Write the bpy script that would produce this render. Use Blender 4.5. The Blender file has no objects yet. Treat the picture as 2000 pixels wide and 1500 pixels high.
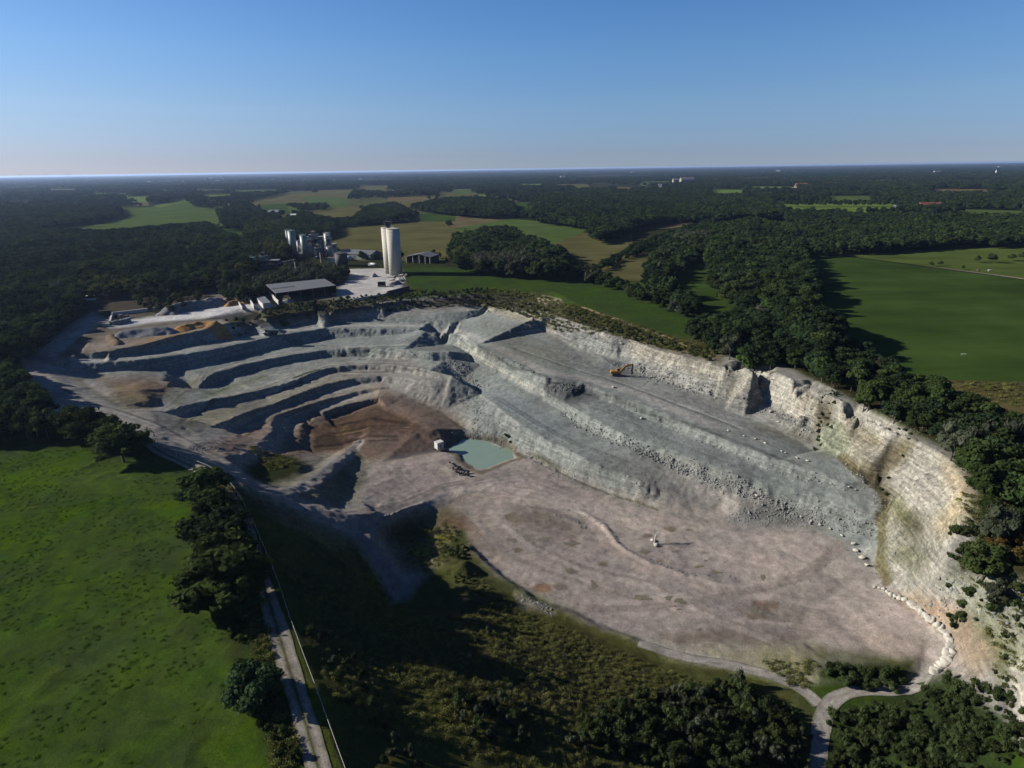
import bpy, bmesh, math, random, time
import numpy as np
from mathutils import Vector, Matrix, noise as mnoise
from mathutils.geometry import delaunay_2d_cdt
T0 = time.time()
random.seed(7); RNG = np.random.default_rng(7)
S = bpy.context.scene
COL = S.collection

# ------------------------------------------------------------------ camera, sky, sun, exposure
CAM_H, F_PX = 85.0, 1200.0
ROLL = math.atan(29 / 2000.0)
PITCH = math.atan(420.5 / F_PX)
cp, sp_ = math.cos(PITCH), math.sin(PITCH)
FWD = np.array([0, cp, -sp_]); R0 = np.array([1.0, 0, 0]); U0 = np.array([0, sp_, cp])
RGT = math.cos(ROLL) * R0 - math.sin(ROLL) * U0
UPV = math.sin(ROLL) * R0 + math.cos(ROLL) * U0
CAM = np.array([0, 0, CAM_H])
cam = bpy.data.cameras.new('camera'); camo = bpy.data.objects.new('camera', cam); COL.objects.link(camo)
cam.sensor_fit = 'HORIZONTAL'; cam.sensor_width = 36; cam.lens = 36 * F_PX / 2000
cam.clip_start = 0.5; cam.clip_end = 150000
M = Matrix([[RGT[0], UPV[0], -FWD[0], 0], [RGT[1], UPV[1], -FWD[1], 0], [RGT[2], UPV[2], -FWD[2], CAM_H], [0, 0, 0, 1]])
camo.matrix_world = M
S.camera = camo

SUN_EL = math.radians(25); SUN_DIR = np.array([-1, 0.12]); SUN_DIR = SUN_DIR / np.linalg.norm(SUN_DIR)
w = bpy.data.worlds.new('World'); S.world = w; w.use_nodes = True
nt = w.node_tree; nt.nodes.clear()
sky = nt.nodes.new('ShaderNodeTexSky'); sky.sky_type = 'NISHITA'; sky.sun_disc = False
sky.sun_elevation = SUN_EL; sky.sun_rotation = math.atan2(SUN_DIR[0], SUN_DIR[1])
sky.altitude = 2000; sky.air_density = 1.0; sky.dust_density = 0.0; sky.ozone_density = 6.0
bg = nt.nodes.new('ShaderNodeBackground'); bg.inputs[1].default_value = 0.0575
wo = nt.nodes.new('ShaderNodeOutputWorld')
# clear late-summer air: the low sky less bright than the model gives, the side away from the sun a little deeper
tc = nt.nodes.new('ShaderNodeTexCoord'); sep = nt.nodes.new('ShaderNodeSeparateXYZ'); nt.links.new(tc.outputs['Generated'], sep.inputs[0])
cr = nt.nodes.new('ShaderNodeValToRGB'); mr = nt.nodes.new('ShaderNodeMath'); mr.operation = 'MULTIPLY'; mr.inputs[1].default_value = 2.5; mr.use_clamp = True
nt.links.new(sep.outputs[2], mr.inputs[0]); nt.links.new(mr.outputs[0], cr.inputs[0])
els = [(0.0, (0.55, 0.58, 0.80)), (0.05, (0.62, 0.60, 0.76)), (0.21, (0.92, 0.87, 0.88)), (0.38, (0.94, 1.02, 1.05)), (0.55, (0.86, 1.03, 1.13)), (1.0, (0.7, 0.85, 1.0))]
while len(cr.color_ramp.elements) < len(els): cr.color_ramp.elements.new(0.5)
for e, (p_, c_) in zip(cr.color_ramp.elements, els): e.position = p_; e.color = (c_[0] * 0.8, c_[1] * 0.8, c_[2] * 0.8, 1)
ax = nt.nodes.new('ShaderNodeMath'); ax.operation = 'MULTIPLY_ADD'; ax.inputs[1].default_value = -0.22; ax.inputs[2].default_value = 1.13; nt.links.new(sep.outputs[0], ax.inputs[0])
v1 = nt.nodes.new('ShaderNodeVectorMath'); v1.operation = 'MULTIPLY'; v2 = nt.nodes.new('ShaderNodeVectorMath'); v2.operation = 'SCALE'
nt.links.new(sky.outputs[0], v1.inputs[0]); nt.links.new(cr.outputs[0], v1.inputs[1]); nt.links.new(v1.outputs[0], v2.inputs[0]); nt.links.new(ax.outputs[0], v2.inputs['Scale'])
# paler, pinker air towards the sun's side
gl = nt.nodes.new('ShaderNodeMapRange'); gl.inputs[1].default_value = 0.05; gl.inputs[2].default_value = -0.7; nt.links.new(sep.outputs[0], gl.inputs[0])
mx_ = nt.nodes.new('ShaderNodeMix'); mx_.data_type = 'RGBA'; mx_.inputs[6].default_value = (1, 1, 1, 1); mx_.inputs[7].default_value = (1.18, 0.98, 0.88, 1); nt.links.new(gl.outputs[0], mx_.inputs[0])
v3 = nt.nodes.new('ShaderNodeVectorMath'); v3.operation = 'MULTIPLY'; nt.links.new(v2.outputs[0], v3.inputs[0]); nt.links.new(mx_.outputs[2], v3.inputs[1])
nt.links.new(v3.outputs[0], bg.inputs[0]); nt.links.new(bg.outputs[0], wo.inputs[0])
sun = bpy.data.lights.new('sun', 'SUN'); suno = bpy.data.objects.new('sun', sun); COL.objects.link(suno)
sun.energy = 5.0; sun.angle = math.radians(0.53); sun.color = (1.0, 0.93, 0.82)
sd = Vector((SUN_DIR[0] * math.cos(SUN_EL), SUN_DIR[1] * math.cos(SUN_EL), math.sin(SUN_EL)))
suno.rotation_euler = sd.to_track_quat('Z', 'Y').to_euler(); suno.location = (-300, 100, 300)
S.view_settings.view_transform = 'Standard'; S.view_settings.look = 'None'
S.view_settings.exposure = 1.15; S.view_settings.gamma = 1.0; S.view_settings.use_curve_mapping = False
S.render.engine = 'CYCLES'
S.cycles.max_bounces = 5; S.cycles.diffuse_bounces = 1; S.cycles.glossy_bounces = 2; S.cycles.transmission_bounces = 2
S.cycles.transparent_max_bounces = 6; S.cycles.volume_bounces = 0

# ------------------------------------------------------------------ helpers
def ray(px, py):
    d = FWD + RGT * ((px - 1000) / F_PX) + UPV * ((750 - py) / F_PX)
    return d
def P(px, py, z=0.0):
    d = ray(px, py); t = (z - CAM_H) / d[2]
    return np.array([d[0] * t, d[1] * t, z])
def proj(pts):
    v = np.asarray(pts, float) - CAM
    dz = v @ FWD
    return 1000 + F_PX * (v @ RGT) / dz, 750 - F_PX * (v @ UPV) / dz
def pxm(x, y, z=0.0):
    "photo pixels per metre at a world point"
    return F_PX / ((np.array([x, y, z]) - CAM) @ FWD)

def tag(o, label=None, cat=None, group=None, kind=None):
    if label: o['label'] = label
    if cat: o['category'] = cat
    if group: o['group'] = group
    if kind: o['kind'] = kind
    return o
def empty(name, loc, label=None, cat=None, group=None, rz=0.0):
    o = bpy.data.objects.new(name, None); COL.objects.link(o)
    o.location = loc; o.rotation_euler = (0, 0, rz); o.empty_display_size = 0.5
    return tag(o, label, cat, group)
def link(name, me, parent=None, loc=None):
    o = bpy.data.objects.new(name, me); COL.objects.link(o)
    if parent is not None: o.parent = parent
    if loc is not None: o.location = loc
    return o
def mesh_np(name, V, F, mat=None, smooth=False):
    "V (n,3) array, F (m,k) array of equal polygons"
    V = np.asarray(V, np.float32); F = np.asarray(F, np.int32)
    me = bpy.data.meshes.new(name); k = F.shape[1]
    me.vertices.add(len(V)); me.vertices.foreach_set('co', V.ravel())
    me.loops.add(F.size); me.loops.foreach_set('vertex_index', F.ravel())
    me.polygons.add(len(F)); me.polygons.foreach_set('loop_start', np.arange(0, F.size, k, dtype=np.int32))
    me.polygons.foreach_set('loop_total', np.full(len(F), k, np.int32))
    if smooth: me.polygons.foreach_set('use_smooth', np.ones(len(F), bool))
    me.update(calc_edges=True)
    if mat: me.materials.append(mat)
    return me
class MB:
    def __init__(s): s.v = []; s.f = []
    def add(s, V, F):
        b = len(s.v); s.v += [tuple(map(float, p)) for p in V]; s.f += [tuple(i + b for i in f) for f in F]; return s
    def box(s, x0, x1, y0, y1, z0, z1, rz=0.0, c=(0, 0, 0)):
        V = [(x, y, z) for z in (z0, z1) for y in (y0, y1) for x in (x0, x1)]
        if rz or c != (0, 0, 0):
            ca, sa = math.cos(rz), math.sin(rz)
            V = [(c[0] + x * ca - y * sa, c[1] + x * sa + y * ca, c[2] + z) for x, y, z in V]
        return s.add(V, [(0, 2, 3, 1), (4, 5, 7, 6), (0, 1, 5, 4), (2, 6, 7, 3), (0, 4, 6, 2), (1, 3, 7, 5)])
    def prism(s, poly, z0, z1):
        n = len(poly)
        return s.add([(x, y, z0) for x, y in poly] + [(x, y, z1) for x, y in poly],
                     [tuple(reversed(range(n))), tuple(range(n, 2 * n))] + [(i, (i + 1) % n, n + (i + 1) % n, n + i) for i in range(n)])
    def extr(s, prof, a, b, axis=0):
        "2D profile extruded along x (axis 0: profile in y,z) or y (axis 1: profile in x,z)"
        n = len(prof)
        mk = (lambda t, p: (t, p[0], p[1])) if axis == 0 else (lambda t, p: (p[0], t, p[1]))
        return s.add([mk(a, p) for p in prof] + [mk(b, p) for p in prof],
                     [tuple(reversed(range(n))), tuple(range(n, 2 * n))] + [(i, (i + 1) % n, n + (i + 1) % n, n + i) for i in range(n)])
    def cyl(s, p0, p1, r0, r1=None, n=12, caps=True):
        r1 = r0 if r1 is None else r1
        p0 = Vector(p0); p1 = Vector(p1); ax = (p1 - p0).normalized()
        u = ax.orthogonal().normalized(); v = ax.cross(u)
        V = []
        for p, r in ((p0, r0), (p1, r1)):
            for i in range(n):
                a = 2 * math.pi * i / n
                V.append(p + (u * math.cos(a) + v * math.sin(a)) * r)
        F = [(i, (i + 1) % n, n + (i + 1) % n, n + i) for i in range(n)]
        if caps: F += [tuple(reversed(range(n))), tuple(range(n, 2 * n))]
        return s.add(V, F)
    def lathe(s, prof, n=24, c=(0, 0, 0)):
        V = []; m = len(prof)
        for r, z in prof:
            for i in range(n):
                a = 2 * math.pi * i / n
                V.append((c[0] + r * math.cos(a), c[1] + r * math.sin(a), c[2] + z))
        F = []
        for j in range(m - 1):
            for i in range(n):
                F.append((j * n + i, j * n + (i + 1) % n, (j + 1) * n + (i + 1) % n, (j + 1) * n + i))
        if prof[0][0] > 0.01: F.append(tuple(reversed(range(n))))
        if prof[-1][0] > 0.01: F.append(tuple(range((m - 1) * n, m * n)))
        return s.add(V, F)
    def tube(s, pts, r, n=6):
        for a, b in zip(pts[:-1], pts[1:]): s.cyl(a, b, r, r, n)
        return s
    def build(s, name, mat, parent=None, smooth=False, bevel=0):
        me = bpy.data.meshes.new(name); me.from_pydata(s.v, [], s.f); me.materials.append(mat)
        me.validate(); me.update()
        if smooth: 
            for p in me.polygons: p.use_smooth = len(p.vertices) == 4
        return link(name, me, parent)

# numpy value noise
_perm = RNG.random((256, 256))
def vnoise(x, y):
    xi = np.floor(x).astype(int); yi = np.floor(y).astype(int); fx = x - xi; fy = y - yi
    fx = fx * fx * (3 - 2 * fx); fy = fy * fy * (3 - 2 * fy)
    g = lambda a, b: _perm[a & 255, b & 255]
    return (g(xi, yi) * (1 - fx) + g(xi + 1, yi) * fx) * (1 - fy) + (g(xi, yi + 1) * (1 - fx) + g(xi + 1, yi + 1) * fx) * fy
def fbm(x, y, sc, oct=4, gain=0.5):
    x = np.asarray(x) / sc; y = np.asarray(y) / sc; a = 1.0; t = 0.0; n = 0.0
    for o in range(oct):
        t = t + a * (vnoise(x + 17.3 * o, y - 9.1 * o) - 0.5); n += a; a *= gain; x = x * 2.03; y = y * 2.03
    return t / n * 2
def inpoly(px, py, poly):
    r = np.zeros(px.shape, bool); n = len(poly)
    for i in range(n):
        x0, y0 = poly[i]; x1, y1 = poly[(i + 1) % n]
        if y0 == y1: continue
        c = ((y0 > py) != (y1 > py)) & (px < (x1 - x0) * (py - y0) / (y1 - y0) + x0)
        r ^= c
    return r
def segdist(px, py, line, closed=False):
    d = np.full(px.shape, 1e9); n = len(line)
    for i in range(n if closed else n - 1):
        x0, y0 = line[i]; x1, y1 = line[(i + 1) % n]
        dx, dy = x1 - x0, y1 - y0; L = dx * dx + dy * dy + 1e-9
        t = np.clip(((px - x0) * dx + (py - y0) * dy) / L, 0, 1)
        d = np.minimum(d, np.hypot(px - x0 - t * dx, py - y0 - t * dy))
    return d

# ------------------------------------------------------------------ materials
def newmat(name):
    m = bpy.data.materials.new(name); m.use_nodes = True
    return m, m.node_tree, m.node_tree.nodes['Principled BSDF']
def N(nt, typ, **kw):
    n = nt.nodes.new(typ)
    for k, v in kw.items(): setattr(n, k, v)
    return n
AK = 0.48      # albedo level that goes with the exposure
def flat(name, col, rough=0.8, metal=0.0, var=0.15, scale=0.6, bump=0.0, streak=0.0):
    "paint / metal / concrete with weathering noise"
    m, nt, b = newmat(name); L = nt.links.new
    tc = N(nt, 'ShaderNodeTexCoord'); mp = N(nt, 'ShaderNodeMapping'); L(tc.outputs['Object'], mp.inputs[0])
    mp.inputs['Scale'].default_value = (1, 1, 0.25 if streak else 1)
    n1 = N(nt, 'ShaderNodeTexNoise'); n1.inputs['Scale'].default_value = scale; n1.inputs['Detail'].default_value = 6; n1.inputs['Roughness'].default_value = 0.65
    L(mp.outputs[0], n1.inputs['Vector'])
    mr = N(nt, 'ShaderNodeMapRange'); mr.inputs[1].default_value = 0.3; mr.inputs[2].default_value = 0.7
    mr.inputs[3].default_value = 1 - var; mr.inputs[4].default_value = 1 + var
    L(n1.outputs[0], mr.inputs[0])
    mx = N(nt, 'ShaderNodeVectorMath', operation='SCALE'); mx.inputs[0].default_value = [c * AK for c in col[:3]]
    L(mr.outputs[0], mx.inputs['Scale']); L(mx.outputs[0], b.inputs['Base Color'])
    b.inputs['Roughness'].default_value = rough; b.inputs['Metallic'].default_value = metal
    if bump:
        bp = N(nt, 'ShaderNodeBump'); bp.inputs['Strength'].default_value = bump; bp.inputs['Distance'].default_value = 0.1
        L(n1.outputs[0], bp.inputs['Height']); L(bp.outputs[0], b.inputs['Normal'])
    return m
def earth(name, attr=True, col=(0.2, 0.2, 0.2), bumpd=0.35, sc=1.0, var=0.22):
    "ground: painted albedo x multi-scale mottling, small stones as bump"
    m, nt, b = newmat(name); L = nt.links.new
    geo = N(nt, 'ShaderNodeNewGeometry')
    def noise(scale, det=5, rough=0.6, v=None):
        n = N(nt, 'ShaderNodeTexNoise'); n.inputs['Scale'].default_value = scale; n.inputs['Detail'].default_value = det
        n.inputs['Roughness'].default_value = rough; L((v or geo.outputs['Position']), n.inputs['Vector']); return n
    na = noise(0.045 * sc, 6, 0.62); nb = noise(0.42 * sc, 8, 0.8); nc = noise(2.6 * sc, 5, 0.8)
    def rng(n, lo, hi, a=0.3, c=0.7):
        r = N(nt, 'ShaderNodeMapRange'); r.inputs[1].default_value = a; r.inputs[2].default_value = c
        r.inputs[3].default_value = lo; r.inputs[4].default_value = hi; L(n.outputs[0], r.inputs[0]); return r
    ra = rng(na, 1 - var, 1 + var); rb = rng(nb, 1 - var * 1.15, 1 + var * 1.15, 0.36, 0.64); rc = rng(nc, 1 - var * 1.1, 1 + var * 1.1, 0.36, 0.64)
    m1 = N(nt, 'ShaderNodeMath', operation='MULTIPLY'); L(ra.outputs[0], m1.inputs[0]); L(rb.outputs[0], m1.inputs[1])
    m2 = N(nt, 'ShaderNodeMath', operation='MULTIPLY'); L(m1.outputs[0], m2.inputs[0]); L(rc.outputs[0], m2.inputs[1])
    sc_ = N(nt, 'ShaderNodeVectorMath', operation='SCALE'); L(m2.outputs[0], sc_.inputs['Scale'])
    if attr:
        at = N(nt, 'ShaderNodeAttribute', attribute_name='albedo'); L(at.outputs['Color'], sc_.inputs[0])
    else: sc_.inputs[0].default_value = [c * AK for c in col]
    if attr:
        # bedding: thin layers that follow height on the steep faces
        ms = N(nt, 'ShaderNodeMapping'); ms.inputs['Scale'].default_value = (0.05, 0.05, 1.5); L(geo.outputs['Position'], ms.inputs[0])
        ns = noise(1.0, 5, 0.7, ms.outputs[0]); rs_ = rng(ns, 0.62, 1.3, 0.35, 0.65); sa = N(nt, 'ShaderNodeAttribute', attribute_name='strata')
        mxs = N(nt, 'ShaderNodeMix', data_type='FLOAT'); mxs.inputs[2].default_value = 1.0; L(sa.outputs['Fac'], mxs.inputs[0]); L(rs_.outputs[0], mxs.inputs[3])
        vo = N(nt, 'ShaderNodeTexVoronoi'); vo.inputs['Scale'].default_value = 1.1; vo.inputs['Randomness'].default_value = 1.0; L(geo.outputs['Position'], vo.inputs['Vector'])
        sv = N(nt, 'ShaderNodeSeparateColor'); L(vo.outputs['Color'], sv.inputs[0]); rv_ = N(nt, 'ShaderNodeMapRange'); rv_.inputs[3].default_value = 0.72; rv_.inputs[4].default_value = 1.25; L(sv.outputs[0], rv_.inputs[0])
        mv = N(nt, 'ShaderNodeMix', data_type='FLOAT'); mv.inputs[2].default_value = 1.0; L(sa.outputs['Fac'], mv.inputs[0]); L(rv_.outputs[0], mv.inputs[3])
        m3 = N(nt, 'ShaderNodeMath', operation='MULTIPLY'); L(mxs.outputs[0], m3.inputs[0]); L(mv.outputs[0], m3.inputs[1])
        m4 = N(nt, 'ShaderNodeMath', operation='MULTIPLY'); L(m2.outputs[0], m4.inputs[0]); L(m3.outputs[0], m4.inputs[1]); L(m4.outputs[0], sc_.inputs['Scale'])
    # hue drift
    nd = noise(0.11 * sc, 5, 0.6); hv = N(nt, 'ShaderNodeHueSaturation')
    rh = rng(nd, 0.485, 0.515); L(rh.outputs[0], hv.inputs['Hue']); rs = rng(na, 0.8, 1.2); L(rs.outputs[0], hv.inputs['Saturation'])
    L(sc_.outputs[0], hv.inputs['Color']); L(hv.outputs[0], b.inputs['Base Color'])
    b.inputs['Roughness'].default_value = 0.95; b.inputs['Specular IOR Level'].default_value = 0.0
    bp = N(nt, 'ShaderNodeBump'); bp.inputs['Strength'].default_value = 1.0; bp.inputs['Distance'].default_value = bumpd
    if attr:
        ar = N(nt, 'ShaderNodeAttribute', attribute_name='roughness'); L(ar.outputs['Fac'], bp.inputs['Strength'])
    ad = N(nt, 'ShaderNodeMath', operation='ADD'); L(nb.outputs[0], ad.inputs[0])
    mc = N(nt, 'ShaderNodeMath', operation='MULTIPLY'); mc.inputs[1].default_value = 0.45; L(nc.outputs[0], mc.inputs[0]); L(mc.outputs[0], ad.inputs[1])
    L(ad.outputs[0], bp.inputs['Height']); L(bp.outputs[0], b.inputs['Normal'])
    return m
def leafmat(name, col, col2, transl=0.25):
    m, nt, b = newmat(name); L = nt.links.new
    nt.nodes.remove(b); out = nt.nodes['Material Output']
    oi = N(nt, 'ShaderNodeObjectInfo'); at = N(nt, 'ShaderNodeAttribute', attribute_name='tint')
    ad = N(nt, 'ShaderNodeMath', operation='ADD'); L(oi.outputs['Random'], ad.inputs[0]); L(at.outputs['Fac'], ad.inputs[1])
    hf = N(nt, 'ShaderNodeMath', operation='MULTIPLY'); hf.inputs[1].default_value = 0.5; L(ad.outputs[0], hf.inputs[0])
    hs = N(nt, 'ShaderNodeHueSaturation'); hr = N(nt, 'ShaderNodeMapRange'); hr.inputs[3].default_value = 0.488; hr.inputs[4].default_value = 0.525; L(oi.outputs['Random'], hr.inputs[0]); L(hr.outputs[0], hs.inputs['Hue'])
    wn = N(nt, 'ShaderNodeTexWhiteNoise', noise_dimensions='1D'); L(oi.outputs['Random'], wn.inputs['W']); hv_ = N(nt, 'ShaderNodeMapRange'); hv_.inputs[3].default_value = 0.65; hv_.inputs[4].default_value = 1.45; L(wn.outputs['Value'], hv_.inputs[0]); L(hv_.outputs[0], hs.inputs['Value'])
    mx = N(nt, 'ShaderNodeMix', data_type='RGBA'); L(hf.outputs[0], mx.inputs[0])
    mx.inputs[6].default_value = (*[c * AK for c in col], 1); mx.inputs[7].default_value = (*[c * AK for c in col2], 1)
    d = N(nt, 'ShaderNodeBsdfDiffuse'); t = N(nt, 'ShaderNodeBsdfTranslucent'); s = N(nt, 'ShaderNodeMixShader'); s.inputs[0].default_value = transl
    L(mx.outputs[2], hs.inputs['Color']); L(hs.outputs[0], d.inputs[0]); L(hs.outputs[0], t.inputs[0]); L(d.outputs[0], s.inputs[1]); L(t.outputs[0], s.inputs[2]); L(s.outputs[0], out.inputs[0])
    return m
# ------------------------------------------------------------------ quarry terrain: a survey of break lines (photo pixel, height) turned into a surface
PTS = []
def dens(w, step=2.0):
    out = [w[0]]
    for a, b in zip(w[:-1], w[1:]):
        n = max(1, int(np.hypot(*(b - a)[:2]) / step))
        for i in range(1, n + 1): out.append(a + (b - a) * i / n)
    return out
ZK = 1.1
def line(pts, z=None, step=2.0, zk=ZK):
    "pts (px,py) with z scalar/list, or (px,py,z)"
    w = []
    for i, p in enumerate(pts):
        zz = p[2] if len(p) > 2 else (z[i] if isinstance(z, (list, tuple, np.ndarray)) else z)
        zz = zz * zk
        w.append(P(p[0], p[1], zz))
    PTS.extend(dens(w, step))
def xz(pts, zs): return lambda x: np.interp(x, [p[0] for p in pts], zs)

KX = lambda x: np.interp(x, [150, 700], [0.84, 0.82])
SHR_ = lambda x: np.interp(x, [100, 640, 770], [0.66, 0.66, 1.0])      # dark bands in the photo are face + its own shadow: the foot lies inside them
def bench(edge, ez, toe, k=1.0, shr=None):
    ex = [p[0] for p in edge]; ey = [p[1] for p in edge]
    line(edge, ez, zk=1); ezf = xz(edge, ez); tz = []; tp = []
    for x, y in toe:
        ye = np.interp(x, ex, ey); z0 = float(ezf(x)); d = (P(x, ye, z0) - CAM) @ FWD
        g = max(0.0, y - ye) * (SHR_(x) if shr is None else shr)
        tz.append(z0 - g * d / F_PX * KX(x) * k); tp.append((x, y if y < ye else ye + g))
    line(tp, tz, zk=1)
    return tz
def ends(pts, left, zf, x1=520):
    "bench lip heights: hand-set where the tread climbs to the road at its left end, else from the tread"
    lx = [l[0] for l in left]; lz = [l[1] for l in left]; out = []
    for p in pts:
        w = np.clip((p[0] - lx[-1]) / max(1, x1 - lx[-1]), 0, 1); w = w * w * (3 - 2 * w); out.append(float(np.interp(p[0], lx, lz)) * (1 - w) + w * (float(zf(p[0])) + 0.5))
    return out
EA = [(109,705),(187,709),(267,704),(347,694),(413,684),(500,664),(557,653),(637,641),(690,641),(743,642),(800,642),(823,644)]
ezA = [float(np.interp(p[0], [109,187,500,823], [-1.6,-3.6,-8.2,-10.4])) for p in EA]
TA = [(120,722),(160,734),(192,738),(253,732),(347,735),(373,729),(427,718),(503,699),(583,683),(637,675),(690,663),(743,657),(783,653),(805,649)]
tzA = bench(EA, ezA, TA); zA = xz(TA, tzA)
# inner side of the haul road and the slope up to the plant yard
def off(pts, dy): return [(x, y - dy) for x, y in pts]
RA = [(130,696),(187,700),(267,693),(347,680.5),(413,668.5),(500,646),(557,637),(637,629),(690,629),(743,630),(800,630),(850,631)]
line(RA, [float(np.interp(p[0], [109,187,500,850], [-1.8,-3.9,-8.5,-10.5])) for p in RA], zk=1)
CR = [(120,694),(213,686),(280,673),(333,657),(400,643),(440,632),(500,624),(560,612),(620,607),(700,600),(750,592),(800,585),(850,580),(900,575),(945,570)]
line(CR, [-1.2,-1.0,-0.6,-0.5,-0.5,-0.6,-1,-1.5,-1,-1,-1,-1,-1,-1,-1])
# little bench under the yard at the back
line([(690,626),(770,619),(850,613),(917,607),(945,603)], [-8.6,-7,-6,-5.5,-5]); line([(700,629),(770,629),(850,629),(880,630),(920,622),(950,615)], -9)
line([(760,604),(830,600),(880,598),(905,600)], -5)
EB = [(395,742),(427,726),(450,721),(477,711),(530,701),(583,691),(637,683),(677,679),(717,677),(770,681),(837,687),(877,686)]
TB = [(378,773),(400,770),(427,761),(450,746),(490,734),(530,725),(583,713),(637,706),(677,702),(717,701),(770,702),(837,705),(890,703)]
tzB = bench(EB, ends(EB, [(395,-13)], lambda x: zA(min(x, 800)), 480), TB); zB = xz(TB, tzB)
EC = [(317,806),(373,790),(453,774),(503,763),(557,749),(583,741),(623,723),(650,717),(690,713),(743,711),(797,717),(850,726),(882,734)]
TC = [(333,826),(373,814),(427,798),(450,791),(503,782),(557,766),(597,750),(637,735),(677,729),(717,725),(770,726),(823,734),(877,741)]
tzC = bench(EC, ends(EC, [(317,-8.5),(373,-12)], zB, 500), TC); zC = xz(TC, tzC)
ED = [(384,846),(400,838),(450,819),(490,803),(530,790),(583,769),(637,749),(690,738),(743,734),(797,739),(845,745)]
TD = [(432,857),(450,849),(490,833),(517,817),(557,801),(610,782),(663,763),(703,753),(743,747),(797,753)]
tzD = bench(ED, ends(ED, [(384,-10.5),(400,-11.5)], zC, 500), TD); zD = xz(TD, tzD)
EE = [(538,811),(570,801),(637,779),(690,766),(717,759),(741,757)]
TE = [(565,838),(583,827),(599,817),(637,801),(690,779),(730,770),(740,764)]
ezE = [float(zD(p[0])) + 0.4 for p in EE]
tzE = bench(EE, ezE, TE, 0.95, 0.62)
z_e = ezE[0]; zE = xz(TE, tzE); z_te = tzE[0]
print('chain', [round(float(f(550)), 1) for f in (zA, zB, zC, zD)], [round(float(f(750)), 1) for f in (zA, zB, zC, zD)], 'E', [round(t, 1) for t in tzE])
line([(462,893),(487,880),(511,859),(533,841),(526,822),(538,811)], [-12, -14.5, -17.5, -20.5, z_e + 0.3, z_e], zk=1)
line([(490,902),(543,894),(549,870),(570,851),(565,838)], [-16, -19, -24, z_te, z_te], zk=1)
EF = [(589,827),(610,817),(650,798),(690,787),(739,777)]
TF = [(603,833),(631,819),(677,806),(717,793),(739,786)]
tzF = bench(EF, [float(zE(p[0])) - 0.1 for p in EF], TF, 1.25, 0.95); z_f = tzF[0]; z_fr = tzF[-1] - 0.5
line([(585,880),(584,857),(585,838),(589,827)], z_te - 0.2, zk=1); line([(604,884),(603,857),(603,833)], z_f, zk=1)
line([(690,860),(760,850),(830,845),(850,838),(800,815),(755,797)], [z_f, z_f + (z_fr - z_f) * 0.4, z_f + (z_fr - z_f) * 0.8, z_fr, z_fr, z_fr], zk=1)
line([(650,840),(720,825)], [z_f, z_f + (z_fr - z_f) * 0.5], zk=1); print('F', z_f, z_fr)
# brown slope east of the red floor
line([(748,752),(800,775),(860,803),(905,836)], [tzD[-2], tzD[-2] - 2, -27.5, -30.5], zk=1)
# ramp between red floor, green basin and junction
line([(552,956),(600,940),(648,902),(696,862)], [-10,-15.5,-21.2,-27.5]); line([(560,966),(610,950),(656,910),(706,868)], [-10,-15.5,-21.2,-27.5])
line([(548,945),(590,928),(635,898),(672,876)], [-13,-17.5,-23,-28.5]); line([(520,946),(500,934),(482,922)], [-11.5,-13,-13])
line([(510,915),(545,925),(590,910),(550,902)], [-15.5,-15.8,-17,-16.5])
line([(590,985),(632,978),(652,950),(664,915)], [-13,-16.5,-20,-22.8]); line([(660,990),(684,962),(690,932),(694,900)], [-19,-22.6,-24.3,-26.3]); line([(705,978),(722,938),(712,900)], [-21.3,-24.8,-26.6])
line([(740,900),(780,930),(850,925)], [-26.5,-26,-27.5])
# western road along the field edge
line([(52,690),(58,740),(112,795),(180,815),(250,828)], [-1,-1.5,-2.5,-3,-4]); line([(80,690),(95,730),(150,770),(230,800),(275,797),(300,806)], [-1.2,-1.8,-3,-4.2,-5.2,-5.6])
line([(160,745),(200,770),(240,792)], [-5.5,-5.5,-5.5]); line([(192,745),(250,738),(330,745),(310,790),(285,798)], [-6.5,-7,-9,-8.5,-7.5]); line([(220,765),(270,760),(290,780)], [-4.5,-5,-6])
line([(300,830),(335,860),(385,885),(430,905),(470,928),(520,953),(556,970)], [-5,-5.8,-6,-6.2,-7,-8.8,-10]); line([(375,868),(395,862),(415,872)], [-6.5,-7.5,-8.5]); line([(430,884),(455,905)], [-8.5,-7.5])
# rim at field level: west and south-west
RIM = [(0,660),(25,690),(35,750),(80,810),(140,850),(260,856),(330,882),(408,912),(460,955),(492,1005),(522,1080),(560,1190),(615,1350),(672,1500),(760,1800)]
line(RIM, [0,0,0,0,0,-0.8,-0.3,0,0,0,0,0,0,0,0])
# junction road down to the pink floor
line([(610,990),(680,1005),(760,1000),(840,975),(880,962)], [-12.5,-16,-21,-27.2,-28]); line([(620,1010),(700,1035),(725,1035),(800,985),(870,968)], [-13,-18.5,-19.8,-25.8,-28.1])
line([(700,1050),(740,1115),(775,1172)], [-18.5,-23,-27]); line([(726,1050),(770,1110),(800,1150)], [-19.5,-24,-27.2])
line([(728,1035),(745,1012),(800,990),(868,975)], [-20,-22,-26,-28.3]); line([(754,1055),(772,1030),(820,1008),(870,988)], [-25.6,-26.6,-27.9,-28.9]); line([(790,1100),(762,1082),(754,1055)], [-27.2,-26.3,-25.6])
line([(800,1050),(850,1020),(890,1000)], [-27.5,-28.3,-28.7]); line([(800,1095),(860,1085),(890,1070)], [-27.8,-28.2,-28.4])
line([(880,1105),(905,1098),(925,1110)], [-24.5,-23.5,-25.5]); line([(868,1120),(915,1130)], [-25.5,-26])
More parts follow.
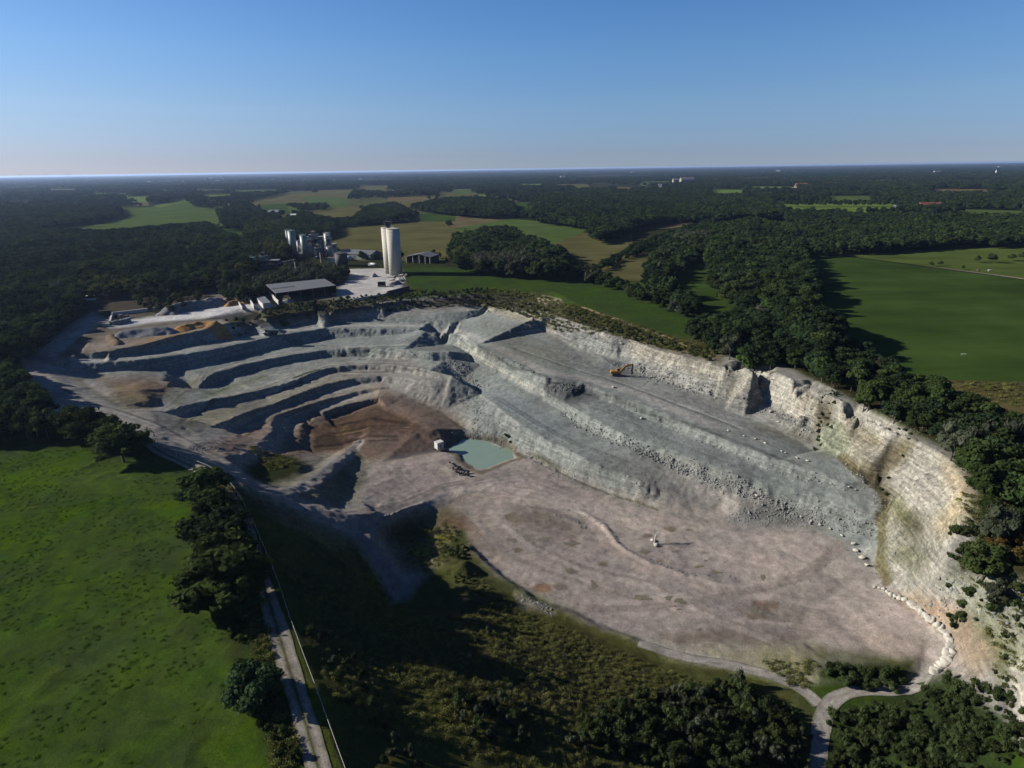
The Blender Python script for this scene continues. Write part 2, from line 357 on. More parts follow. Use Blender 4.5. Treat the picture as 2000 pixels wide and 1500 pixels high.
# near slope from the track down to the floor
line([(560,1060),(640,1090),(715,1125),(760,1175)], [-2.5,-10,-19,-26.8]); line([(520,1000),(560,1005),(600,1020)], [-2.5,-6,-11.5])
line([(605,1200),(700,1230),(800,1230),(900,1210),(960,1190)], [-2.5,-7,-12.5,-17.5,-24]); line([(640,1300),(740,1320),(860,1310),(980,1280),(1080,1250)], [-2.5,-6,-9.5,-15,-23])
line([(690,1440),(800,1430),(950,1410),(1100,1380),(1240,1330)], [-2.5,-6,-10,-16,-23.5]); line([(700,1500),(850,1500),(1000,1490),(1200,1460),(1400,1400)], [-2,-6.5,-10.5,-17,-24])
line([(800,1800),(1000,1800),(1300,1700),(1500,1600)], [-6,-9,-15,-21])
FE = [(915,1067),(937,1090),(967,1117),(1010,1150),(1050,1177),(1117,1197),(1183,1230),(1250,1253)]
line([(x + 4, y - 5) for x, y in FE], -28.4); line(FE, -27.0); line([(x - 14, y + 12) for x, y in FE], -27.2)
# bottom right: path, shrub land, bank
line([(1300,1300),(1450,1310),(1560,1330)], -27.5); line([(1590,1500),(1600,1400),(1640,1350),(1760,1345),(1805,1315)], [-26,-26.5,-27,-27.2,-27.5]); line([(1600,1800),(1900,1800)], -25)
line([(1700,1450),(1850,1420),(1900,1380)], [-26,-23.5,-21]); line([(1450,1450),(1520,1480)], [-23,-24.5]); line([(1600,1300),(1700,1315),(1770,1315)], -27.2)
line([(1700,1145),(1780,1190),(1850,1260),(1835,1312)], [-27.5,-24.5,-23.5,-26]); line([(1870,1185),(1930,1235),(1945,1285),(1900,1325)], [-17,-15,-16.5,-20])
line([(1960,1330),(1985,1400),(1995,1450)], [-17,-18,-18.5]); line([(2000,1320),(2025,1400),(2040,1480)], -13.5); line([(2060,1320),(2100,1480)], -10)
line([(1960,1205),(1990,1262)], [-13,-13.5]); line([(2050,1215),(2060,1262)], [-10,-10])
# right-hand terraces
Z1 = lambda l: [v * ZK for v in l]
R1C = [(823,648),(877,648),(905,654),(932,676),(974,696),(1001,707),(1042,726),(1070,738),(1100,742)]
R1T = [(885,672),(925,695),(960,713),(1015,746),(1062,766)]
tzR = bench(R1C, Z1([-10,-10,-10,-10.1,-10.3,-10.5,-11,-11.5,-11.8]), R1T, 0.95, 1)
tzR2 = bench(R1T, tzR, [(920,704),(960,722),(1015,757),(1062,778)], 0.8)
line([(850,664),(870,672),(878,662),(872,652)], [-16.5,-16,-15,-12])
T1C = [(1100,742),(1130,745),(1200,772),(1300,810),(1370,841),(1440,869),(1545,908),(1600,925),(1650,946)]
T1T = [(1085,760),(1139,764),(1207,792),(1290,828),(1370,862),(1440,890),(1510,922),(1577,938),(1650,956)]
tz1 = bench(T1C, Z1([-11.8,-12,-12.5,-13.5,-13.6,-13.8,-14.4,-15,-15.8]), T1T, 0.92)
line([(1068,750),(1098,749),(1130,751)], [-11.9,-11.2,-11.9])
T2C = [(1062,768),(1098,784),(1139,808),(1194,836),(1235,858),(1300,876),(1370,904),(1440,929),(1517,950),(1580,964),(1650,985),(1717,1006)]
z1t = xz(T1T, tz1)
ezT2 = [tzR[-1] - 0.2] + [float(z1t(p[0])) - np.interp(p[0], [1098,1235,1440,1717], [1.0,1.8,2.0,2.6]) for p in T2C[1:]]
T2T = [(1062,780),(1098,802),(1125,828),(1194,861),(1240,875),(1300,904),(1405,943),(1475,969),(1552,1002),(1615,1013),(1685,1041),(1717,1062)]
tz2 = bench(T2C, ezT2, T2T, 0.9); print('T1', [round(t, 1) for t in tz1], 'T2', [round(t, 1) for t in ezT2], [round(t, 1) for t in tz2])
z2t = xz(T2T, tz2)
T3C = [(905,742),(932,764),(960,789),(987,808),(1042,845),(1120,885),(1175,915),(1250,940),(1340,975),(1400,990)]
line(T3C, [-22.6, -23.3] + [float(z2t(max(q[0], 1062))) - np.interp(q[0], [960,1120,1250,1340,1400], [0.8,1.2,1.8,4.2,6.0]) for q in T3C[2:]], zk=1)
T3T = [(905,838),(935,852),(1018,884),(1037,890),(1067,910),(1117,933),(1150,943),(1183,960),(1250,983),(1287,993),(1340,1003),(1400,1012)]
line(T3T, [-27,-28.3,-28.6,-28.5,-28.5,-28.5,-28.5,-28.5,-28.3,-28,-28,-28])
line([(1450,1003),(1500,1000),(1545,1005)], [-26.2,-25.6,-25.4]); line([(1430,1018),(1500,1022),(1570,1020),(1620,1028)], [-27.6,-27,-25.6,-25])
# pond basin and floor
POND = [(872,880),(894,866),(910,858),(941,861),(971,866),(993,877),(1010,891),(987,899),(960,910),(938,917),(919,910),(905,899),(900,888)]
cxp, cyp = 940, 885
line([(cxp + (x - cxp) * 0.88, cyp + (y - cyp) * 0.8) for x, y in POND + POND[:1]], -33.2, zk=1); line([(920,885),(960,885)], -33.6, zk=1)
line([(cxp + (x - cxp) * 1.10, cyp + (y - cyp) * 1.22) for x, y in POND + POND[:1]], -31.2, zk=1)
line([(856,900),(872,912)], [-27,-27.3]); line([(880,935),(960,925),(1040,905)], -28.3)
line([(930,960),(1040,1000),(1200,1080),(1300,1200),(1500,1230),(1650,1150)], -28.5); line([(1100,960),(1250,1020),(1400,1050),(1550,1070),(1680,1120)], [-28.4,-28.4,-28.2,-27.2,-27.3])
line([(1640,1050),(1700,1090),(1725,1130)], [-25.6,-26,-26.8]); line([(1290,1248),(1400,1250),(1570,1255)], -28.5); line([(1300,1255),(1400,1258),(1570,1262)], -27.6)
# low berms on the pink floor
def berm(pts, h, z0=-28.5, wd=1.3):
    z0 *= ZK; nn_ = len(pts); line(pts, [z0 + h * min(1.0, 1.2 * min(i, nn_ - 1 - i) / 2) for i in range(nn_)], 1.0, zk=1)
    w = [P(x, y, z0) for x, y in pts]
    for s in (-1, 1):
        o = []
        for i, p in enumerate(w):
            t = w[min(i + 1, len(w) - 1)] - w[max(i - 1, 0)]; t = t / (np.hypot(t[0], t[1]) + 1e-6)
            o.append(p + np.array([-t[1], t[0], 0]) * s * wd)
        PTS.extend(dens(o, 1.0))
berm([(1090,985),(1140,1000),(1180,1025),(1205,1060),(1225,1075),(1270,1100),(1330,1118),(1390,1128),(1440,1132)], 0.85)
berm([(1010,990),(1070,998),(1120,1015),(1143,1033)], 0.7)
# wall: crest, ledge, toe
line([(949,595),(1001,609),(1042,623),(1084,617),(1120,629),(1160,641),(1200,660),(1230,664),(1262,676),(1304,690),(1352,701),(1412,714)], [-3,-3,-3,-2.5,-2.5,-2.5,-2.5,-2.5,-2.5,-2.2,-2,-2])
line([(942,606),(1004,626),(1042,643),(1078,652),(1130,684),(1180,694),(1235,712)], [-8.5,-9,-9.3,-9.5,-10,-10.5,-11.3]); line([(1150,668),(1195,676),(1215,683)], [-6,-5.5,-7])
line([(1090,634),(1130,648),(1160,658)], -5.5)
line([(1240,727),(1290,742),(1345,760),(1385,771),(1425,780)], [-12,-12.5,-13,-13.3,-13.7])
line([(1200,720),(1225,714),(1250,718)], [-11.3,-9.8,-10]); line([(1160,715),(1180,702)], [-11,-9.5])
line([(1418,716),(1472,721)], -0.5); line([(1430,758),(1472,753)], [-10,-9.5]); line([(1476,733),(1474,751)], [-1.5,-9])
WC = [(1472,726),(1510,724),(1590,768),(1625,776),(1650,791),(1745,841),(1790,862),(1842,887),(1877,925),(1891,971),(1880,1010),(1862,1050),(1850,1085),(1862,1125),(1920,1160),(2000,1195),(2080,1230)]
line(WC, [0]*10 + [-1.5,-4.5,-8.5,-12.5,-11,-10,-9])
line([(1488,752),(1540,775),(1590,800),(1640,828)], [-6,-6.5,-6.5,-7]); line([(1490,757),(1540,782),(1588,812),(1630,835)], [-7,-7.5,-7.5,-8])
line([(1650,830),(1700,855),(1750,880)], -7); line([(1650,838),(1700,866),(1742,890)], -8)
line([(1470,775),(1530,802),(1575,828),(1600,855),(1615,878),(1643,897),(1671,927),(1713,947),(1730,972),(1737,990),(1718,1008),(1727,1024),(1723,1042),(1721,1090),(1738,1140),(1790,1160),(1850,1180)], [-11.5,-11.8,-12,-12.4,-12.8,-13.4,-14.3,-15.3,-16.8,-18,-19.5,-20.5,-21.5,-23.5,-25.5,-22,-18])
line([(1650,878),(1690,900),(1720,905)], [-11,-9.5,-8]); line([(1760,960),(1800,1000),(1820,1050),(1800,1100)], [-10,-9.5,-11,-15]); line([(1760,1010),(1775,1060),(1780,1110)], [-14.5,-17,-20.5])
line([(1410,800),(1500,830),(1590,880)], [-13.8,-15,-16.5]); line([(1180,735),(1280,780),(1380,820)], [-11.5,-12.8,-13.8])
# field edges at ground level
line([(945,560),(1000,556),(1056,556),(1100,578),(1139,598),(1180,610),(1262,640),(1312,654),(1348,660),(1400,680)], 0)
line([(1420,690),(1470,700),(1540,715),(1620,755),(1700,795),(1800,845),(1880,895),(1920,950),(1915,1010),(1912,1060),(1960,1105),(2030,1130)], [0]*8 + [-0.5,-3,-4,-4])
line([(200,560),(300,560),(420,550),(560,545),(700,530),(860,535),(940,545)], 0); line([(120,640),(215,628),(330,610),(420,605),(520,600),(590,590),(700,582),(780,572),(830,563)], 0)
line([(140,660),(215,650),(300,640),(400,622)], -0.4)

# outer border of the surveyed patch
GX0, GX1, GY0, GY1 = -310.0, 190.0, 30.0, 570.0
GS = 0.64
border = []
for x in np.arange(GX0 - 10, GX1 + 11, 15): border += [(x, GY0 - 5, 0), (x, GY1 + 5, 0), (x, GY0 + 6, 0), (x, GY1 - 6, 0)]
for y in np.arange(GY0 - 10, GY1 + 11, 15): border += [(GX0 - 5, y, 0), (GX1 + 5, y, 0), (GX0 + 6, y, 0), (GX1 - 6, y, 0)]
PTS += [np.array(b, float) for b in border]
# flat field points left of the rim and far side
for px, py in [(100,900),(200,1000),(300,1100),(100,1200),(300,1350),(100,1450),(450,1450),(350,960),(200,930),(480,1300),(430,1100),(-200,1000),(-200,800),(-100,650),(1500,650),(1700,700),(1900,800),(2000,900),(2100,1000),(1300,600),(1200,570),(1000,540),(1650,740),(1990,1050),(2150,1080)]:
    PTS.append(P(px, py, 0))
A = np.array([p for p in PTS if GX0 - 12 < p[0] < GX1 + 12 and GY0 - 12 < p[1] < GY1 + 12])
vs, es, fs, ov, oe, of = delaunay_2d_cdt([Vector((p[0], p[1])) for p in A], [], [], 0, 0.05)
VZ = np.array([np.mean([A[i][2] for i in o]) if o else 0.0 for o in ov]); VX = np.array([[v.x, v.y] for v in vs])
nx = int((GX1 - GX0) / GS) + 1; ny = int((GY1 - GY0) / GS) + 1
gx = np.linspace(GX0, GX1, nx); gy = np.linspace(GY0, GY1, ny); dx = gx[1] - gx[0]; dy = gy[1] - gy[0]
Z = np.zeros((ny, nx))
for f in fs:
    p = VX[list(f)]; z = VZ[list(f)]
    i0 = max(0, int(math.ceil((p[:, 0].min() - GX0) / dx))); i1 = min(nx - 1, int((p[:, 0].max() - GX0) / dx))
    j0 = max(0, int(math.ceil((p[:, 1].min() - GY0) / dy))); j1 = min(ny - 1, int((p[:, 1].max() - GY0) / dy))
    if i1 < i0 or j1 < j0: continue
    X, Y = np.meshgrid(gx[i0:i1 + 1], gy[j0:j1 + 1])
    det = (p[1, 1] - p[2, 1]) * (p[0, 0] - p[2, 0]) + (p[2, 0] - p[1, 0]) * (p[0, 1] - p[2, 1])
    if abs(det) < 1e-9: continue
    a = ((p[1, 1] - p[2, 1]) * (X - p[2, 0]) + (p[2, 0] - p[1, 0]) * (Y - p[2, 1])) / det
    b = ((p[2, 1] - p[0, 1]) * (X - p[2, 0]) + (p[0, 0] - p[2, 0]) * (Y - p[2, 1])) / det
    c = 1 - a - b; m = (a >= -1e-6) & (b >= -1e-6) & (c >= -1e-6)
    sub = Z[j0:j1 + 1, i0:i1 + 1]; sub[m] = (a * z[0] + b * z[1] + c * z[2])[m]
def blur(Z, n=1):
    for _ in range(n):
        Q = np.pad(Z, 1, mode='edge')
        Z = (Q[:-2, 1:-1] + Q[2:, 1:-1] + Q[1:-1, :-2] + Q[1:-1, 2:] + 4 * Q[1:-1, 1:-1]) / 8
    return Z
Z = blur(Z, 1)
ZS = Z.copy()
X, Y = np.meshgrid(gx, gy)
gyy, gxx = np.gradient(blur(Z, 2), dy, dx); SL = np.hypot(gxx, gyy)
edge_fade = np.clip(np.minimum.reduce([X - GX0, GX1 - X, Y - GY0, GY1 - Y]) / 25, 0, 1)
pit = np.clip(blur((ZS < -0.6).astype(float), 3), 0, 1)
steep = np.clip((SL - 0.25) / 0.8, 0, 1)
ridg = 1 - np.abs(fbm(X, Y, 7.0, 4, 0.6)) * 2.5
Z += pit * (fbm(X, Y, 22, 3) * 0.35 + fbm(X, Y, 3.2, 3, 0.6) * (0.18 + 0.9 * steep) + ridg * 0.7 * steep - 0.3 * steep + fbm(X, Y, 1.5, 2, 0.7) * (0.05 + 0.35 * steep))
Z += (1 - pit) * edge_fade * np.where(X < -15, 1.0, 0.0) * (fbm(X, Y, 30, 3) * 0.35 + fbm(X, Y, 4, 3) * 0.12) * (Y < 330) - 0.03 * (1 - pit)
# strata steps on the chalk wall
sx, sy = proj(np.stack([X, Y, ZS], -1).reshape(-1, 3)); sx = sx.reshape(X.shape); sy = sy.reshape(X.shape)
wall = inpoly(sx, sy, [(940,590),(1090,610),(1250,655),(1420,700),(1480,715),(1630,760),(1880,890),(1910,980),(1880,1100),(1740,1130),(1700,960),(1590,860),(1400,790),(1230,730),(1080,660),(945,612)]) & (SL > 0.3)
wallf = blur(wall.astype(float), 2)
q_ = Z / 2.1 + fbm(X, Y, 18, 3) * 0.9; fr_ = q_ - np.floor(q_); Z += wallf * 2.1 * 0.62 * (np.clip(fr_ / 0.45, 0, 1) - fr_) + wallf * fbm(X, Y, 2.2, 3, 0.7) * 0.7
Z = np.where(edge_fade <= 0, 0, Z)
def ground(x, y):
    "terrain height at a world point"
    if not (GX0 <= x <= GX1 and GY0 <= y <= GY1): return 0.0
    fx = (x - GX0) / dx; fy = (y - GY0) / dy; i = min(int(fx), nx - 2); j = min(int(fy), ny - 2); fx -= i; fy -= j
    return float((Z[j, i] * (1 - fx) + Z[j, i + 1] * fx) * (1 - fy) + (Z[j + 1, i] * (1 - fx) + Z[j + 1, i + 1] * fx) * fy)
def hit(px, py, far=None):
    "first point of the land seen at a photo pixel"
    d = ray(px, py); t1 = -CAM_H / d[2] if d[2] < 0 else 1e5
    t = 60.0
    while t < t1 * 1.6 + 5:
        p = CAM + d * t
        if p[2] <= ground(p[0], p[1]):
            lo, hi = t - 1.0, t
            for _ in range(12):
                mi = (lo + hi) / 2; q = CAM + d * mi
                if q[2] <= ground(q[0], q[1]): hi = mi
                else: lo = mi
            return CAM + d * hi
        t += 1.0 if t < 900 else 1e9
    return P(px, py, 0)

def stroke_mul(pts, f, width):
    xs = [p[0] for p in pts]; ys = [p[1] for p in pts]; bb = (sx > min(xs) - 25) & (sx < max(xs) + 25) & (sy > min(ys) - 25) & (sy < max(ys) + 25)
    w = np.array([hit(*p) for p in pts]); d = segdist(X[bb] + wx[bb] * 0.3, Y[bb] + wy[bb] * 0.3, [tuple(q[:2]) for q in w])
    g = np.clip((width / 2 - d) / (0.35 * width) + 0.5, 0, 1); alb[bb] *= (1 + (f - 1) * g)[:, None]
# ---- what the land is made of (albedo), by outline
PINK = (0.42, 0.365, 0.33); BLUE = (0.315, 0.345, 0.325); GREY = (0.37, 0.36, 0.33); CHALK = (0.54, 0.52, 0.45); RED = (0.15, 0.105, 0.076)
BROWN = (0.26, 0.205, 0.165); GRASS = (0.07, 0.115, 0.02); GRASS2 = (0.062, 0.11, 0.024); VEG = (0.13, 0.14, 0.045); DRY = (0.16, 0.14, 0.075)
YARD = (0.62, 0.60, 0.58); WET = (0.20, 0.165, 0.12); OCHRE = (0.55, 0.40, 0.18); GRAVEL = (0.34, 0.32, 0.29); DARKSOIL = (0.07, 0.06, 0.045)
alb = np.empty((ny, nx, 3)); alb[:] = GRASS
rou = np.full((ny, nx), 0.25)
wx = fbm(X, Y, 9, 4, 0.6); wy = fbm(X + 300, Y - 120, 9, 4, 0.6); ppm = F_PX / np.maximum(20, (np.stack([X, Y, ZS], -1) - CAM) @ FWD)
def paint(poly, col, feather=2.0, jit=1.6, op=1.0, r=None, mask=None):
    "feather and jitter in metres"
    px = sx + wx * jit * ppm; py = sy + wy * jit * ppm * 0.5
    xs = [p[0] for p in poly]; ys = [p[1] for p in poly]; pad = 40
    bb = (px > min(xs) - pad) & (px < max(xs) + pad) & (py > min(ys) - pad) & (py < max(ys) + pad)
    if not bb.any(): return
    q = px[bb]; s = py[bb]; ins = inpoly(q, s, poly); d = segdist(q, s, poly, True) * np.where(ins, 1, -1) / (feather * ppm[bb])
    wgt = np.clip(d * 0.5 + 0.5, 0, 1) * op
    if mask is not None: wgt = wgt * mask[bb]
    alb[bb] = alb[bb] * (1 - wgt[:, None]) + np.array(col) * wgt[:, None]
    if r is not None: rou[bb] = rou[bb] * (1 - wgt) + r * wgt
def stroke(pts, col, width, op=1.0, jit=0.7, r=None):
    "a strip width metres wide along pixels"
    px = sx + wx * jit * ppm; py = sy + wy * jit * ppm * 0.5
    xs = [p[0] for p in pts]; ys = [p[1] for p in pts]; pad = 30
    bb = (px > min(xs) - pad) & (px < max(xs) + pad) & (py > min(ys) - pad) & (py < max(ys) + pad)
    if not bb.any(): return
    # distance in metres on the land
    w = np.array([hit(*p) for p in pts]); d = segdist(X[bb] + wx[bb] * jit, Y[bb] + wy[bb] * jit, [tuple(q[:2]) for q in w])
    wgt = np.clip((width / 2 - d) / (0.35 * width) + 0.5, 0, 1) * op
    alb[bb] = alb[bb] * (1 - wgt[:, None]) + np.array(col) * wgt[:, None]
    if r is not None: rou[bb] = rou[bb] * (1 - wgt) + r * wgt
PIT = [(45,690),(110,650),(200,600),(330,600),(500,590),(640,595),(760,585),(945,575),(1080,590),(1200,640),(1330,680),(1470,700),(1540,715),(1640,765),(1760,835),(1880,890),(1912,960),(1905,1060),(1900,1120),(2050,1160),(2100,1500),(1900,1420),(1830,1325),(1600,1330),(1450,1310),(1250,1255),(1115,1200),(960,1115),(915,1070),(860,1100),(800,1180),(760,1180),(700,1060),(600,1015),(470,950),(400,910),(265,855),(110,815),(45,750)]
paint(PIT, GREY, 1.5, 1.0, r=0.8)
paint([(100,690),(300,660),(500,635),(700,625),(860,610),(960,600),(1080,660),(1230,720),(1400,790),(1600,860),(1710,960),(1730,1060),(1700,1120),(1500,1010),(1350,1000),(1180,960),(1040,890),(940,855),(880,740),(780,690),(600,720),(450,760),(300,800),(200,745)], BLUE, 3, 2.0, r=0.8)
FLOOR = [(905,870),(1000,890),(1040,893),(1150,945),(1290,997),(1420,1015),(1560,1025),(1700,1100),(1735,1150),(1860,1200),(1945,1260),(1930,1320),(1835,1320),(1570,1260),(1290,1255),(1115,1200),(960,1115),(915,1070),(880,975),(740,1010),(690,1000),(715,940),(720,900),(850,880)]
paint(FLOOR, PINK, 3, 2.5, r=0.45)
paint([(1180,1010),(1400,1020),(1560,1030),(1690,1110),(1640,1150),(1450,1090),(1300,1050)], (0.40, 0.375, 0.34), 10, 4, 0.6)
paint([(1130,1120),(1260,1100),(1500,1160),(1500,1220),(1250,1200)], (0.36, 0.33, 0.315), 8, 5, 0.6)
paint([(1240,935),(1500,990),(1420,1040),(1300,1010)], PINK, 6, 3, 0.7)
paint([(1230,900),(1330,910),(1450,965),(1560,1010),(1400,1000)], (0.38, 0.345, 0.31), 6, 3, 0.7)
# benches' colours on the left
paint([(190,738),(300,737),(345,748),(300,795),(250,790)], (0.3, 0.22, 0.16), 3, 1.5); paint([(205,775),(245,795),(300,800),(290,770),(230,760)], (0.2, 0.18, 0.09), 3, 2, 0.6)
paint([(380,735),(430,722),(370,770),(310,800),(340,765)], (0.37,0.355,0.325), 2, 1.0)
paint([(320,770),(350,755),(380,745),(345,790)], (0.17,0.17,0.08), 3, 1.5, 0.7)
paint([(400,768),(520,730),(600,715),(680,704),(700,706),(600,735),(460,770)], (0.36,0.37,0.33), 3, 1.5); paint([(395,772),(470,748),(520,735),(500,742),(420,770)], (0.10,0.13,0.03), 2, 1.2, 0.8); stroke([(575,738),(600,728),(625,722)], (0.05,0.09,0.02), 2.5, 0.8)
paint([(340,835),(450,800),(560,768),(640,740),(700,730),(700,735),(560,785),(450,818),(380,840)], (0.33,0.31,0.23), 3, 1.5); paint([(360,825),(420,805),(470,792),(420,812)], (0.19,0.18,0.07), 3, 1.5, 0.6)
paint([(390,880),(450,850),(520,815),(620,782),(745,752),(745,760),(640,780),(535,815),(530,840),(500,870),(460,895)], (0.35,0.27,0.22), 3, 1.5); paint([(500,825),(600,790),(720,757),(700,765),(560,805)], (0.33,0.31,0.24), 3, 1.5, 0.8)
paint([(540,895),(565,845),(600,815),(740,770),(900,830),(905,850),(865,868),(850,880),(720,905),(690,890),(600,892),(560,935),(500,940),(480,905)], (0.25,0.19,0.145), 2.5, 1.5)
paint([(603,832),(680,805),(735,790),(800,815),(855,838),(850,850),(740,855),(690,868),(610,884)], RED, 2.0, 1.5, r=0.35)
paint([(680,850),(800,846),(865,850),(860,868),(720,880)], (0.20,0.14,0.12), 4, 2, 0.8)
paint([(748,758),(860,803),(900,835),(865,850),(800,812),(742,785)], (0.26,0.20,0.165), 3, 2); paint([(790,780),(870,800),(905,830),(880,835),(820,805)], (0.19,0.155,0.115), 4, 2.5, 0.6)
paint([(610,875),(680,840),(640,870)], (0.24,0.19,0.07), 4, 4, 0.35); 
paint([(480,910),(540,895),(595,902),(590,925),(530,952),(490,935)], (0.06,0.075,0.02), 2, 1.5, r=0.9); paint([(590,905),(640,895),(600,935),(555,955),(560,940)], (0.24,0.22,0.14), 2, 1.5, 0.8)
paint([(640,915),(700,880),(680,920),(660,985),(600,980),(570,970),(620,950)], (0.23,0.21,0.14), 2, 2, 0.85)
paint([(655,905),(705,880),(718,920),(715,950),(690,980),(655,985)], (0.15,0.15,0.08), 2, 1, 0.6)  # dark crescent: the ramp ridge's cast shadow painted into the floor colour
stroke([(556,963),(605,946),(652,908),(702,864)], (0.40,0.37,0.345), 4.5)
# haul roads
stroke([(60,690),(70,720),(110,785),(190,815),(255,830),(320,850),(385,890),(450,922),(540,962),(620,1000),(720,1020),(800,985),(900,955),(1000,930)], (0.37,0.34,0.315), 9, 0.85, r=0.35)
stroke([(715,1045),(745,1115),(780,1170)], (0.26,0.245,0.235), 8, 0.9, r=0.4)  # dead-end branch painted darker than the other roads to deepen its shade
stroke([(109,701),(187,705),(267,699),(347,688),(413,677),(500,657),(557,646),(637,636),(690,636),(800,636),(877,643),(917,656),(1000,692),(1060,725),(1150,742),(1250,770),(1400,835)], (0.44,0.435,0.41), 6, 0.9, r=0.35)
stroke([(270,850),(255,830),(275,802),(300,800),(345,770),(395,735),(450,715),(560,690),(640,680),(760,675),(850,680)], (0.42,0.41,0.375), 3.5, 0.6)
stroke([(300,806),(400,780),(520,750),(640,712),(750,706)], (0.42,0.415,0.38), 3, 0.6)
stroke([(150,740),(190,770),(240,795)], (0.33,0.3,0.22), 4, 0.6)
# blue-grey terraces: darker damp treads, pale lips
paint([(930,762),(1000,772),(1060,800),(1120,850),(1090,855),(1010,822),(960,790)], (0.28,0.315,0.32), 4, 2); paint([(1150,780),(1250,800),(1330,840),(1300,850),(1180,810)], (0.27,0.30,0.285), 4, 3, 0.8)
paint([(1300,850),(1420,890),(1540,930),(1640,965),(1560,960),(1440,915),(1300,870)], (0.26,0.29,0.285), 3, 2, 0.9); paint([(940,690),(1080,665),(1180,720),(1060,700)], (0.22,0.21,0.17), 8, 5, 0.6); paint([(1180,735),(1260,740),(1420,800),(1560,850),(1600,880),(1500,850),(1330,800)], (0.37,0.365,0.345), 5, 3, 0.7)
paint([(950,640),(1080,690),(1100,715),(980,680)], (0.2,0.19,0.13), 6, 4, 0.5); paint([(1480,832),(1590,850),(1620,880),(1560,868)], (0.15,0.14,0.09), 3, 2, 0.8)
stroke([(895,668),(960,713),(1015,746),(1062,768)], (0.5,0.5,0.43), 1.4, 0.8); stroke([(935,768),(987,809),(1012,826)], (0.48,0.49,0.44), 1.2, 0.7)
paint([(1060,748),(1100,742),(1150,752),(1170,775),(1110,790),(1080,780)], (0.15,0.16,0.165), 2, 1.5, r=1.0); paint([(1420,1008),(1500,995),(1570,1010),(1560,1025),(1450,1022)], (0.2,0.215,0.22), 3, 2, 0.85, r=1.0); paint([(880,840),(930,850),(945,862),(900,866)], (0.22,0.225,0.23), 2, 1.5, 0.9, r=1.0)
paint([(1190,705),(1215,690),(1240,700),(1260,730),(1290,735),(1260,742),(1190,725),(1160,715)], (0.24,0.26,0.265), 2, 2, 0.8, r=1.0)
# chalk wall
paint([(948,596),(1090,616),(1080,652),(1004,626),(944,606)], (0.42,0.40,0.32), 1.5, 1.0); paint([(1076,640),(1160,655),(1215,672),(1240,708),(1190,698),(1130,684)], (0.37,0.385,0.36), 2, 1.5)
paint([(1235,665),(1304,688),(1412,714),(1480,730),(1470,755),(1425,782),(1345,762),(1240,725)], (0.47,0.45,0.38), 1.5, 1.0, r=1.0); paint([(1240,700),(1400,740),(1425,782),(1345,762),(1240,725)], (0.37,0.38,0.36), 2, 2, 0.8)
paint([(1475,728),(1510,722),(1590,766),(1650,788),(1745,838),(1842,884),(1880,925),(1895,971),(1884,1010),(1862,1060),(1852,1090),(1850,1130),(1740,1135),(1725,1040),(1720,1005),(1737,988),(1713,945),(1643,894),(1590,835),(1530,800),(1470,772)], CHALK, 1.2, 0.8, r=1.0)
paint([(1640,835),(1700,860),(1750,885),(1740,900),(1650,850)], (0.34,0.31,0.22), 1.5, 1, 0.5); stroke([(1560,780),(1640,828),(1720,868)], (0.36,0.32,0.22), 2.0, 0.5)
paint([(1840,900),(1885,925),(1896,975),(1882,1010),(1850,1040),(1860,980),(1855,940)], OCHRE, 3, 2.5, 0.5); paint([(1820,1020),(1870,990),(1880,1015),(1830,1060)], (0.55,0.47,0.28), 3, 2, 0.7)
paint([(1600,820),(1645,828),(1662,860),(1655,895),(1620,890),(1590,862)], (0.36,0.40,0.27), 2, 3, 0.8, r=1.0); paint([(1605,790),(1630,790),(1625,825),(1590,845),(1588,830)], (0.12,0.10,0.05), 2, 1.5, 0.8)
paint([(1745,860),(1790,862),(1780,890),(1760,915),(1720,935),(1710,905)], (0.16,0.13,0.06), 2, 2, 0.8); paint([(1655,870),(1700,890),(1715,940),(1680,920)], (0.2,0.19,0.09), 3, 3, 0.6); paint([(1740,950),(1780,1000),(1800,1060),(1770,1050),(1735,1000)], (0.28,0.26,0.14), 3, 4, 0.6)
paint([(1740,1040),(1790,1080),(1820,1110),(1780,1130),(1735,1110)], (0.30,0.31,0.22), 4, 4, 0.5)
paint([(1745,955),(1765,965),(1790,1000),(1800,1040),(1775,1055),(1755,1010)], (0.12,0.13,0.055), 1.5, 3.5, 0.75); paint([(1690,905),(1720,905),(1745,950),(1735,980),(1710,935)], (0.14,0.125,0.06), 1.5, 3.0, 0.7); paint([(1740,1075),(1790,1060),(1820,1100),(1780,1125)], (0.15,0.16,0.075), 2, 4, 0.6); paint([(1660,835),(1720,862),(1700,885),(1655,860)], (0.24,0.21,0.12), 1.5, 2.5, 0.5)
stroke([(1643,893),(1671,924),(1713,945),(1730,971),(1737,988),(1718,1007),(1727,1023),(1723,1045),(1721,1090),(1733,1138)], (0.15,0.13,0.06), 2.2, 0.85)
# pink floor marks: wheel ruts, puddle rims, damp patches
for c, sz in [((1035,1055),11),((1030,1048),9),((1060,1055),9),((1115,1062),13),((1015,1075),12),((1060,1150),26),((1095,1145),16),((1115,1115),12),((1160,1145),14),((1255,1170),18),((1310,1170),10),((1330,1175),13),((1490,1130),12),((1500,1180),26),((1480,1205),22),((1260,1078),9),((1365,1105),8),((1378,1077),8),((1310,1035),13),((1350,1030),15),((1265,1045),10),((1290,1095),8),((1000,1010),20),((1180,1100),14)]:
    a = RNG.random(9) * 0.5 + 0.7
    paint([(c[0] + sz * a[i] * math.cos(i * 0.698), c[1] + 0.5 * sz * a[i] * math.sin(i * 0.698)) for i in range(9)], WET if sz < 25 else (0.22,0.135,0.09), 0.4, 1.2, 0.85, r=0.12)
paint([(1000,985),(1090,990),(1145,1035),(1120,1050),(1050,1040),(1000,1020)], (0.24,0.20,0.175), 3, 3, 0.8)
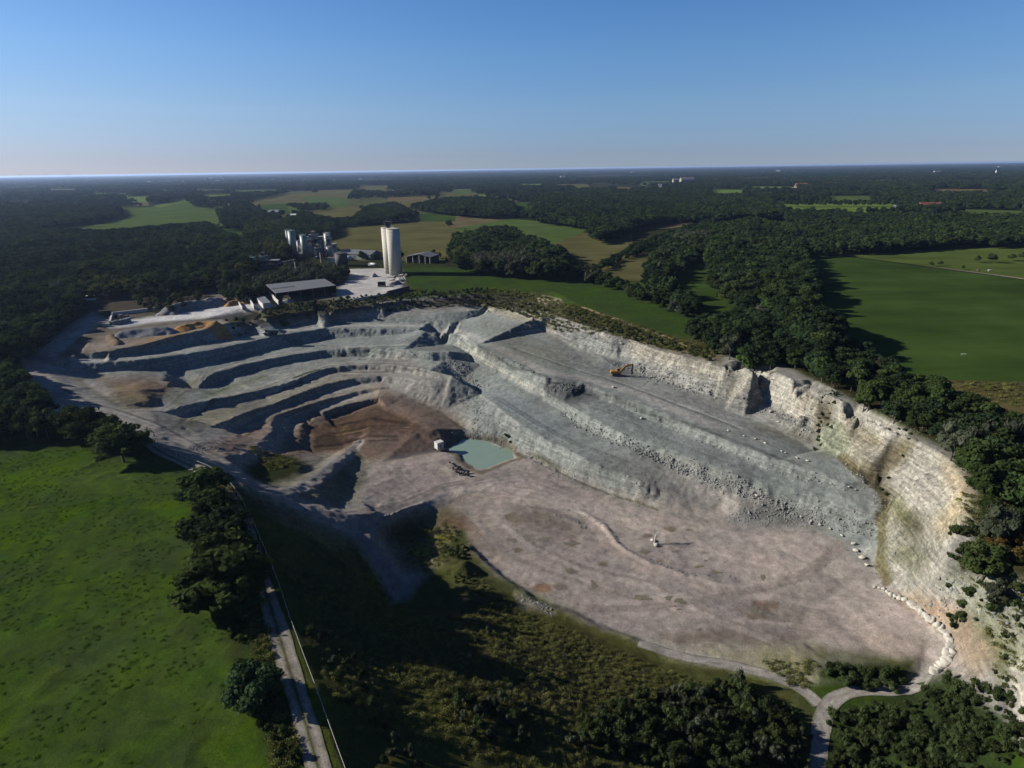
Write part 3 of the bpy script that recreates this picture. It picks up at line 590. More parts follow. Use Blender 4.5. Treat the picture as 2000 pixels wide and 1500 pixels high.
paint([(1400,1135),(1470,1150),(1470,1180),(1400,1185),(1350,1160)], (0.27,0.265,0.265), 6, 5, 0.6); paint([(1100,1150),(1160,1175),(1280,1240),(1220,1245),(1120,1195)], (0.34,0.29,0.275), 3, 2, 0.6)
paint([(1290,1240),(1400,1230),(1560,1245),(1570,1256),(1400,1256),(1295,1252)], (0.24,0.185,0.13), 2, 2, 0.8); paint([(1450,1190),(1540,1200),(1590,1245),(1480,1235)], (0.27,0.22,0.17), 5, 4, 0.7)
paint([(1700,1240),(1790,1255),(1790,1290),(1700,1270)], (0.3,0.24,0.19), 5, 4, 0.5); paint([(890,990),(930,1000),(990,1080),(960,1110),(915,1065)], (0.33,0.26,0.20), 4, 3, 0.6)
stroke([(880,965),(1000,975),(1100,988),(1165,1020),(1185,1060),(1225,1095),(1300,1125),(1400,1150),(1500,1165)], (0.48,0.41,0.36), 5, 0.75, r=0.2); stroke([(1000,950),(1100,985),(1150,1010),(1190,1060),(1250,1110),(1340,1140),(1450,1160)], (0.43,0.36,0.325), 4, 0.5)
for o in (0, 7, 14): stroke([(890 + o, 965),(895 + o, 1000),(915 + o, 1030),(930 + o, 1050)], (0.26,0.21,0.17), 0.7, 0.7, 0.2)
TR = [[(880,950),(960,945),(1060,965),(1150,1000),(1215,1060),(1300,1110),(1440,1150),(1600,1180)],[(870,970),(930,1020),(980,1080),(1080,1120),(1200,1160),(1350,1210),(1550,1230)],[(1290,1010),(1400,1040),(1520,1060),(1640,1120),(1720,1170),(1820,1240)],[(1060,960),(1200,1010),(1330,1050),(1480,1090),(1620,1160),(1700,1230)],[(960,1000),(1040,1060),(1130,1100),(1260,1130),(1400,1200),(1500,1240)],[(1150,1180),(1260,1180),(1400,1160),(1560,1120),(1640,1060)],[(700,1010),(800,970),(900,945),(1010,930),(1120,965)],[(640,1000),(760,985),(860,945),(960,925)]]
for t_ in TR:
    for k_ in range(3):
        o_ = RNG.normal(size=2) * (9, 6); c_ = RNG.choice([0.76, 0.82, 1.17, 1.12])
        for s_ in (0, 2.6): stroke([(x + o_[0] + s_ * 1.3 + RNG.normal() * 2, y + o_[1] + s_ * 2.2 + RNG.normal()) for x, y in t_], tuple(c_ * v for v in PINK), 1.2, 0.85, 0.1)
TR2 = [[(930,680),(1000,715),(1080,745),(1200,775),(1330,825),(1450,865),(1560,905)],[(1000,680),(1100,715),(1200,745),(1320,790),(1450,840)],[(960,775),(1040,825),(1120,868),(1220,905)],[(1160,800),(1260,840),(1360,885),(1480,935)],[(660,690),(740,675),(830,680)],[(600,725),(680,712),(760,712),(830,722)],[(480,790),(560,760),(660,728),(760,728)],[(470,850),(540,808),(640,770),(730,752)],[(330,845),(400,800),(470,775),(560,745)],[(240,800),(300,800),(350,770),(400,730),(480,705)],[(120,760),(180,790),(240,805),(320,835),(400,880),(480,925)],[(640,850),(720,835),(800,835)],[(640,830),(720,815),(790,825)],[(620,870),(700,855),(780,850)]]
for t_ in TR2:
    for k_ in range(3):
        o_ = RNG.normal(size=2) * (6, 3.5); 
        for s_ in (0, 1.6): stroke_mul([(x + o_[0] + s_, y + o_[1] + s_ * 1.6) for x, y in t_], RNG.choice([0.74, 0.8, 1.2]), 1.1)
for o in range(5): stroke([(880, 975 + 3 * o),(930, 960 + 3 * o),(985, 966 + 3 * o)], (0.30,0.24,0.2), 0.6, 0.5, 0.3)
stroke([(1040,893),(1117,936),(1183,963),(1287,996)], (0.10,0.10,0.05), 1.0, 0.8)
stroke([(cxp + (x - cxp) * 1.12, cyp + (y - cyp) * 1.2) for x, y in POND + POND[:1]], (0.15, 0.125, 0.085), 3.0, 0.75)
# hollow with yellow scrub
paint([(745,1040),(800,1005),(880,985),(905,1010),(925,1075),(880,1110),(830,1130),(780,1110)], (0.2,0.17,0.11), 2, 1.5); paint([(760,1030),(830,1015),(850,1040),(800,1060)], (0.10,0.11,0.03), 2, 2, 0.7)
paint([(800,1075),(830,1060),(850,1080),(820,1095)], (0.30,0.29,0.04), 1.5, 1.5, 0.8); paint([(835,1045),(880,1048),(870,1060),(840,1058)], (0.30,0.29,0.04), 1.5, 1.5, 0.8); paint([(850,1085),(900,1040),(915,1060),(880,1095)], (0.07,0.12,0.03), 2, 1.5, 0.8); paint([(870,1015),(905,1010),(915,1035),(880,1030)], (0.2,0.12,0.07), 2, 1.5, 0.7)
# near vegetated slope and shrub land
SLOPE = [(470,955),(600,1015),(700,1060),(765,1180),(800,1170),(850,1110),(915,1068),(960,1118),(1050,1178),(1118,1200),(1183,1233),(1250,1256),(1300,1280),(1480,1320),(1560,1340),(1600,1400),(1590,1560),(672,1560),(560,1190),(500,1010)]
paint(SLOPE, VEG, 1.5, 1.2, r=1.0)
paint([(840,1200),(960,1150),(1100,1210),(1250,1290),(1300,1400),(1000,1400),(860,1330)], (0.13,0.115,0.045), 6, 6, 0.75); paint([(900,1120),(1000,1150),(1060,1200),(960,1180)], (0.14,0.15,0.045), 4, 4, 0.7); paint([(1010,1160),(1060,1185),(1080,1200),(1020,1185)], (0.34,0.31,0.26), 1.5, 1.5, 0.8)
paint([(480,960),(560,985),(640,1020),(700,1060),(640,1060),(540,1010)], (0.24,0.22,0.20), 3, 2, 0.5)
paint([(1580,1300),(1790,1290),(1775,1330),(1640,1340),(1600,1330)], (0.06,0.09,0.028), 1.5, 1.5, r=1.0); paint([(1620,1370),(1800,1355),(1850,1310),(1960,1400),(2000,1560),(1610,1560)], (0.06,0.095,0.028), 1.5, 1.5, r=1.0)
paint([(1290,1258),(1570,1262),(1620,1270),(1580,1330),(1560,1335),(1440,1305),(1300,1275)], (0.42,0.38,0.27), 2, 2, 0.9); paint([(1480,1270),(1600,1280),(1570,1330),(1500,1300)], (0.20,0.21,0.08), 3, 4, 0.6)
paint([(1255,1252),(1300,1255),(1450,1300),(1440,1305),(1350,1290)], (0.5,0.47,0.42), 1.0, 0.6)
paint([(1600,1265),(1780,1290),(1790,1310),(1700,1300),(1600,1290)], (0.10,0.11,0.03), 2, 2, 0.8)
paint([(1830,1130),(1900,1100),(2100,1130),(2100,1330),(1960,1340),(1940,1260),(1880,1190)], (0.36,0.37,0.28), 2, 3, 0.9); paint([(1880,1200),(1950,1230),(1990,1300),(1950,1330)], (0.17,0.19,0.07), 2, 3, 0.7)
paint([(1740,1160),(1800,1155),(1900,1210),(1950,1290),(1900,1320),(1850,1240)], (0.38,0.30,0.21), 2, 2, 0.9); paint([(1965,1290),(2100,1290),(2100,1560),(1990,1440)], CHALK, 1.5, 1)
# rim slope with painted shade, rim vegetation, plant yard, stockpile floor
paint([(470,632),(600,606),(740,593),(950,572),(1056,574),(1100,590),(1084,612),(1000,605),(945,598),(860,600),(760,600),(640,618),(480,640)], (0.12,0.11,0.085), 2, 2, 0.9, r=1.0)  # slope under the yard darkened in colour to give its shade
paint([(1080,600),(1140,600),(1260,640),(1350,662),(1420,690),(1412,712),(1300,685),(1230,662),(1160,640),(1110,625)], (0.13,0.10,0.05), 2, 2, 0.8, r=1.0)
paint([(1030,592),(1060,578),(1095,585),(1098,592)], (0.48,0.42,0.28), 1.5, 1.0, 0.9); stroke([(1139,600),(1200,622),(1262,645),(1312,662),(1390,700)], (0.45,0.36,0.24), 2.2, 0.75)
paint([(20,690),(80,650),(150,580),(260,545),(420,560),(480,530),(640,505),(700,500),(760,500),(800,540),(800,565),(690,590),(520,600),(430,625),(330,650),(210,690),(100,705)], (0.16,0.145,0.12), 2, 2)
paint([(660,512),(745,510),(790,545),(780,572),(690,585),(650,575),(680,545)], YARD, 1.5, 1.2); paint([(200,585),(300,572),(420,553),(490,555),(520,580),(430,592),(330,606),(215,618),(190,600)], (0.10,0.085,0.062), 3, 2.5, 0.85); paint([(540,596),(590,588),(700,590),(800,566),(830,566),(700,600),(560,618),(450,634),(440,626)], (0.075,0.075,0.035), 1.5, 1.2, 0.9, r=0.8); paint([(200,634),(330,614),(430,598),(520,592),(540,598),(430,617),(320,629),(215,641)], (0.78,0.77,0.76), 1.0, 0.9)
paint([(140,680),(220,650),(340,630),(440,630),(330,665),(200,690)], (0.30,0.26,0.225), 2, 1.5); paint([(300,655),(440,632),(335,662),(250,680)], (0.4,0.29,0.17), 2, 1.2, 0.8)
paint([(60,695),(120,645),(180,612),(215,625),(150,660),(110,700)], (0.46,0.45,0.44), 1.5, 1.2); paint([(400,565),(470,545),(520,520),(640,510),(690,520),(660,540),(520,560),(430,590)], (0.24,0.22,0.2), 2, 2, 0.8)
# grass
paint([(790,520),(870,515),(940,525),(1140,538),(1210,550),(1370,625),(1350,665),(1260,640),(1180,608),(1100,575),(1056,553),(950,558),(830,562),(795,555)], GRASS2, 1, 0.6, r=0.3)
FIELD_L = [(-300,860),(0,848),(120,855),(250,905),(330,925),(380,960),(400,1040),(430,1180),(470,1300),(520,1420),(545,1560),(-300,1560)]
paint(FIELD_L, (0.088,0.15,0.012), 1.0, 1.0, r=0.55); 
px_ = sx; g = inpoly(px_, sy, FIELD_L)
tuft = np.clip((fbm(X, Y, 3.2, 4, 0.6) - 0.12) * 3, 0, 1) * g; Z += tuft * 0.16
alb *= (1 - 0.22 * tuft * np.clip((940 + 200 * wx - sy) / 200 + 0.5, 0.3, 1))[..., None]
alb[g] *= (1 + 0.22 * fbm(X, Y, 28, 4)[g] + 0.25 * fbm(X, Y, 2.2, 3, 0.7)[g])[:, None]
paint([(400,1180),(440,1180),(500,1300),(560,1480),(580,1560),(540,1560),(470,1330)], (0.07,0.09,0.025), 1.5, 1.0, 0.8, r=1.0); paint([(480,1190),(510,1190),(640,1560),(560,1560)], (0.06,0.085,0.02), 1.0, 1.0, 0.8, r=1.0)
paint([(370,925),(420,915),(470,960),(500,1180),(440,1190),(385,1040)], DARKSOIL, 1.5, 1.2, 0.8); paint([(0,700),(40,700),(70,800),(130,860),(0,850)], DARKSOIL, 2, 1.5, 0.8)
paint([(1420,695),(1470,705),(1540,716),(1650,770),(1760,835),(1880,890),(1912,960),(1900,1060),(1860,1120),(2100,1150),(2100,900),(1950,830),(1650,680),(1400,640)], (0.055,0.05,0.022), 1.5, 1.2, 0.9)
# strata colour of the wall
st = wallf * (0.5 + 0.5 * np.sin(ZS * 4.1 + fbm(X, Y, 10, 3) * 2.5)); alb *= (1 - 0.10 * st)[..., None]
alb *= (1 + 0.24 * fbm(X, Y, 15, 5, 0.65) + 0.24 * (1 - steep) * fbm(X, Y, 2.6, 3, 0.75))[..., None]
soil = alb.mean(-1, keepdims=True) > 0.13; alb = np.where(soil, alb * 0.86 * AK, alb * 0.66 * AK); alb = np.clip(alb, 0.008, 0.8)

idx = np.arange(nx * ny).reshape(ny, nx)
Fq = np.stack([idx[:-1, :-1], idx[:-1, 1:], idx[1:, 1:], idx[1:, :-1]], -1).reshape(-1, 4)
M_LAND = earth('land_surface', True, bumpd=0.5)
me = mesh_np('quarry_ground', np.stack([X, Y, Z], -1).reshape(-1, 3), Fq, M_LAND, True)
ca = me.attributes.new('albedo', 'FLOAT_COLOR', 'POINT'); ca.data.foreach_set('color', np.concatenate([alb, np.ones((ny, nx, 1))], -1).astype(np.float32).ravel())
sa_ = me.attributes.new('strata', 'FLOAT', 'POINT'); sa_.data.foreach_set('value', np.clip(np.maximum(steep * 0.75, wallf) * pit * np.clip(rou * 1.4, 0, 1), 0, 1).astype(np.float32).ravel())
ra_ = me.attributes.new('roughness', 'FLOAT', 'POINT'); ra_.data.foreach_set('value', rou.astype(np.float32).ravel())
land = link('quarry_ground', me); tag(land, 'benched chalk quarry floor, walls and rim fields', kind='structure')
print('terrain', round(time.time() - T0, 1))

# outer countryside sheet with the surveyed patch cut out
R = 42000.0
ox = sorted(set([-R, -12000, -4000, -1500, GX0, GX1, 1500, 4000, 12000, R])); oy = sorted(set([-3000, -500, GY0, GY1, 1200, 2500, 6000, 15000, R]))
V = [(x, y, 0) for y in oy for x in ox]; nxo = len(ox); F = []
for j in range(len(oy) - 1):
    for i in range(nxo - 1):
        if ox[i] >= GX0 and ox[i + 1] <= GX1 and oy[j] >= GY0 and oy[j + 1] <= GY1: continue
        F.append((j * nxo + i, j * nxo + i + 1, (j + 1) * nxo + i + 1, (j + 1) * nxo + i))
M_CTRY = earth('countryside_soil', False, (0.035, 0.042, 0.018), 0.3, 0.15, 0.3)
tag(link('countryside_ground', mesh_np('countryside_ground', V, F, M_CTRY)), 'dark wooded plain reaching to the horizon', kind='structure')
def fieldmat(name, col, streak=0.15):
    m, nt, b = newmat(name); L = nt.links.new
    geo = N(nt, 'ShaderNodeNewGeometry'); mp = N(nt, 'ShaderNodeMapping'); mp.inputs['Scale'].default_value = (0.006, 0.05, 1); mp.inputs['Rotation'].default_value = (0, 0, random.uniform(-0.6, 0.6))
    L(geo.outputs['Position'], mp.inputs[0])
    n1 = N(nt, 'ShaderNodeTexNoise'); n1.inputs['Scale'].default_value = 1; n1.inputs['Detail'].default_value = 7; n1.inputs['Roughness'].default_value = 0.68; L(mp.outputs[0], n1.inputs['Vector'])
    n2 = N(nt, 'ShaderNodeTexNoise'); n2.inputs['Scale'].default_value = 0.02; n2.inputs['Detail'].default_value = 6; L(geo.outputs['Position'], n2.inputs['Vector'])
    a = N(nt, 'ShaderNodeMath', operation='ADD'); L(n1.outputs[0], a.inputs[0]); L(n2.outputs[0], a.inputs[1])
    r = N(nt, 'ShaderNodeMapRange'); r.inputs[1].default_value = 0.7; r.inputs[2].default_value = 1.3; r.inputs[3].default_value = 1 - 2 * streak; r.inputs[4].default_value = 1 + 2 * streak; L(a.outputs[0], r.inputs[0])
    s = N(nt, 'ShaderNodeVectorMath', operation='SCALE'); s.inputs[0].default_value = [c * AK for c in col]; L(r.outputs[0], s.inputs['Scale']); L(s.outputs[0], b.inputs['Base Color'])
    b.inputs['Roughness'].default_value = 0.95; b.inputs['Specular IOR Level'].default_value = 0.0
    return m
GF = fieldmat('meadow_green', (0.078, 0.12, 0.032)); GF2 = fieldmat('pasture_deep_green', (0.045, 0.080, 0.018), 0.2); OF = fieldmat('stubble_olive', (0.112, 0.108, 0.042)); BF = fieldmat('maize_brown', (0.145, 0.118, 0.06)); LF = fieldmat('fresh_meadow', (0.12, 0.19, 0.035)); SF = fieldmat('rough_scrub', (0.10, 0.085, 0.035), 0.25)
FIELDS = [
 ('farmland', fieldmat('mixed_farmland', (0.085, 0.095, 0.036), 0.25), [(400,440),(430,400),(480,378),(760,366),(1012,386),(1000,424),(885,437),(640,436),(560,446),(500,446)]),
 ('meadow', GF, [(50,446),(150,440),(215,425),(236,416),(236,406),(300,404),(335,396),(365,392),(380,404),(445,412),(452,424),(420,440),(300,452),(150,452)]),
 ('meadow', LF, [(300,394),(370,388),(372,392),(310,397)]), ('meadow', GF2, [(400,447),(512,440),(518,462),(450,464)]),
 ('stubble_field', OF, [(640,432),(740,425),(835,424),(885,432),(893,455),(915,490),(870,510),(700,510),(640,470)]), ('meadow', GF, [(885,437),(1000,428),(1152,440),(1138,455),(1080,478),(950,475),(893,455)]),
 ('stubble_field', OF, [(1076,478),(1140,455),(1170,458),(1235,458),(1235,478),(1150,525),(1080,505)]), ('maize_field', BF, [(835,423),(1000,418),(1010,425),(885,436)]), ('meadow', GF2, [(822,407),(892,409),(888,424),(825,424)]),
 ('stubble_field', OF, [(490,386),(560,378),(690,378),(690,384),(640,390),(500,394)]), ('meadow', GF, [(530,397),(640,399),(690,402),(690,408),(560,406)]), ('stubble_field', OF, [(590,407),(700,404),(720,412),(620,418)]), ('maize_field', BF, [(755,386),(850,383),(850,388),(765,395)]), ('stubble_field', OF, [(770,394),(850,390),(830,405),(790,408)]),
 ('meadow', GF2, [(1005,395),(1045,395),(1045,405),(1005,408)]), ('maize_field', BF, [(1210,446),(1300,432),(1425,426),(1432,430),(1310,446),(1215,452)]),
 ('stubble_field', OF, [(1155,528),(1225,494),(1295,480),(1275,510),(1255,550),(1200,548)]), ('meadow', GF2, [(1355,552),(1400,560),(1400,580),(1370,585)]), ('meadow', GF2, [(1255,482),(1305,478),(1300,488),(1250,492)]),
 ('pasture', GF2, [(1530,490),(1590,494),(2010,549),(2400,600),(2400,790),(1990,748),(1830,742),(1640,700),(1500,580)]),
 ('pasture', fieldmat('pasture_upper', (0.085,0.12,0.03)), [(1592,493),(1800,480),(1960,474),(2400,500),(2400,590),(2010,545)]), ('scrub_field', SF, [(1840,743),(2000,748),(2400,790),(2400,900),(1960,850),(1860,780)]),
 ('meadow', LF, [(1385,370),(1452,371),(1450,377),(1390,376)]), ('meadow', LF, [(1462,364),(1560,365),(1560,368),(1465,367)]), ('meadow', LF, [(1510,396),(1620,396),(1690,393),(1755,399),(1750,405),(1690,404),(1600,406),(1515,404)]), ('maize_field', BF, [(1820,369),(1935,370),(1935,374),(1815,373)]), ('meadow', GF, [(1855,408),(2000,412),(2000,416),(1850,412)]),
 ('meadow', GF, [(20,395),(60,395),(60,398),(20,398)]), ('maize_field', BF, [(260,388),(290,388),(290,394),(262,394)]), ('stubble_field', OF, [(855,377),(930,376),(935,380),(860,382)]), ('meadow', GF, [(455,372),(540,370),(545,374),(460,376)]), ('meadow', LF, [(240,385),(300,383),(300,387),(245,389)]), ('stubble_field', OF, [(380,371),(440,370),(440,373),(385,374)]), ('stubble_field', BF, [(95,370),(150,369),(150,372),(98,373)]), ('meadow', GF, [(1250,355),(1310,354),(1310,357),(1250,358)]), ('meadow', LF, [(1010,360),(1060,359),(1060,362),(1010,362)]), ('meadow', GF, [(1440,347),(1500,346),(1500,348),(1440,349)]), ('meadow', LF, [(1860,352),(1960,351),(1960,353),(1860,354)]), ('stubble_field', OF, [(700,364),(760,363),(760,365),(700,366)]), ('meadow', GF, [(590,383),(680,386),(680,392),(600,394)]), ('meadow', GF2, [(505,400),(560,398),(565,406),(520,410)]), ('meadow', LF, [(935,380),(950,380),(950,386),(935,386)]), ('meadow', LF, [(395,381),(452,380),(452,384),(400,385)]), ('stubble_field', OF, [(620,372),(690,371),(690,374),(625,375)]), ('meadow', GF, [(0,362),(60,362),(60,364),(0,364)]), ('meadow', LF, [(180,377),(250,378),(250,381),(180,380)]), ('stubble_field', OF, [(1085,360),(1150,360),(1150,362),(1085,362)]), ('meadow', LF, [(1690,352),(1760,351),(1760,353),(1690,354)]), ('meadow', GF, [(880,370),(920,369),(920,372),(880,373)]), ('maize_field', BF, [(1200,366),(1240,366),(1240,369),(1200,369)]), ('meadow', GF, [(1620,383),(1700,383),(1700,386),(1620,386)]),
]
FPOLY = []
for i, (nm, m, poly) in enumerate(FIELDS):
    ym = sum(q[1] for q in poly) / len(poly)
    if ym < 426: poly = [(x, y + ((16 if ym < 413 else 9) * F_PX / np.linalg.norm(P(x, y, 0)) if y > ym else 0)) for x, y in poly]
    w3 = [P(x, y, 0) for x, y in poly]; w3 = [(p[0], p[1], 0.05 + 0.012 * i) for p in w3]
    if nm != 'farmland': FPOLY.append([(p[0], p[1]) for p in w3])
    me = bpy.data.meshes.new(nm); me.from_pydata(w3, [], [tuple(range(len(w3)))]); me.materials.append(m); me.update()
    if me.polygons[0].normal.z < 0: me.flip_normals()
    # raise above the surveyed patch's relief where they overlap
    o = link(nm, me); o['kind'] = 'structure'; o.location.z = 0.0
# ------------------------------------------------------------------ vegetation
_b = bmesh.new(); bmesh.ops.create_icosphere(_b, subdivisions=1, radius=1)
ICO_V = np.array([v.co[:] for v in _b.verts]); ICO_F = np.array([[v.index for v in f.verts] for f in _b.faces]); _b.free()
_b = bmesh.new(); bmesh.ops.create_icosphere(_b, subdivisions=2, radius=1)
ICO2_V = np.array([v.co[:] for v in _b.verts]); ICO2_F = np.array([[v.index for v in f.verts] for f in _b.faces]); _b.free()

def crown_mesh(name, mat, seed, rx, zc, rz, clumps, cr, leaves, ls, upright=0.0, cone=0.0, core=True):
    "leaf clumps through a crown volume: each clump a rough dark heart with leaf-sized blades round it"
    r = np.random.default_rng(seed)
    tv, tf, tt = [], [], []; nb = 0
    for k in range(clumps):
        d = r.normal(size=3); d /= np.linalg.norm(d)
        if d[2] < -0.55: d[2] *= 0.5
        rad = r.uniform(0.45, 0.98) if k > 2 else r.uniform(0, 0.4)
        c = np.array([d[0] * rx * rad, d[1] * rx * rad, zc + d[2] * rz * rad])
        if cone: 
            s = 1 - cone * (c[2] - (zc - rz)) / (2 * rz); c[0] *= s; c[1] *= s
        q = cr * r.uniform(0.7, 1.3); sq = np.array([q, q, q * (0.8 + upright)])
        jit = 1 + r.normal(size=(len(ICO_V), 1)) * 0.16
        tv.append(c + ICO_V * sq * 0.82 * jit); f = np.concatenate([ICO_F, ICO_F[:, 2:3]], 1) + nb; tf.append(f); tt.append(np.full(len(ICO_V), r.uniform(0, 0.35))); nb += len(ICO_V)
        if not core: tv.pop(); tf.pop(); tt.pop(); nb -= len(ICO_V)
        n = r.normal(size=(leaves, 3)); n[:, 2] = np.where(n[:, 2] < -0.3, -n[:, 2], n[:, 2]); n /= np.linalg.norm(n, axis=1)[:, None]
        p = c + n * sq * r.uniform(0.78, 1.18, (leaves, 1))
        nn = n + r.normal(size=(leaves, 3)) * 0.45; nn /= np.linalg.norm(nn, axis=1)[:, None]
        u = np.cross(nn, r.normal(size=(leaves, 3))); u /= np.linalg.norm(u, axis=1)[:, None] + 1e-9; v = np.cross(nn, u)
        if upright: v = v * 0.4 + np.array([0, 0, 1.0]); v /= np.linalg.norm(v, axis=1)[:, None]
        s1 = ls * r.uniform(0.6, 1.4, (leaves, 1)); s2 = s1 * r.uniform(0.5, 0.9, (leaves, 1)) * (0.6 if upright else 1)
        quad = np.stack([p - u * s2, p - v * s1 * 0.8, p + u * s2, p + v * s1], 1).reshape(-1, 3)
        tv.append(quad); tf.append(np.arange(4 * leaves).reshape(-1, 4) + nb); nb += 4 * leaves
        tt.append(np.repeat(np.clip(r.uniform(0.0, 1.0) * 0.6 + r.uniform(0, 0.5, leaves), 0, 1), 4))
    V = np.concatenate(tv); V[:, 2] = np.maximum(V[:, 2], 0.05)
    F = np.concatenate(tf); me = bpy.data.meshes.new(name)
    me.from_pydata(V.tolist(), [], [tuple(f[:3]) if f[2] == f[3] else tuple(f) for f in F.tolist()])
    me.materials.append(mat); a = me.attributes.new('tint', 'FLOAT', 'POINT'); a.data.foreach_set('value', np.concatenate(tt).astype(np.float32)); me.update()
    return me
def trunk_mesh(name, mat, h, r, zc, limbs, seed, spread):
    rr = random.Random(seed); m = MB(); p = Vector((0, 0, -0.4)); n = 4
    top = Vector((rr.uniform(-.4, .4), rr.uniform(-.4, .4), h)); m.cyl(p, p.lerp(top, 0.5), r, r * 0.7, 7); m.cyl(p.lerp(top, 0.5), top, r * 0.7, r * 0.25, 6)
    for k in range(limbs):
        a = k * 2.4 + rr.random(); s = p.lerp(top, rr.uniform(0.35, 0.8)); e = s + Vector((math.cos(a) * spread, math.sin(a) * spread, spread * rr.uniform(0.5, 1.0)))
        m.cyl(s, e, r * 0.35, r * 0.12, 5)
    me = bpy.data.meshes.new(name); me.from_pydata(m.v, [], m.f); me.materials.append(mat); me.update(); return me
M_BARK = flat('bark', (0.09, 0.07, 0.05), 0.95)
LD = leafmat('leaf_dark', (0.020, 0.036, 0.017), (0.052, 0.078, 0.034)); LM = leafmat('leaf_mid', (0.032, 0.054, 0.018), (0.078, 0.108, 0.034))
LW = leafmat('leaf_willow', (0.05, 0.062, 0.04), (0.105, 0.115, 0.075)); LY = leafmat('leaf_light', (0.055, 0.07, 0.02), (0.115, 0.12, 0.035))
LS = leafmat('leaf_shrub', (0.036, 0.055, 0.02), (0.085, 0.105, 0.04)); LO = leafmat('leaf_autumn', (0.07, 0.05, 0.018), (0.12, 0.075, 0.025))
LH = leafmat('herb', (0.12, 0.14, 0.04), (0.24, 0.225, 0.08))
# crown meshes ~12 m tall; (mesh, height)
KIND = {}
def kind(key, mat, seed, h, **k):
    KIND[key] = (crown_mesh('crown', mat, seed, **k), trunk_mesh('trunk', M_BARK, h * 0.75, h * 0.024, 0, 5, seed, h * 0.22) if h > 4 else None, h)
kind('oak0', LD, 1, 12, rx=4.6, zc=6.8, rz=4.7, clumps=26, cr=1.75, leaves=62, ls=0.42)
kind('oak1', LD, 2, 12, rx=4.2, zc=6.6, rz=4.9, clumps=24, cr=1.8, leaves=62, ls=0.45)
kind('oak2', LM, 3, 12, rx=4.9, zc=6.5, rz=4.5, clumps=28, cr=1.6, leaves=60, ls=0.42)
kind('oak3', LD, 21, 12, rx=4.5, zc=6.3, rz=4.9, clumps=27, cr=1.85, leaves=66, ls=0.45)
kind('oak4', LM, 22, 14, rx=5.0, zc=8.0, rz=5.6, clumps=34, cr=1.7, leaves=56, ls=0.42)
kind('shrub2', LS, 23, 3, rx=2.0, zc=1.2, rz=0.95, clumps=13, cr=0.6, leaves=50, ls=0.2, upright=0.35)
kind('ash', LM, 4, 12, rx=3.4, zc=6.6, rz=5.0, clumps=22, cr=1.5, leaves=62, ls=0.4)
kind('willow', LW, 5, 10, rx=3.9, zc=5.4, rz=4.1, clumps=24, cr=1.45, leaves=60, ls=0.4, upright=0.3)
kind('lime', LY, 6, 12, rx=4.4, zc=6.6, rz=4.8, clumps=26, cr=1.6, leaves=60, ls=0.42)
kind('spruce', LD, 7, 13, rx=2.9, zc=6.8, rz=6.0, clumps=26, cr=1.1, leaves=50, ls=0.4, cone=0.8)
kind('autumn', LO, 8, 8, rx=3.2, zc=4.3, rz=3.3, clumps=18, cr=1.3, leaves=54, ls=0.36)
kind('shrub0', LS, 11, 3, rx=1.5, zc=1.45, rz=1.1, clumps=9, cr=0.7, leaves=54, ls=0.2, upright=0.25)
kind('shrub1', LS, 12, 3, rx=1.3, zc=1.55, rz=1.25, clumps=8, cr=0.65, leaves=54, ls=0.2, upright=0.5)
kind('sallow', LW, 13, 3, rx=1.3, zc=1.5, rz=1.2, clumps=8, cr=0.62, leaves=54, ls=0.19, upright=0.6)
kind('herb', LH, 14, 1, rx=1.0, zc=0.3, rz=0.25, clumps=7, cr=0.5, leaves=22, ls=0.2, upright=0.4, core=False)

USED = []
def put(key, x, y, h, name, label, group, z=None, rz=None, sx_=None):
    "one tree or bush as a thing: crown and trunk are its parts"
    cm, tm, h0 = KIND[key]; z = ground(x, y) if z is None else z
    s = h / h0; rz = random.uniform(0, 6.28) if rz is None else rz; sxx = s * (random.uniform(0.9, 1.15) if sx_ is None else sx_)
    if tm is None:
        o = link(name, cm); o.location = (x, y, z - 0.1); o.rotation_euler = (0, 0, rz); o.scale = (sxx, sxx, s); tag(o, label, 'shrub', group); return o
    e = empty(name, (x, y, z), label, 'tree', group, rz); e.scale = (sxx, sxx, s)
    link('crown', cm, e); link('trunk', tm, e); return e

def fill(poly, zc, sp, jit=0.45, rnd=random):
    "jittered points on the land under a canopy outline seen at height zc"
    W = [P(x, y, zc)[:2] for x, y in poly]; xs = [p[0] for p in W]; ys = [p[1] for p in W]
    out = []; row = 0; y = min(ys)
    while y < max(ys):
        x = min(xs) + (sp * 0.5 if row % 2 else 0)
        while x < max(xs):
            out.append((x + rnd.uniform(-jit, jit) * sp, y + rnd.uniform(-jit, jit) * sp)); x += sp
        y += sp * 0.87; row += 1
    if not out: return []
    q = np.array(out); m = inpoly(q[:, 0], q[:, 1], [tuple(p) for p in W]); return q[m]
LOOK = {'oak0': 'dark round crowned', 'oak1': 'dark tall crowned', 'oak2': 'mid green broad', 'oak3': 'dark lopsided', 'oak4': 'large mid green', 'ash': 'slim mid green', 'willow': 'grey green', 'lime': 'yellow green', 'spruce': 'dark pointed', 'autumn': 'reddish'}
def rimlab(k, u, v):
    z = 'near the end of the narrow meadow' if u < 1440 else 'above the shaded wall notch' if u < 1560 else 'above the wall gully' if u < 1680 else 'above the layered chalk wall' if u < 1800 else 'above the brown rib of the wall' if u < 1880 else 'above the ochre wall bend' if v > 900 else 'at the right picture edge'
    return LOOK[k] + ' tree of the rim wood ' + z
def thick(side):
    return lambda k, u, v: {'shrub0': 'rounded green', 'shrub1': 'upright green', 'sallow': 'greyish feathery', 'shrub2': 'wide dark green'}[k] + ' shrub in the thicket ' + side + (' along its upper edge' if v < 1375 else ' at the picture bottom' if v > 1450 else ' in its middle') 
MASS = []       # (x, y, z, key, scale)
CAND = []       # trees near enough to be things of their own
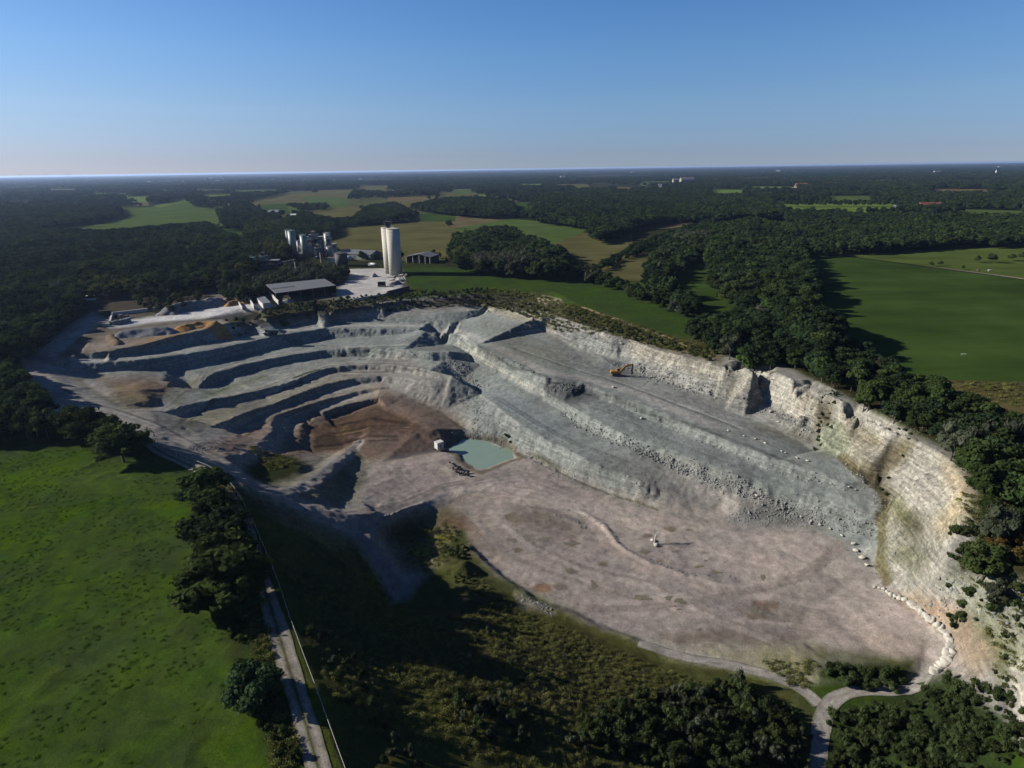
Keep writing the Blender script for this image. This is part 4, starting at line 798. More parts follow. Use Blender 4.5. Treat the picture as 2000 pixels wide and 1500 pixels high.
def wood(poly, zc, sp, h, keys, name, label, group, ind=True):
    for x, y in fill(poly, zc, sp, 0.55):
        nz = fbm(np.array([x]), np.array([y]), 75, 2)[0]; nk = len(keys); k = keys[min(nk - 1, max(0, int((0.5 + nz * 1.1) * nk)))] if random.random() < 0.65 else random.choice(keys); hh = random.uniform(*h) * (1 + 0.28 * fbm(np.array([x + 50]), np.array([y]), 38, 2)[0]); z = ground(x, y)
        d = math.hypot(x, y); u, v = proj([(x, y, z + hh * 0.7)])
        vis = -40 < u[0] < 2040 and v[0] < 1560
        (CAND if ind and vis else MASS).append((d, x, y, z, k, hh, name, label(k, u[0], v[0]) if callable(label) else LOOK[k] + ' ' + label, group))
D3 = ['oak0', 'oak1', 'oak2', 'oak3', 'oak4', 'ash', 'oak1']
# --- woods left of the plant
wood([(-60,440),(60,446),(140,454),(300,448),(400,438),(432,452),(482,470),(500,492),(490,528),(440,545),(330,556),(250,548),(130,522),(-60,525)], 8, 7.0, (11, 15), D3 + ['oak1', 'lime'], 'woodland_tree', '', '', False)
wood([(-60,522),(90,505),(148,530),(152,596),(100,645),(40,680),(-60,690)], 7, 6.6, (10, 14), D3 + ['ash', 'oak2', 'willow'], 'broadleaf_tree', 'tree in the wood left of the stockpile yard', 'trees of the wood left of the yard')
wood([(150,515),(245,518),(262,560),(205,572),(152,568)], 6, 7, (10, 13), ['lime', 'lime', 'oak2'], 'broadleaf_tree', 'tree beside the yard entrance road', 'yellow green trees at the yard entrance')
wood([(240,525),(300,535),(300,575),(260,580)], 4, 7, (7, 10), ['willow', 'oak2'], 'broadleaf_tree', 'tree behind the stockpile bays', 'greyish trees behind the stockpile bays')
wood([(265,575),(330,560),(400,560),(395,590),(330,605),(270,600)], 3, 8, (4, 7), ['oak2', 'willow', 'lime'], 'broadleaf_tree', 'low tree on the bank behind the stockpile bays', 'low trees behind the stockpile bays')
wood([(-80,700),(32,706),(58,765),(104,828),(60,846),(-80,840)], 5, 6.2, (9, 12), D3, 'broadleaf_tree', 'tree at the left picture edge beside the haul road', 'dark trees at the left edge')
# --- round the plant
wood([(482,445),(560,432),(566,455),(560,500),(505,508),(478,470)], 7, 7, (11, 14), ['lime', 'oak2', 'oak1'], 'broadleaf_tree', 'tall tree left of the processing plant', 'trees left of the processing plant')
wood([(560,432),(600,418),(648,428),(655,450),(600,462),(565,455)], 8, 8, (12, 15), D3, 'woodland_tree', '', '', False)
wood([(430,555),(520,530),(575,518),(650,520),(682,530),(665,545),(560,556),(485,580),(440,585)], 4, 6.5, (6, 9), ['willow', 'willow', 'oak2', 'ash'], 'willow_tree', 'tree between the plant and the open shed', 'willows between plant and open shed')
for x, y in [(706,500),(716,502),(662,492),(650,490),(735,505),(782,500),(860,498),(848,497),(872,505)]:
    p = P(x, y + 8, 0); CAND.append((0, p[0], p[1], 0, random.choice(['oak0', 'oak2', 'spruce']), random.uniform(7, 10), 'broadleaf_tree', 'small dark tree behind the plant sheds', 'small trees behind the plant sheds'))
wood([(890,470),(920,455),(960,450),(1000,452),(1050,468),(1095,492),(1112,520),(1080,532),(905,518),(885,495)], 8, 6.8, (11, 16), D3 + ['lime', 'willow'], 'broadleaf_tree', 'tree in the copse right of the tall silos', 'trees of the copse right of the silos')
wood([(1110,510),(1150,528),(1200,543),(1260,563),(1340,583),(1372,608),(1330,610),(1290,600),(1200,563),(1140,545)], 3, 6.5, (5, 8), ['oak2', 'ash', 'oak1', 'willow'], 'broadleaf_tree', 'small tree in the hedge behind the narrow meadow', 'hedge trees behind the narrow meadow')
wood([(1150,522),(1222,488),(1290,460),(1322,448),(1300,472),(1240,494),(1165,528)], 4, 7, (5, 9), D3, 'broadleaf_tree', 'hedgerow tree along the olive field', 'hedgerow trees by the olive field')
# --- wood on the right of the quarry
wood([(1262,520),(1290,490),(1335,445),(1400,432),(1385,475),(1335,520),(1300,560),(1372,592),(1345,602),(1262,548)], 6, 7, (9, 13), D3 + ['ash', 'willow'], 'broadleaf_tree', 'tree in the belt behind the narrow meadow', 'tree belt behind the narrow meadow')
wood([(1385,470),(1402,440),(1470,430),(1555,448),(1588,530),(1594,600),(1640,648),(1600,700),(1560,640),(1500,600),(1440,590),(1390,540)], 9, 6.8, (12, 16), D3 + ['oak2', 'ash'], 'broadleaf_tree', 'tree in the long wood beside the right pasture', 'trees of the long wood by the pasture')
wood([(1380,622),(1440,598),(1560,602),(1640,648),(1700,684),(1770,718),(1860,762),(1950,806),(2080,840),(2080,1060),(1965,1050),(1925,1000),(1914,945),(1872,868),(1756,806),(1652,740),(1598,720),(1518,690),(1466,684),(1412,676),(1352,645)], 6, 6.0, (6.5, 12.5), D3 + ['oak2', 'ash', 'willow', 'oak2'], 'broadleaf_tree', rimlab, 'rim trees above the white quarry wall')
wood([(1925,1015),(2080,1030),(2080,1085),(1960,1075)], 0, 5.5, (4, 6), ['autumn', 'oak2', 'autumn'], 'broadleaf_tree', 'low tree with reddish leaves at the right edge', 'low trees at the right edge')
for (x, y, h) in [(1818,521,5),(1836,520,5),(1880,527,4),(1908,514,7),(1935,514,9),(1975,510,7),(1995,508,8)]:
    p = P(x, y, 0); CAND.append((0, p[0], p[1], 0, 'oak2', h, 'broadleaf_tree', 'round bush tree standing in the far right pasture', 'bush trees in the far right pasture'))
# --- near trees along the track: every one a thing with its own label
near = [(150,850,13,'oak1','dark bushy tree, leftmost of the clump at the near field corner'),(185,868,15,'oak0','tallest dark tree of the clump at the near field corner'),(225,880,13,'oak2','round green tree in the middle of the clump at the near field corner'),(243,902,14.5,'oak0','round dark tree, rightmost of the clump by the track start'),(88,845,8,'oak2','small greyish tree left of the clump at the near field corner'),(112,850,7,'willow','small pale tree left of the clump at the near field corner'),
        (403,985,12.5,'oak2','broad tree at the far end of the row beside the track'),(420,1020,11,'ash','second tree from the far end of the row beside the track'),(428,1072,12.5,'oak1','dark tree in the middle of the row beside the track'),(440,1112,12,'oak2','mid green tree fourth from the far end of the row beside the track'),(448,1172,14,'oak0','largest dark tree at the near end of the row beside the track'),(470,1195,10,'oak1','lower dark tree leaning over the track at the near end of the row'),
        (500,1368,9.5,'oak1','bushy dark tree standing alone left of the track near the bottom'),(482,1340,7.5,'ash','smaller tree behind the lone bushy tree left of the track')]
for px, py, h, k, lab in near:
    p = hit(px, py); put(k if k not in ('oak0', 'oak1') else random.choice(['oak4', 'oak2', 'oak3', 'oak1']), p[0], p[1], h, 'broadleaf_tree', lab, 'trees along the field track', z=-1.6, sx_=h / KIND[k][2] * (1.38 if px > 300 else 1.2))
for px, py, h, lab in [(812,428,17,'round dark tree standing alone at the edge of the belt above the silos'),(878,446,13,'lone round tree between the brown and the green field'),(900,424,15,'tall dark tree beside the brown strip field')]:
    p = P(px, py, 0); put('oak0', p[0], p[1], h, 'broadleaf_tree', lab, 'lone field trees', z=0)
CAND.sort(key=lambda c: c[0]); _seen = set(); _p, _q = [], []
for c in CAND: (_q if c[4] in _seen else _p).append(c); _seen.add(c[4])
CAND = _p + _q; NT = 275
for c in CAND[:NT]:
    put(c[4], c[1], c[2], c[5], c[6], c[7], c[8], z=c[3])
MASS += CAND[NT:]

# --- woods, belts and hedges farther off: one mass
def mass(poly, zc, sp, h, keys): wood(poly, zc, sp, h, keys, '', '', '', False)
mass([(425,412),(490,400),(510,418),(540,425),(520,442),(440,444),(430,428)], 6, 9, (9, 14), D3); mass([(560,400),(640,398),(640,408),(590,410)], 5, 14, (8, 12), D3)
mass([(690,428),(720,404),(770,398),(802,412),(800,424),(700,434)], 7, 7.5, (11, 14), D3); mass([(640,436),(700,424),(800,424),(802,430),(650,442)], 4, 7, (6, 9), D3)
mass([(805,404),(860,389),(930,387),(1000,397),(1012,417),(960,420),(900,416),(840,410)], 8, 8, (12, 16), D3)
mass([(1036,400),(1080,378),(1200,372),(1500,385),(1545,418),(1425,424),(1300,426),(1240,440),(1205,456),(1165,462),(1150,440),(1100,432),(1040,424)], 9, 9, (13, 17), D3)
mass([(1545,440),(1600,428),(1950,432),(2120,432),(2120,468),(2000,466),(1945,470),(1900,466),(1700,480),(1600,487),(1572,470)], 9, 7.5, (11, 14), D3 + ['ash', 'spruce']); mass([(1500,412),(1800,420),(2120,424),(2120,438),(1600,432),(1540,425)], 9, 9, (12, 15), D3)
mass([(2120,440),(2500,470),(2600,520),(2400,540),(2150,470)], 8, 9, (11, 14), D3); pass
mass([(640,438),(660,425),(700,428),(690,436)], 4, 8, (6, 9), D3)
mass([(2090,840),(2300,900),(2400,1100),(2100,1150)], 6, 7, (8, 12), D3); mass([(-300,520),(-70,520),(-70,850),(-300,840)], 6, 8, (9, 13), D3)
AV = [(1535 + i * 9.5, 403 + (i % 3)) for i in range(23)]
for x, y in AV:
    p = P(x, y, 0); MASS.append((0, p[0], p[1], 0, 'ash', 15, '', '', ''))
mass([(-300,395),(100,402),(232,404),(236,416),(200,427),(50,441),(-300,445)], 8, 9, (12, 16), D3)
# far plain: trees, then groups of trees, everywhere outside fields
def outside(x, y):
    m = np.ones(len(x), bool)
    for p in FPOLY: m &= ~inpoly(x, y, p)
    return m
rr = np.random.default_rng(3)
def ring(y0, y1, sp, dens):
    n = int((y1 * y1 - y0 * y0) * 0.95 / (sp * sp) * dens); d = np.sqrt(rr.uniform(y0 * y0, y1 * y1, n)); a = rr.uniform(-0.86, 0.86, n)
    x = d * np.sin(a); y = d * np.cos(a); u, v = proj(np.stack([x, y, np.full(n, 8.0)], -1)); return x, y, u, v
far = {'p': [], 's': [], 'k': []}
x, y, u, v = ring(900, 2200, 11, 1.0); m = outside(x, y) & (v < 424) & ~((u > 390) & (u < 1012) & (v > 372) & (rr.random(len(x)) > 0.16)) & (fbm(x, y, 260, 3) > -0.28)
for a, b in zip(x[m], y[m]): MASS.append((0, a, b, 0, random.choice(D3), random.uniform(8, 14.5), '', '', ''))
x, y, u, v = ring(2200, 5200, 20, 1.0); m = outside(x, y) & (fbm(x, y, 420, 3) > -0.36); FAR1 = np.stack([x[m], y[m]], 1)
x, y, u, v = ring(5200, 14000, 62, 1.0); m = (fbm(x, y, 900, 3) > -0.34); FAR2 = np.stack([x[m], y[m]], 1)
x, y, u, v = ring(14000, 40000, 230, 1.0); FAR3 = np.stack([x, y], 1)
print('trees', len(CAND), 'mass', len(MASS), 'far', len(FAR1), len(FAR2), len(FAR3))

# one mass = points carrying instances of the crowns
SRC = {}
for o in bpy.data.objects:
    if o.type == 'MESH' and o.name.split('.')[0] == 'crown':
        for k, (cm, tm, h0) in KIND.items():
            if o.data == cm and k not in SRC: SRC[k] = o
def scatter(name, pts, kinds, kidx, scale, rot, label, cat):
    "pts (n,3), scale (n,3)"
    me = bpy.data.meshes.new(name); me.vertices.add(len(pts)); me.vertices.foreach_set('co', np.asarray(pts, np.float32).ravel())
    for an, ty, dat, fld in (('pick', 'INT', np.asarray(kidx, np.int32), 'value'), ('turn', 'FLOAT_VECTOR', np.stack([np.zeros(len(pts)), np.zeros(len(pts)), rot], 1).astype(np.float32).ravel(), 'vector'), ('size', 'FLOAT_VECTOR', np.asarray(scale, np.float32).ravel(), 'vector')):
        a = me.attributes.new(an, ty, 'POINT'); a.data.foreach_set(fld, dat)
    ng = bpy.data.node_groups.new(name, 'GeometryNodeTree'); ng.interface.new_socket('Geometry', in_out='INPUT', socket_type='NodeSocketGeometry'); ng.interface.new_socket('Geometry', in_out='OUTPUT', socket_type='NodeSocketGeometry')
    gi = ng.nodes.new('NodeGroupInput'); go = ng.nodes.new('NodeGroupOutput'); ip = ng.nodes.new('GeometryNodeInstanceOnPoints'); ip.inputs['Pick Instance'].default_value = True
    g2 = ng.nodes.new('GeometryNodeGeometryToInstance')
    for k in reversed(kinds):
        oi = ng.nodes.new('GeometryNodeObjectInfo'); oi.transform_space = 'ORIGINAL'; oi.inputs['Object'].default_value = SRC[k]; ng.links.new(oi.outputs['Geometry'], g2.inputs[0])
    def at(nm, ty):
        n = ng.nodes.new('GeometryNodeInputNamedAttribute'); n.data_type = ty; n.inputs[0].default_value = nm; return [s for s in n.outputs if s.enabled][0]
    ng.links.new(gi.outputs[0], ip.inputs['Points']); ng.links.new(g2.outputs[0], ip.inputs['Instance'])
    ng.links.new(at('pick', 'INT'), ip.inputs['Instance Index']); e2 = ng.nodes.new('FunctionNodeEulerToRotation'); ng.links.new(at('turn', 'FLOAT_VECTOR'), e2.inputs[0]); ng.links.new(e2.outputs[0], ip.inputs['Rotation'])
    ng.links.new(at('size', 'FLOAT_VECTOR'), ip.inputs['Scale']); ng.links.new(ip.outputs[0], go.inputs[0])
    o = link(name, me); md = o.modifiers.new('scatter', 'NODES'); md.node_group = ng; tag(o, label, cat, kind='stuff'); return o
KL = ['oak0', 'oak1', 'oak2', 'oak3', 'oak4', 'ash', 'willow', 'lime', 'spruce']
KL = [k for k in KL if k in SRC]; ki = {k: i for i, k in enumerate(KL)}
mp_ = np.array([(c[1], c[2], c[3]) for c in MASS]); mk = np.array([ki.get(c[4], 0) for c in MASS]); ms = np.array([c[5] / KIND[KL[ki.get(c[4], 0)]][2] for c in MASS])
mw = ms * rr.uniform(0.95, 1.25, len(ms))
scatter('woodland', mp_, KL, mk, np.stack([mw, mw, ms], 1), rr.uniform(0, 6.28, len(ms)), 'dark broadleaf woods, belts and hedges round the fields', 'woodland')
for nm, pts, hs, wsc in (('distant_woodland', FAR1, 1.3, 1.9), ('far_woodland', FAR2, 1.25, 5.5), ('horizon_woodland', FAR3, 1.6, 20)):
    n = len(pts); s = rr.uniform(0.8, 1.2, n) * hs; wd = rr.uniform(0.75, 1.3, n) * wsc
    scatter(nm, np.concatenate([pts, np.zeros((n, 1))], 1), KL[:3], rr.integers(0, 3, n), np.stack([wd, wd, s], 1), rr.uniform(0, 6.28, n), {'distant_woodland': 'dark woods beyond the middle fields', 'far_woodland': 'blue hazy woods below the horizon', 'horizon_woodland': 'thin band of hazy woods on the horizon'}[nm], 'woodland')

# --- shrubs on the quarry's near bank and rims
SHR = []
def shrubs(poly, zc, sp, h, keys, label, group, prio=0):
    W = []
    for x, y in fill([(px, py) for px, py in poly], zc, sp): k = random.choice(keys); u, v = proj([(x, y, ground(x, y) + 1)]); SHR.append((prio + math.hypot(x, y), x, y, random.uniform(*h), k, label(k, u[0], v[0]) if callable(label) else label, group))
shrubs([(1130,1460),(1200,1390),(1300,1345),(1440,1300),(1540,1345),(1592,1400),(1580,1520),(1080,1520)], -24, 2.25, (1.2, 3.8), ['shrub2', 'shrub1', 'shrub1', 'sallow', 'shrub0'], thick('left of the gravel path'), 'shrubs of the thicket left of the path')
shrubs([(1900,1450),(1985,1430),(2030,1520),(1880,1520)], -21, 2.4, (0.8, 2.4), ['shrub2', 'shrub0'], 'low shrub at the bottom right picture corner', 'shrubs at the bottom right corner'); shrubs([(1622,1372),(1790,1358),(1835,1322),(1880,1340),(1960,1410),(2010,1520),(1612,1520)], -25.5, 2.2, (1.0, 3.3), ['shrub0', 'shrub2', 'shrub1', 'shrub2'], thick('right of the gravel path'), 'shrubs of the thicket right of the path')
shrubs([(1612,1288),(1700,1280),(1785,1295),(1775,1328),(1650,1330)], -26.5, 2.4, (2.0, 3.2), ['shrub0', 'shrub1'], 'green shrub on the island inside the path bend', 'shrubs on the island in the path bend', -40)
shrubs([(890,1400),(1050,1380),(1060,1500),(900,1500)], -16, 3.3, (1.8, 3.0), ['sallow', 'sallow', 'shrub1'], 'grey green sallow bush low on the near bank', 'sallow bushes on the near bank')
shrubs([(850,1180),(960,1150),(1100,1210),(1200,1280),(1000,1380),(880,1330)], -21, 8.5, (1.0, 2.0), ['shrub0', 'shrub1', 'sallow'], 'scattered bush on the weedy near bank', 'bushes on the weedy near bank')
shrubs([(590,1230),(680,1260),(780,1430),(840,1500),(720,1500),(640,1330)], -5, 3.6, (1.2, 2.4), ['shrub0', 'shrub1', 'sallow'], 'rough bush on the slope right of the track', 'bushes right of the track')
shrubs([(1850,1045),(1930,1040),(2010,1080),(2010,1165),(1890,1125)], -6, 2.3, (1.0, 3.4), ['shrub0', 'shrub2', 'shrub1'], 'bush on the white bank at the right edge', 'bushes on the white right bank')
shrubs([(1800,1165),(1870,1200),(1830,1180)], -26, 2.5, (1, 1.6), ['shrub0'], 'small bush beside the row of white boulders', 'bushes by the boulder row'); shrubs([(1915,1200),(1960,1225),(1990,1270),(1965,1390),(1920,1340),(1950,1280)], -22, 3.4, (0.7, 1.8), ['shrub2', 'shrub2', 'sallow'], 'bush at the foot of the right bank', 'bushes at the foot of the right bank')
shrubs([(440,630),(520,606),(600,594),(700,584),(800,576),(900,570),(950,567),(957,584),(900,585),(800,591),(700,600),(600,609),(520,620),(460,636)], -1, 4.2, (1.0, 3.6), ['shrub0', 'shrub1', 'sallow'], 'bush on the rim below the plant yard', 'bushes on the rim below the plant yard', -60)
shrubs([(955,580),(1040,586),(1080,602),(1000,604)], -1.5, 4.2, (1.2, 2.6), ['shrub0', 'shrub1'], 'bush on the back rim above the pale wall', 'bushes on the back rim', -60); shrubs([(1090,606),(1140,610),(1260,654),(1400,694),(1395,706),(1260,668),(1200,652),(1120,622)], -1.5, 3.6, (1.2, 2.6), ['shrub0', 'shrub1', 'shrub0'], 'bush on the brown rim beside the narrow meadow', 'bushes on the rim beside the narrow meadow', -60)
shrubs([(870,890),(900,900),(925,918),(890,915)], -28, 2.2, (0.9, 1.6), ['shrub0', 'sallow'], 'reedy bush on the pond bank', 'bushes on the pond bank', -90)
shrubs([(985,848),(1000,855),(995,868)], -28, 2.4, (1.4, 2.2), ['shrub0'], 'dark bush at the far pond corner', 'bushes at the far pond corner', -90)
shrubs([(875,1045),(910,1055),(905,1085),(880,1080)], -27, 1.9, (1.2, 1.8), ['shrub0'], 'bright bush in the hollow beside the pink floor', 'bushes in the hollow', -90)
shrubs([(885,1098),(925,1100),(920,1125),(880,1125)], -24, 2.0, (0.9, 1.6), ['shrub1'], 'dark bush on the mound beside the pink floor', 'bushes on the mound', -90)
shrubs([(1600,798),(1632,795),(1625,830),(1592,845)], -8, 2.2, (0.9, 1.7), ['shrub0', 'sallow'], 'bush in the gully of the white wall', 'bushes in the wall gully', -60); shrubs([(1750,855),(1790,862),(1775,890),(1740,915),(1725,905)], -7, 3.2, (0.8, 1.5), ['shrub0'], 'bush on the brown rib of the white wall', 'bushes on the wall rib', -60)
shrubs([(530,1330),(560,1440),(590,1500),(545,1500),(505,1420)], 0, 2.6, (1, 2.0), ['shrub0'], 'low bush in the verge left of the track', 'bushes in the left verge'); shrubs([(425,1190),(470,1210),(480,1300),(450,1290)], 0, 3.0, (1, 2.2), ['shrub1', 'shrub0'], 'low bush between the field and the track', 'bushes between field and track'); shrubs([(70,640),(110,650),(60,690),(20,700)], 0, 4, (2, 4), ['shrub0'], 'bush beside the haul road entrance', 'bushes beside the haul road entrance', -60)
SHR = [s for s in SHR if -30 < proj([(s[1], s[2], ground(s[1], s[2]))])[0][0] < 2030]
SHR.sort(key=lambda s: s[0])
first = True
for d, x, y, h, k, lab, g in SHR[:275]:
    o = put(k, x, y, h, 'shrub', lab, g)
    if k not in SRC: SRC[k] = o
rest = SHR[275:]; SK = ['shrub0', 'shrub1', 'sallow', 'shrub2']
if rest:
    s = np.array([r[3] / 3 for r in rest]); scatter('shrub_mass', [(r[1], r[2], ground(r[1], r[2]) - 0.1) for r in rest], SK, [SK.index(r[4]) for r in rest], np.stack([s, s, s], 1), rr.uniform(0, 6.28, len(rest)), 'green scrub covering the near bank and rims', 'scrub')
print('shrubs', len(SHR))
LG = leafmat('meadow_blades', (0.08, 0.145, 0.014), (0.135, 0.21, 0.022)); kind('grass', LG, 24, 1, rx=1.2, zc=0.22, rz=0.16, clumps=7, cr=0.5, leaves=16, ls=0.24, upright=0.5, core=False)
# weeds: ground cover
hp = hit(960, 1300); h0 = put('herb', hp[0], hp[1], 0.8, 'weed_clump', 'small clump of yellowish weeds on the near bank', None); h0['category'] = 'weeds'; SRC['herb'] = h0
HP = []
def weeds(poly, zc, sp, h, col=0):
    for x, y in fill(poly, zc, sp):
        HP.append((x, y, ground(x, y) - 0.05, random.uniform(*h)))
weeds([(560,1180),(780,1190),(960,1130),(1118,1203),(1250,1258),(1450,1310),(1570,1350),(1590,1520),(680,1520)], -14, 1.5, (0.12, 0.5)); weeds([(915,1085),(1010,1160),(1118,1206),(1250,1260),(1450,1312),(1570,1352),(1400,1380),(1100,1300),(930,1180)], -24, 1.5, (0.12, 0.45)); weeds([(480,1200),(520,1210),(590,1500),(540,1520)], 0, 1.5, (0.4, 0.9)); weeds([(760,1030),(880,1000),(910,1060),(830,1120)], -27.5, 2.2, (0.3, 0.8)); weeds([(490,905),(560,900),(590,915),(530,945)], -22, 1.6, (0.4, 0.9))
weeds([(1480,1270),(1600,1275),(1580,1330),(1540,1320)], -27.4, 1.6, (0.3, 0.8)); weeds([(1850,1060),(2000,1090),(2010,1330),(1960,1340),(1930,1220),(1870,1150)], -16, 1.7, (0.25, 0.8)); weeds([(930,575),(960,566),(1056,575),(1140,606),(1400,692),(1390,705),(1220,658),(1000,603),(940,590)], -1.5, 2.6, (0.5, 1.4)); weeds([(1845,745),(2000,750),(2000,800),(1900,780)], 0, 3.0, (0.5, 1.2)); weeds([(370,930),(415,920),(470,970),(520,1180),(440,1180),(385,1040)], 0, 2.0, (0.5, 1.1))
GP = []
for x, y in fill([(-60,850),(120,858),(250,908),(330,928),(378,962),(398,1040),(425,1180),(465,1300),(515,1420),(545,1560),(-60,1560)], 0, 1.45):
    if fbm(np.array([x]), np.array([y]), 6, 3)[0] > (0.02 if y < 130 else -0.1): GP.append((x, y, ground(x, y) - 0.06, random.uniform(0.06, 0.22)))
gp_ = hit(240, 1200); g0 = put('grass', gp_[0], gp_[1], 0.5, 'grass_tuft', 'taller grass tuft in the left meadow', None); g0['category'] = 'grass'; SRC['grass'] = g0
GP = np.array(GP); scatter('meadow_grass', GP[:, :3], ['grass'], np.zeros(len(GP), int), np.stack([0.35 + GP[:, 3] * 1.5, 0.35 + GP[:, 3] * 1.5, GP[:, 3]], 1), rr.uniform(0, 6.28, len(GP)), 'short tufted grass of the near left meadow', 'grass'); print('grass', len(GP))
HP = np.array(HP); s = HP[:, 3]
scatter('weeds', HP[:, :3], ['herb'], np.zeros(len(HP), int), np.stack([s * 0.8 + 0.55, s * 0.8 + 0.55, s], 1), rr.uniform(0, 6.28, len(HP)), 'weeds and tall grass covering the banks', 'weeds')
print('vegetation', round(time.time() - T0, 1))
# ------------------------------------------------------------------ roads, water, rocks
def smooth_path(pts, step=1.5):
    out = []; n = len(pts)
    for i in range(n - 1):
        p0, p1, p2, p3 = (pts[max(0, i - 1)], pts[i], pts[i + 1], pts[min(n - 1, i + 2)])
        m = max(1, int(np.hypot(*(p2 - p1)[:2]) / step))
        for k in range(m):
            t = k / m; out.append(0.5 * ((2 * p1) + (-p0 + p2) * t + (2 * p0 - 5 * p1 + 4 * p2 - p3) * t * t + (-p0 + 3 * p1 - 3 * p2 + p3) * t ** 3))
    out.append(pts[-1]); return out
def ribbon(name, px, width, cols, lift=0.07, land=True, wob=0.25):
    "a strip of road draped on the land; cols = albedo across"
    w = smooth_path([hit(*q) if land else P(q[0], q[1], 0) for q in px]); n = len(cols); V, C, F = [], [], []
    for i, p in enumerate(w):
        t = w[min(i + 1, len(w) - 1)] - w[max(i - 1, 0)]; t = t / (np.hypot(t[0], t[1]) + 1e-9); nrm = np.array([-t[1], t[0]])
        ww = width * (1 + wob * fbm(np.array([i * 1.5]), np.array([3.0]), 7, 3)[0])
        for k in range(n):
            u = (k / (n - 1) - 0.5) * ww; x, y = p[0] + nrm[0] * u, p[1] + nrm[1] * u
            V.append((x, y, ground(x, y) + lift)); C.append(cols[k])
        if i:
            for k in range(n - 1): a = (i - 1) * n + k; F.append((a, a + 1, a + 1 + n, a + n))
    me = mesh_np(name, V, F, M_LAND, True); C = np.array(C) * (1 + RNG.normal(size=(len(C), 1)) * 0.10)
    ca = me.attributes.new('albedo', 'FLOAT_COLOR', 'POINT'); ca.data.foreach_set('color', np.concatenate([np.clip(C * AK, 0.01, 1), np.ones((len(C), 1))], 1).astype(np.float32).ravel())
    sa = me.attributes.new('strata', 'FLOAT', 'POINT')
    ra = me.attributes.new('roughness', 'FLOAT', 'POINT'); ra.data.foreach_set('value', np.full(len(C), 0.3, np.float32))
    if me.polygons[0].normal.z < 0: me.flip_normals()
    o = link(name, me); o['kind'] = 'structure'; return o
g_ = (0.30, 0.275, 0.24); gg = (0.07, 0.075, 0.035); ge = (0.16, 0.15, 0.10)
ribbon('track', [(268,853),(310,880),(355,902),(400,925),(440,960),(475,1020),(505,1110),(530,1190),(560,1290),(590,1390),(622,1500),(650,1600)], 3.6, [ge, g_, g_, (0.24,0.22,0.18), gg, (0.24,0.22,0.18), g_, g_, ge], 0.12)
gp = (0.33, 0.31, 0.28); gq = (0.2, 0.19, 0.14)
ribbon('path', [(1248,1254),(1330,1282),(1440,1303),(1520,1325),(1570,1350),(1600,1378)], 3.4, [gq, gp, gp, gp, gp, gq], 0.1)
ribbon('path', [(1592,1600),(1598,1500),(1604,1420),(1625,1370),(1675,1350),(1740,1350),(1790,1338),(1812,1312),(1815,1296)], 3.6, [gq, gp, gp, gp, gp, gp, gq], 0.1)
ribbon('farm_track', [(1590,494),(1700,505),(1850,525),(2000,545),(2200,574)], 4.0, [gq, (0.3,0.27,0.2), (0.34,0.31,0.24), (0.3,0.27,0.2), gq], 0.2, False)
ribbon('lane', [(1160,527),(1200,505),(1232,490)], 3.5, [gq, (0.22,0.23,0.2), (0.22,0.23,0.2), gq], 0.25, False)

# pond
wm, wt, wb = newmat('milky_water'); wb.inputs['Base Color'].default_value = (0.12, 0.165, 0.125, 1); wb.inputs['Roughness'].default_value = 0.12
wn = N(wt, 'ShaderNodeTexNoise'); wn.inputs['Scale'].default_value = 0.25; wn.inputs['Detail'].default_value = 4; wg = N(wt, 'ShaderNodeNewGeometry'); wt.links.new(wg.outputs['Position'], wn.inputs['Vector'])
wr = N(wt, 'ShaderNodeMix', data_type='RGBA'); wr.inputs[6].default_value = (0.11, 0.155, 0.118, 1); wr.inputs[7].default_value = (0.135, 0.18, 0.14, 1); wt.links.new(wn.outputs[0], wr.inputs[0]); wt.links.new(wr.outputs[2], wb.inputs['Base Color'])
wbp = N(wt, 'ShaderNodeBump'); wbp.inputs['Strength'].default_value = 0.05; wn2 = N(wt, 'ShaderNodeTexNoise'); wn2.inputs['Scale'].default_value = 1.5; wt.links.new(wg.outputs['Position'], wn2.inputs['Vector']); wt.links.new(wn2.outputs[0], wbp.inputs['Height']); wt.links.new(wbp.outputs[0], wb.inputs['Normal'])
pv = [tuple(P(cxp + (x - cxp) * 1.05, cyp + (y - cyp) * 1.05, -31.9)) for x, y in POND]
pme = bpy.data.meshes.new('pond_water'); pme.from_pydata(pv, [], [tuple(range(len(pv)))]); pme.materials.append(wm); pme.update()
if pme.polygons[0].normal.z < 0: pme.flip_normals()
tag(link('pond_water', pme), 'pale green milky quarry pond', kind='structure')
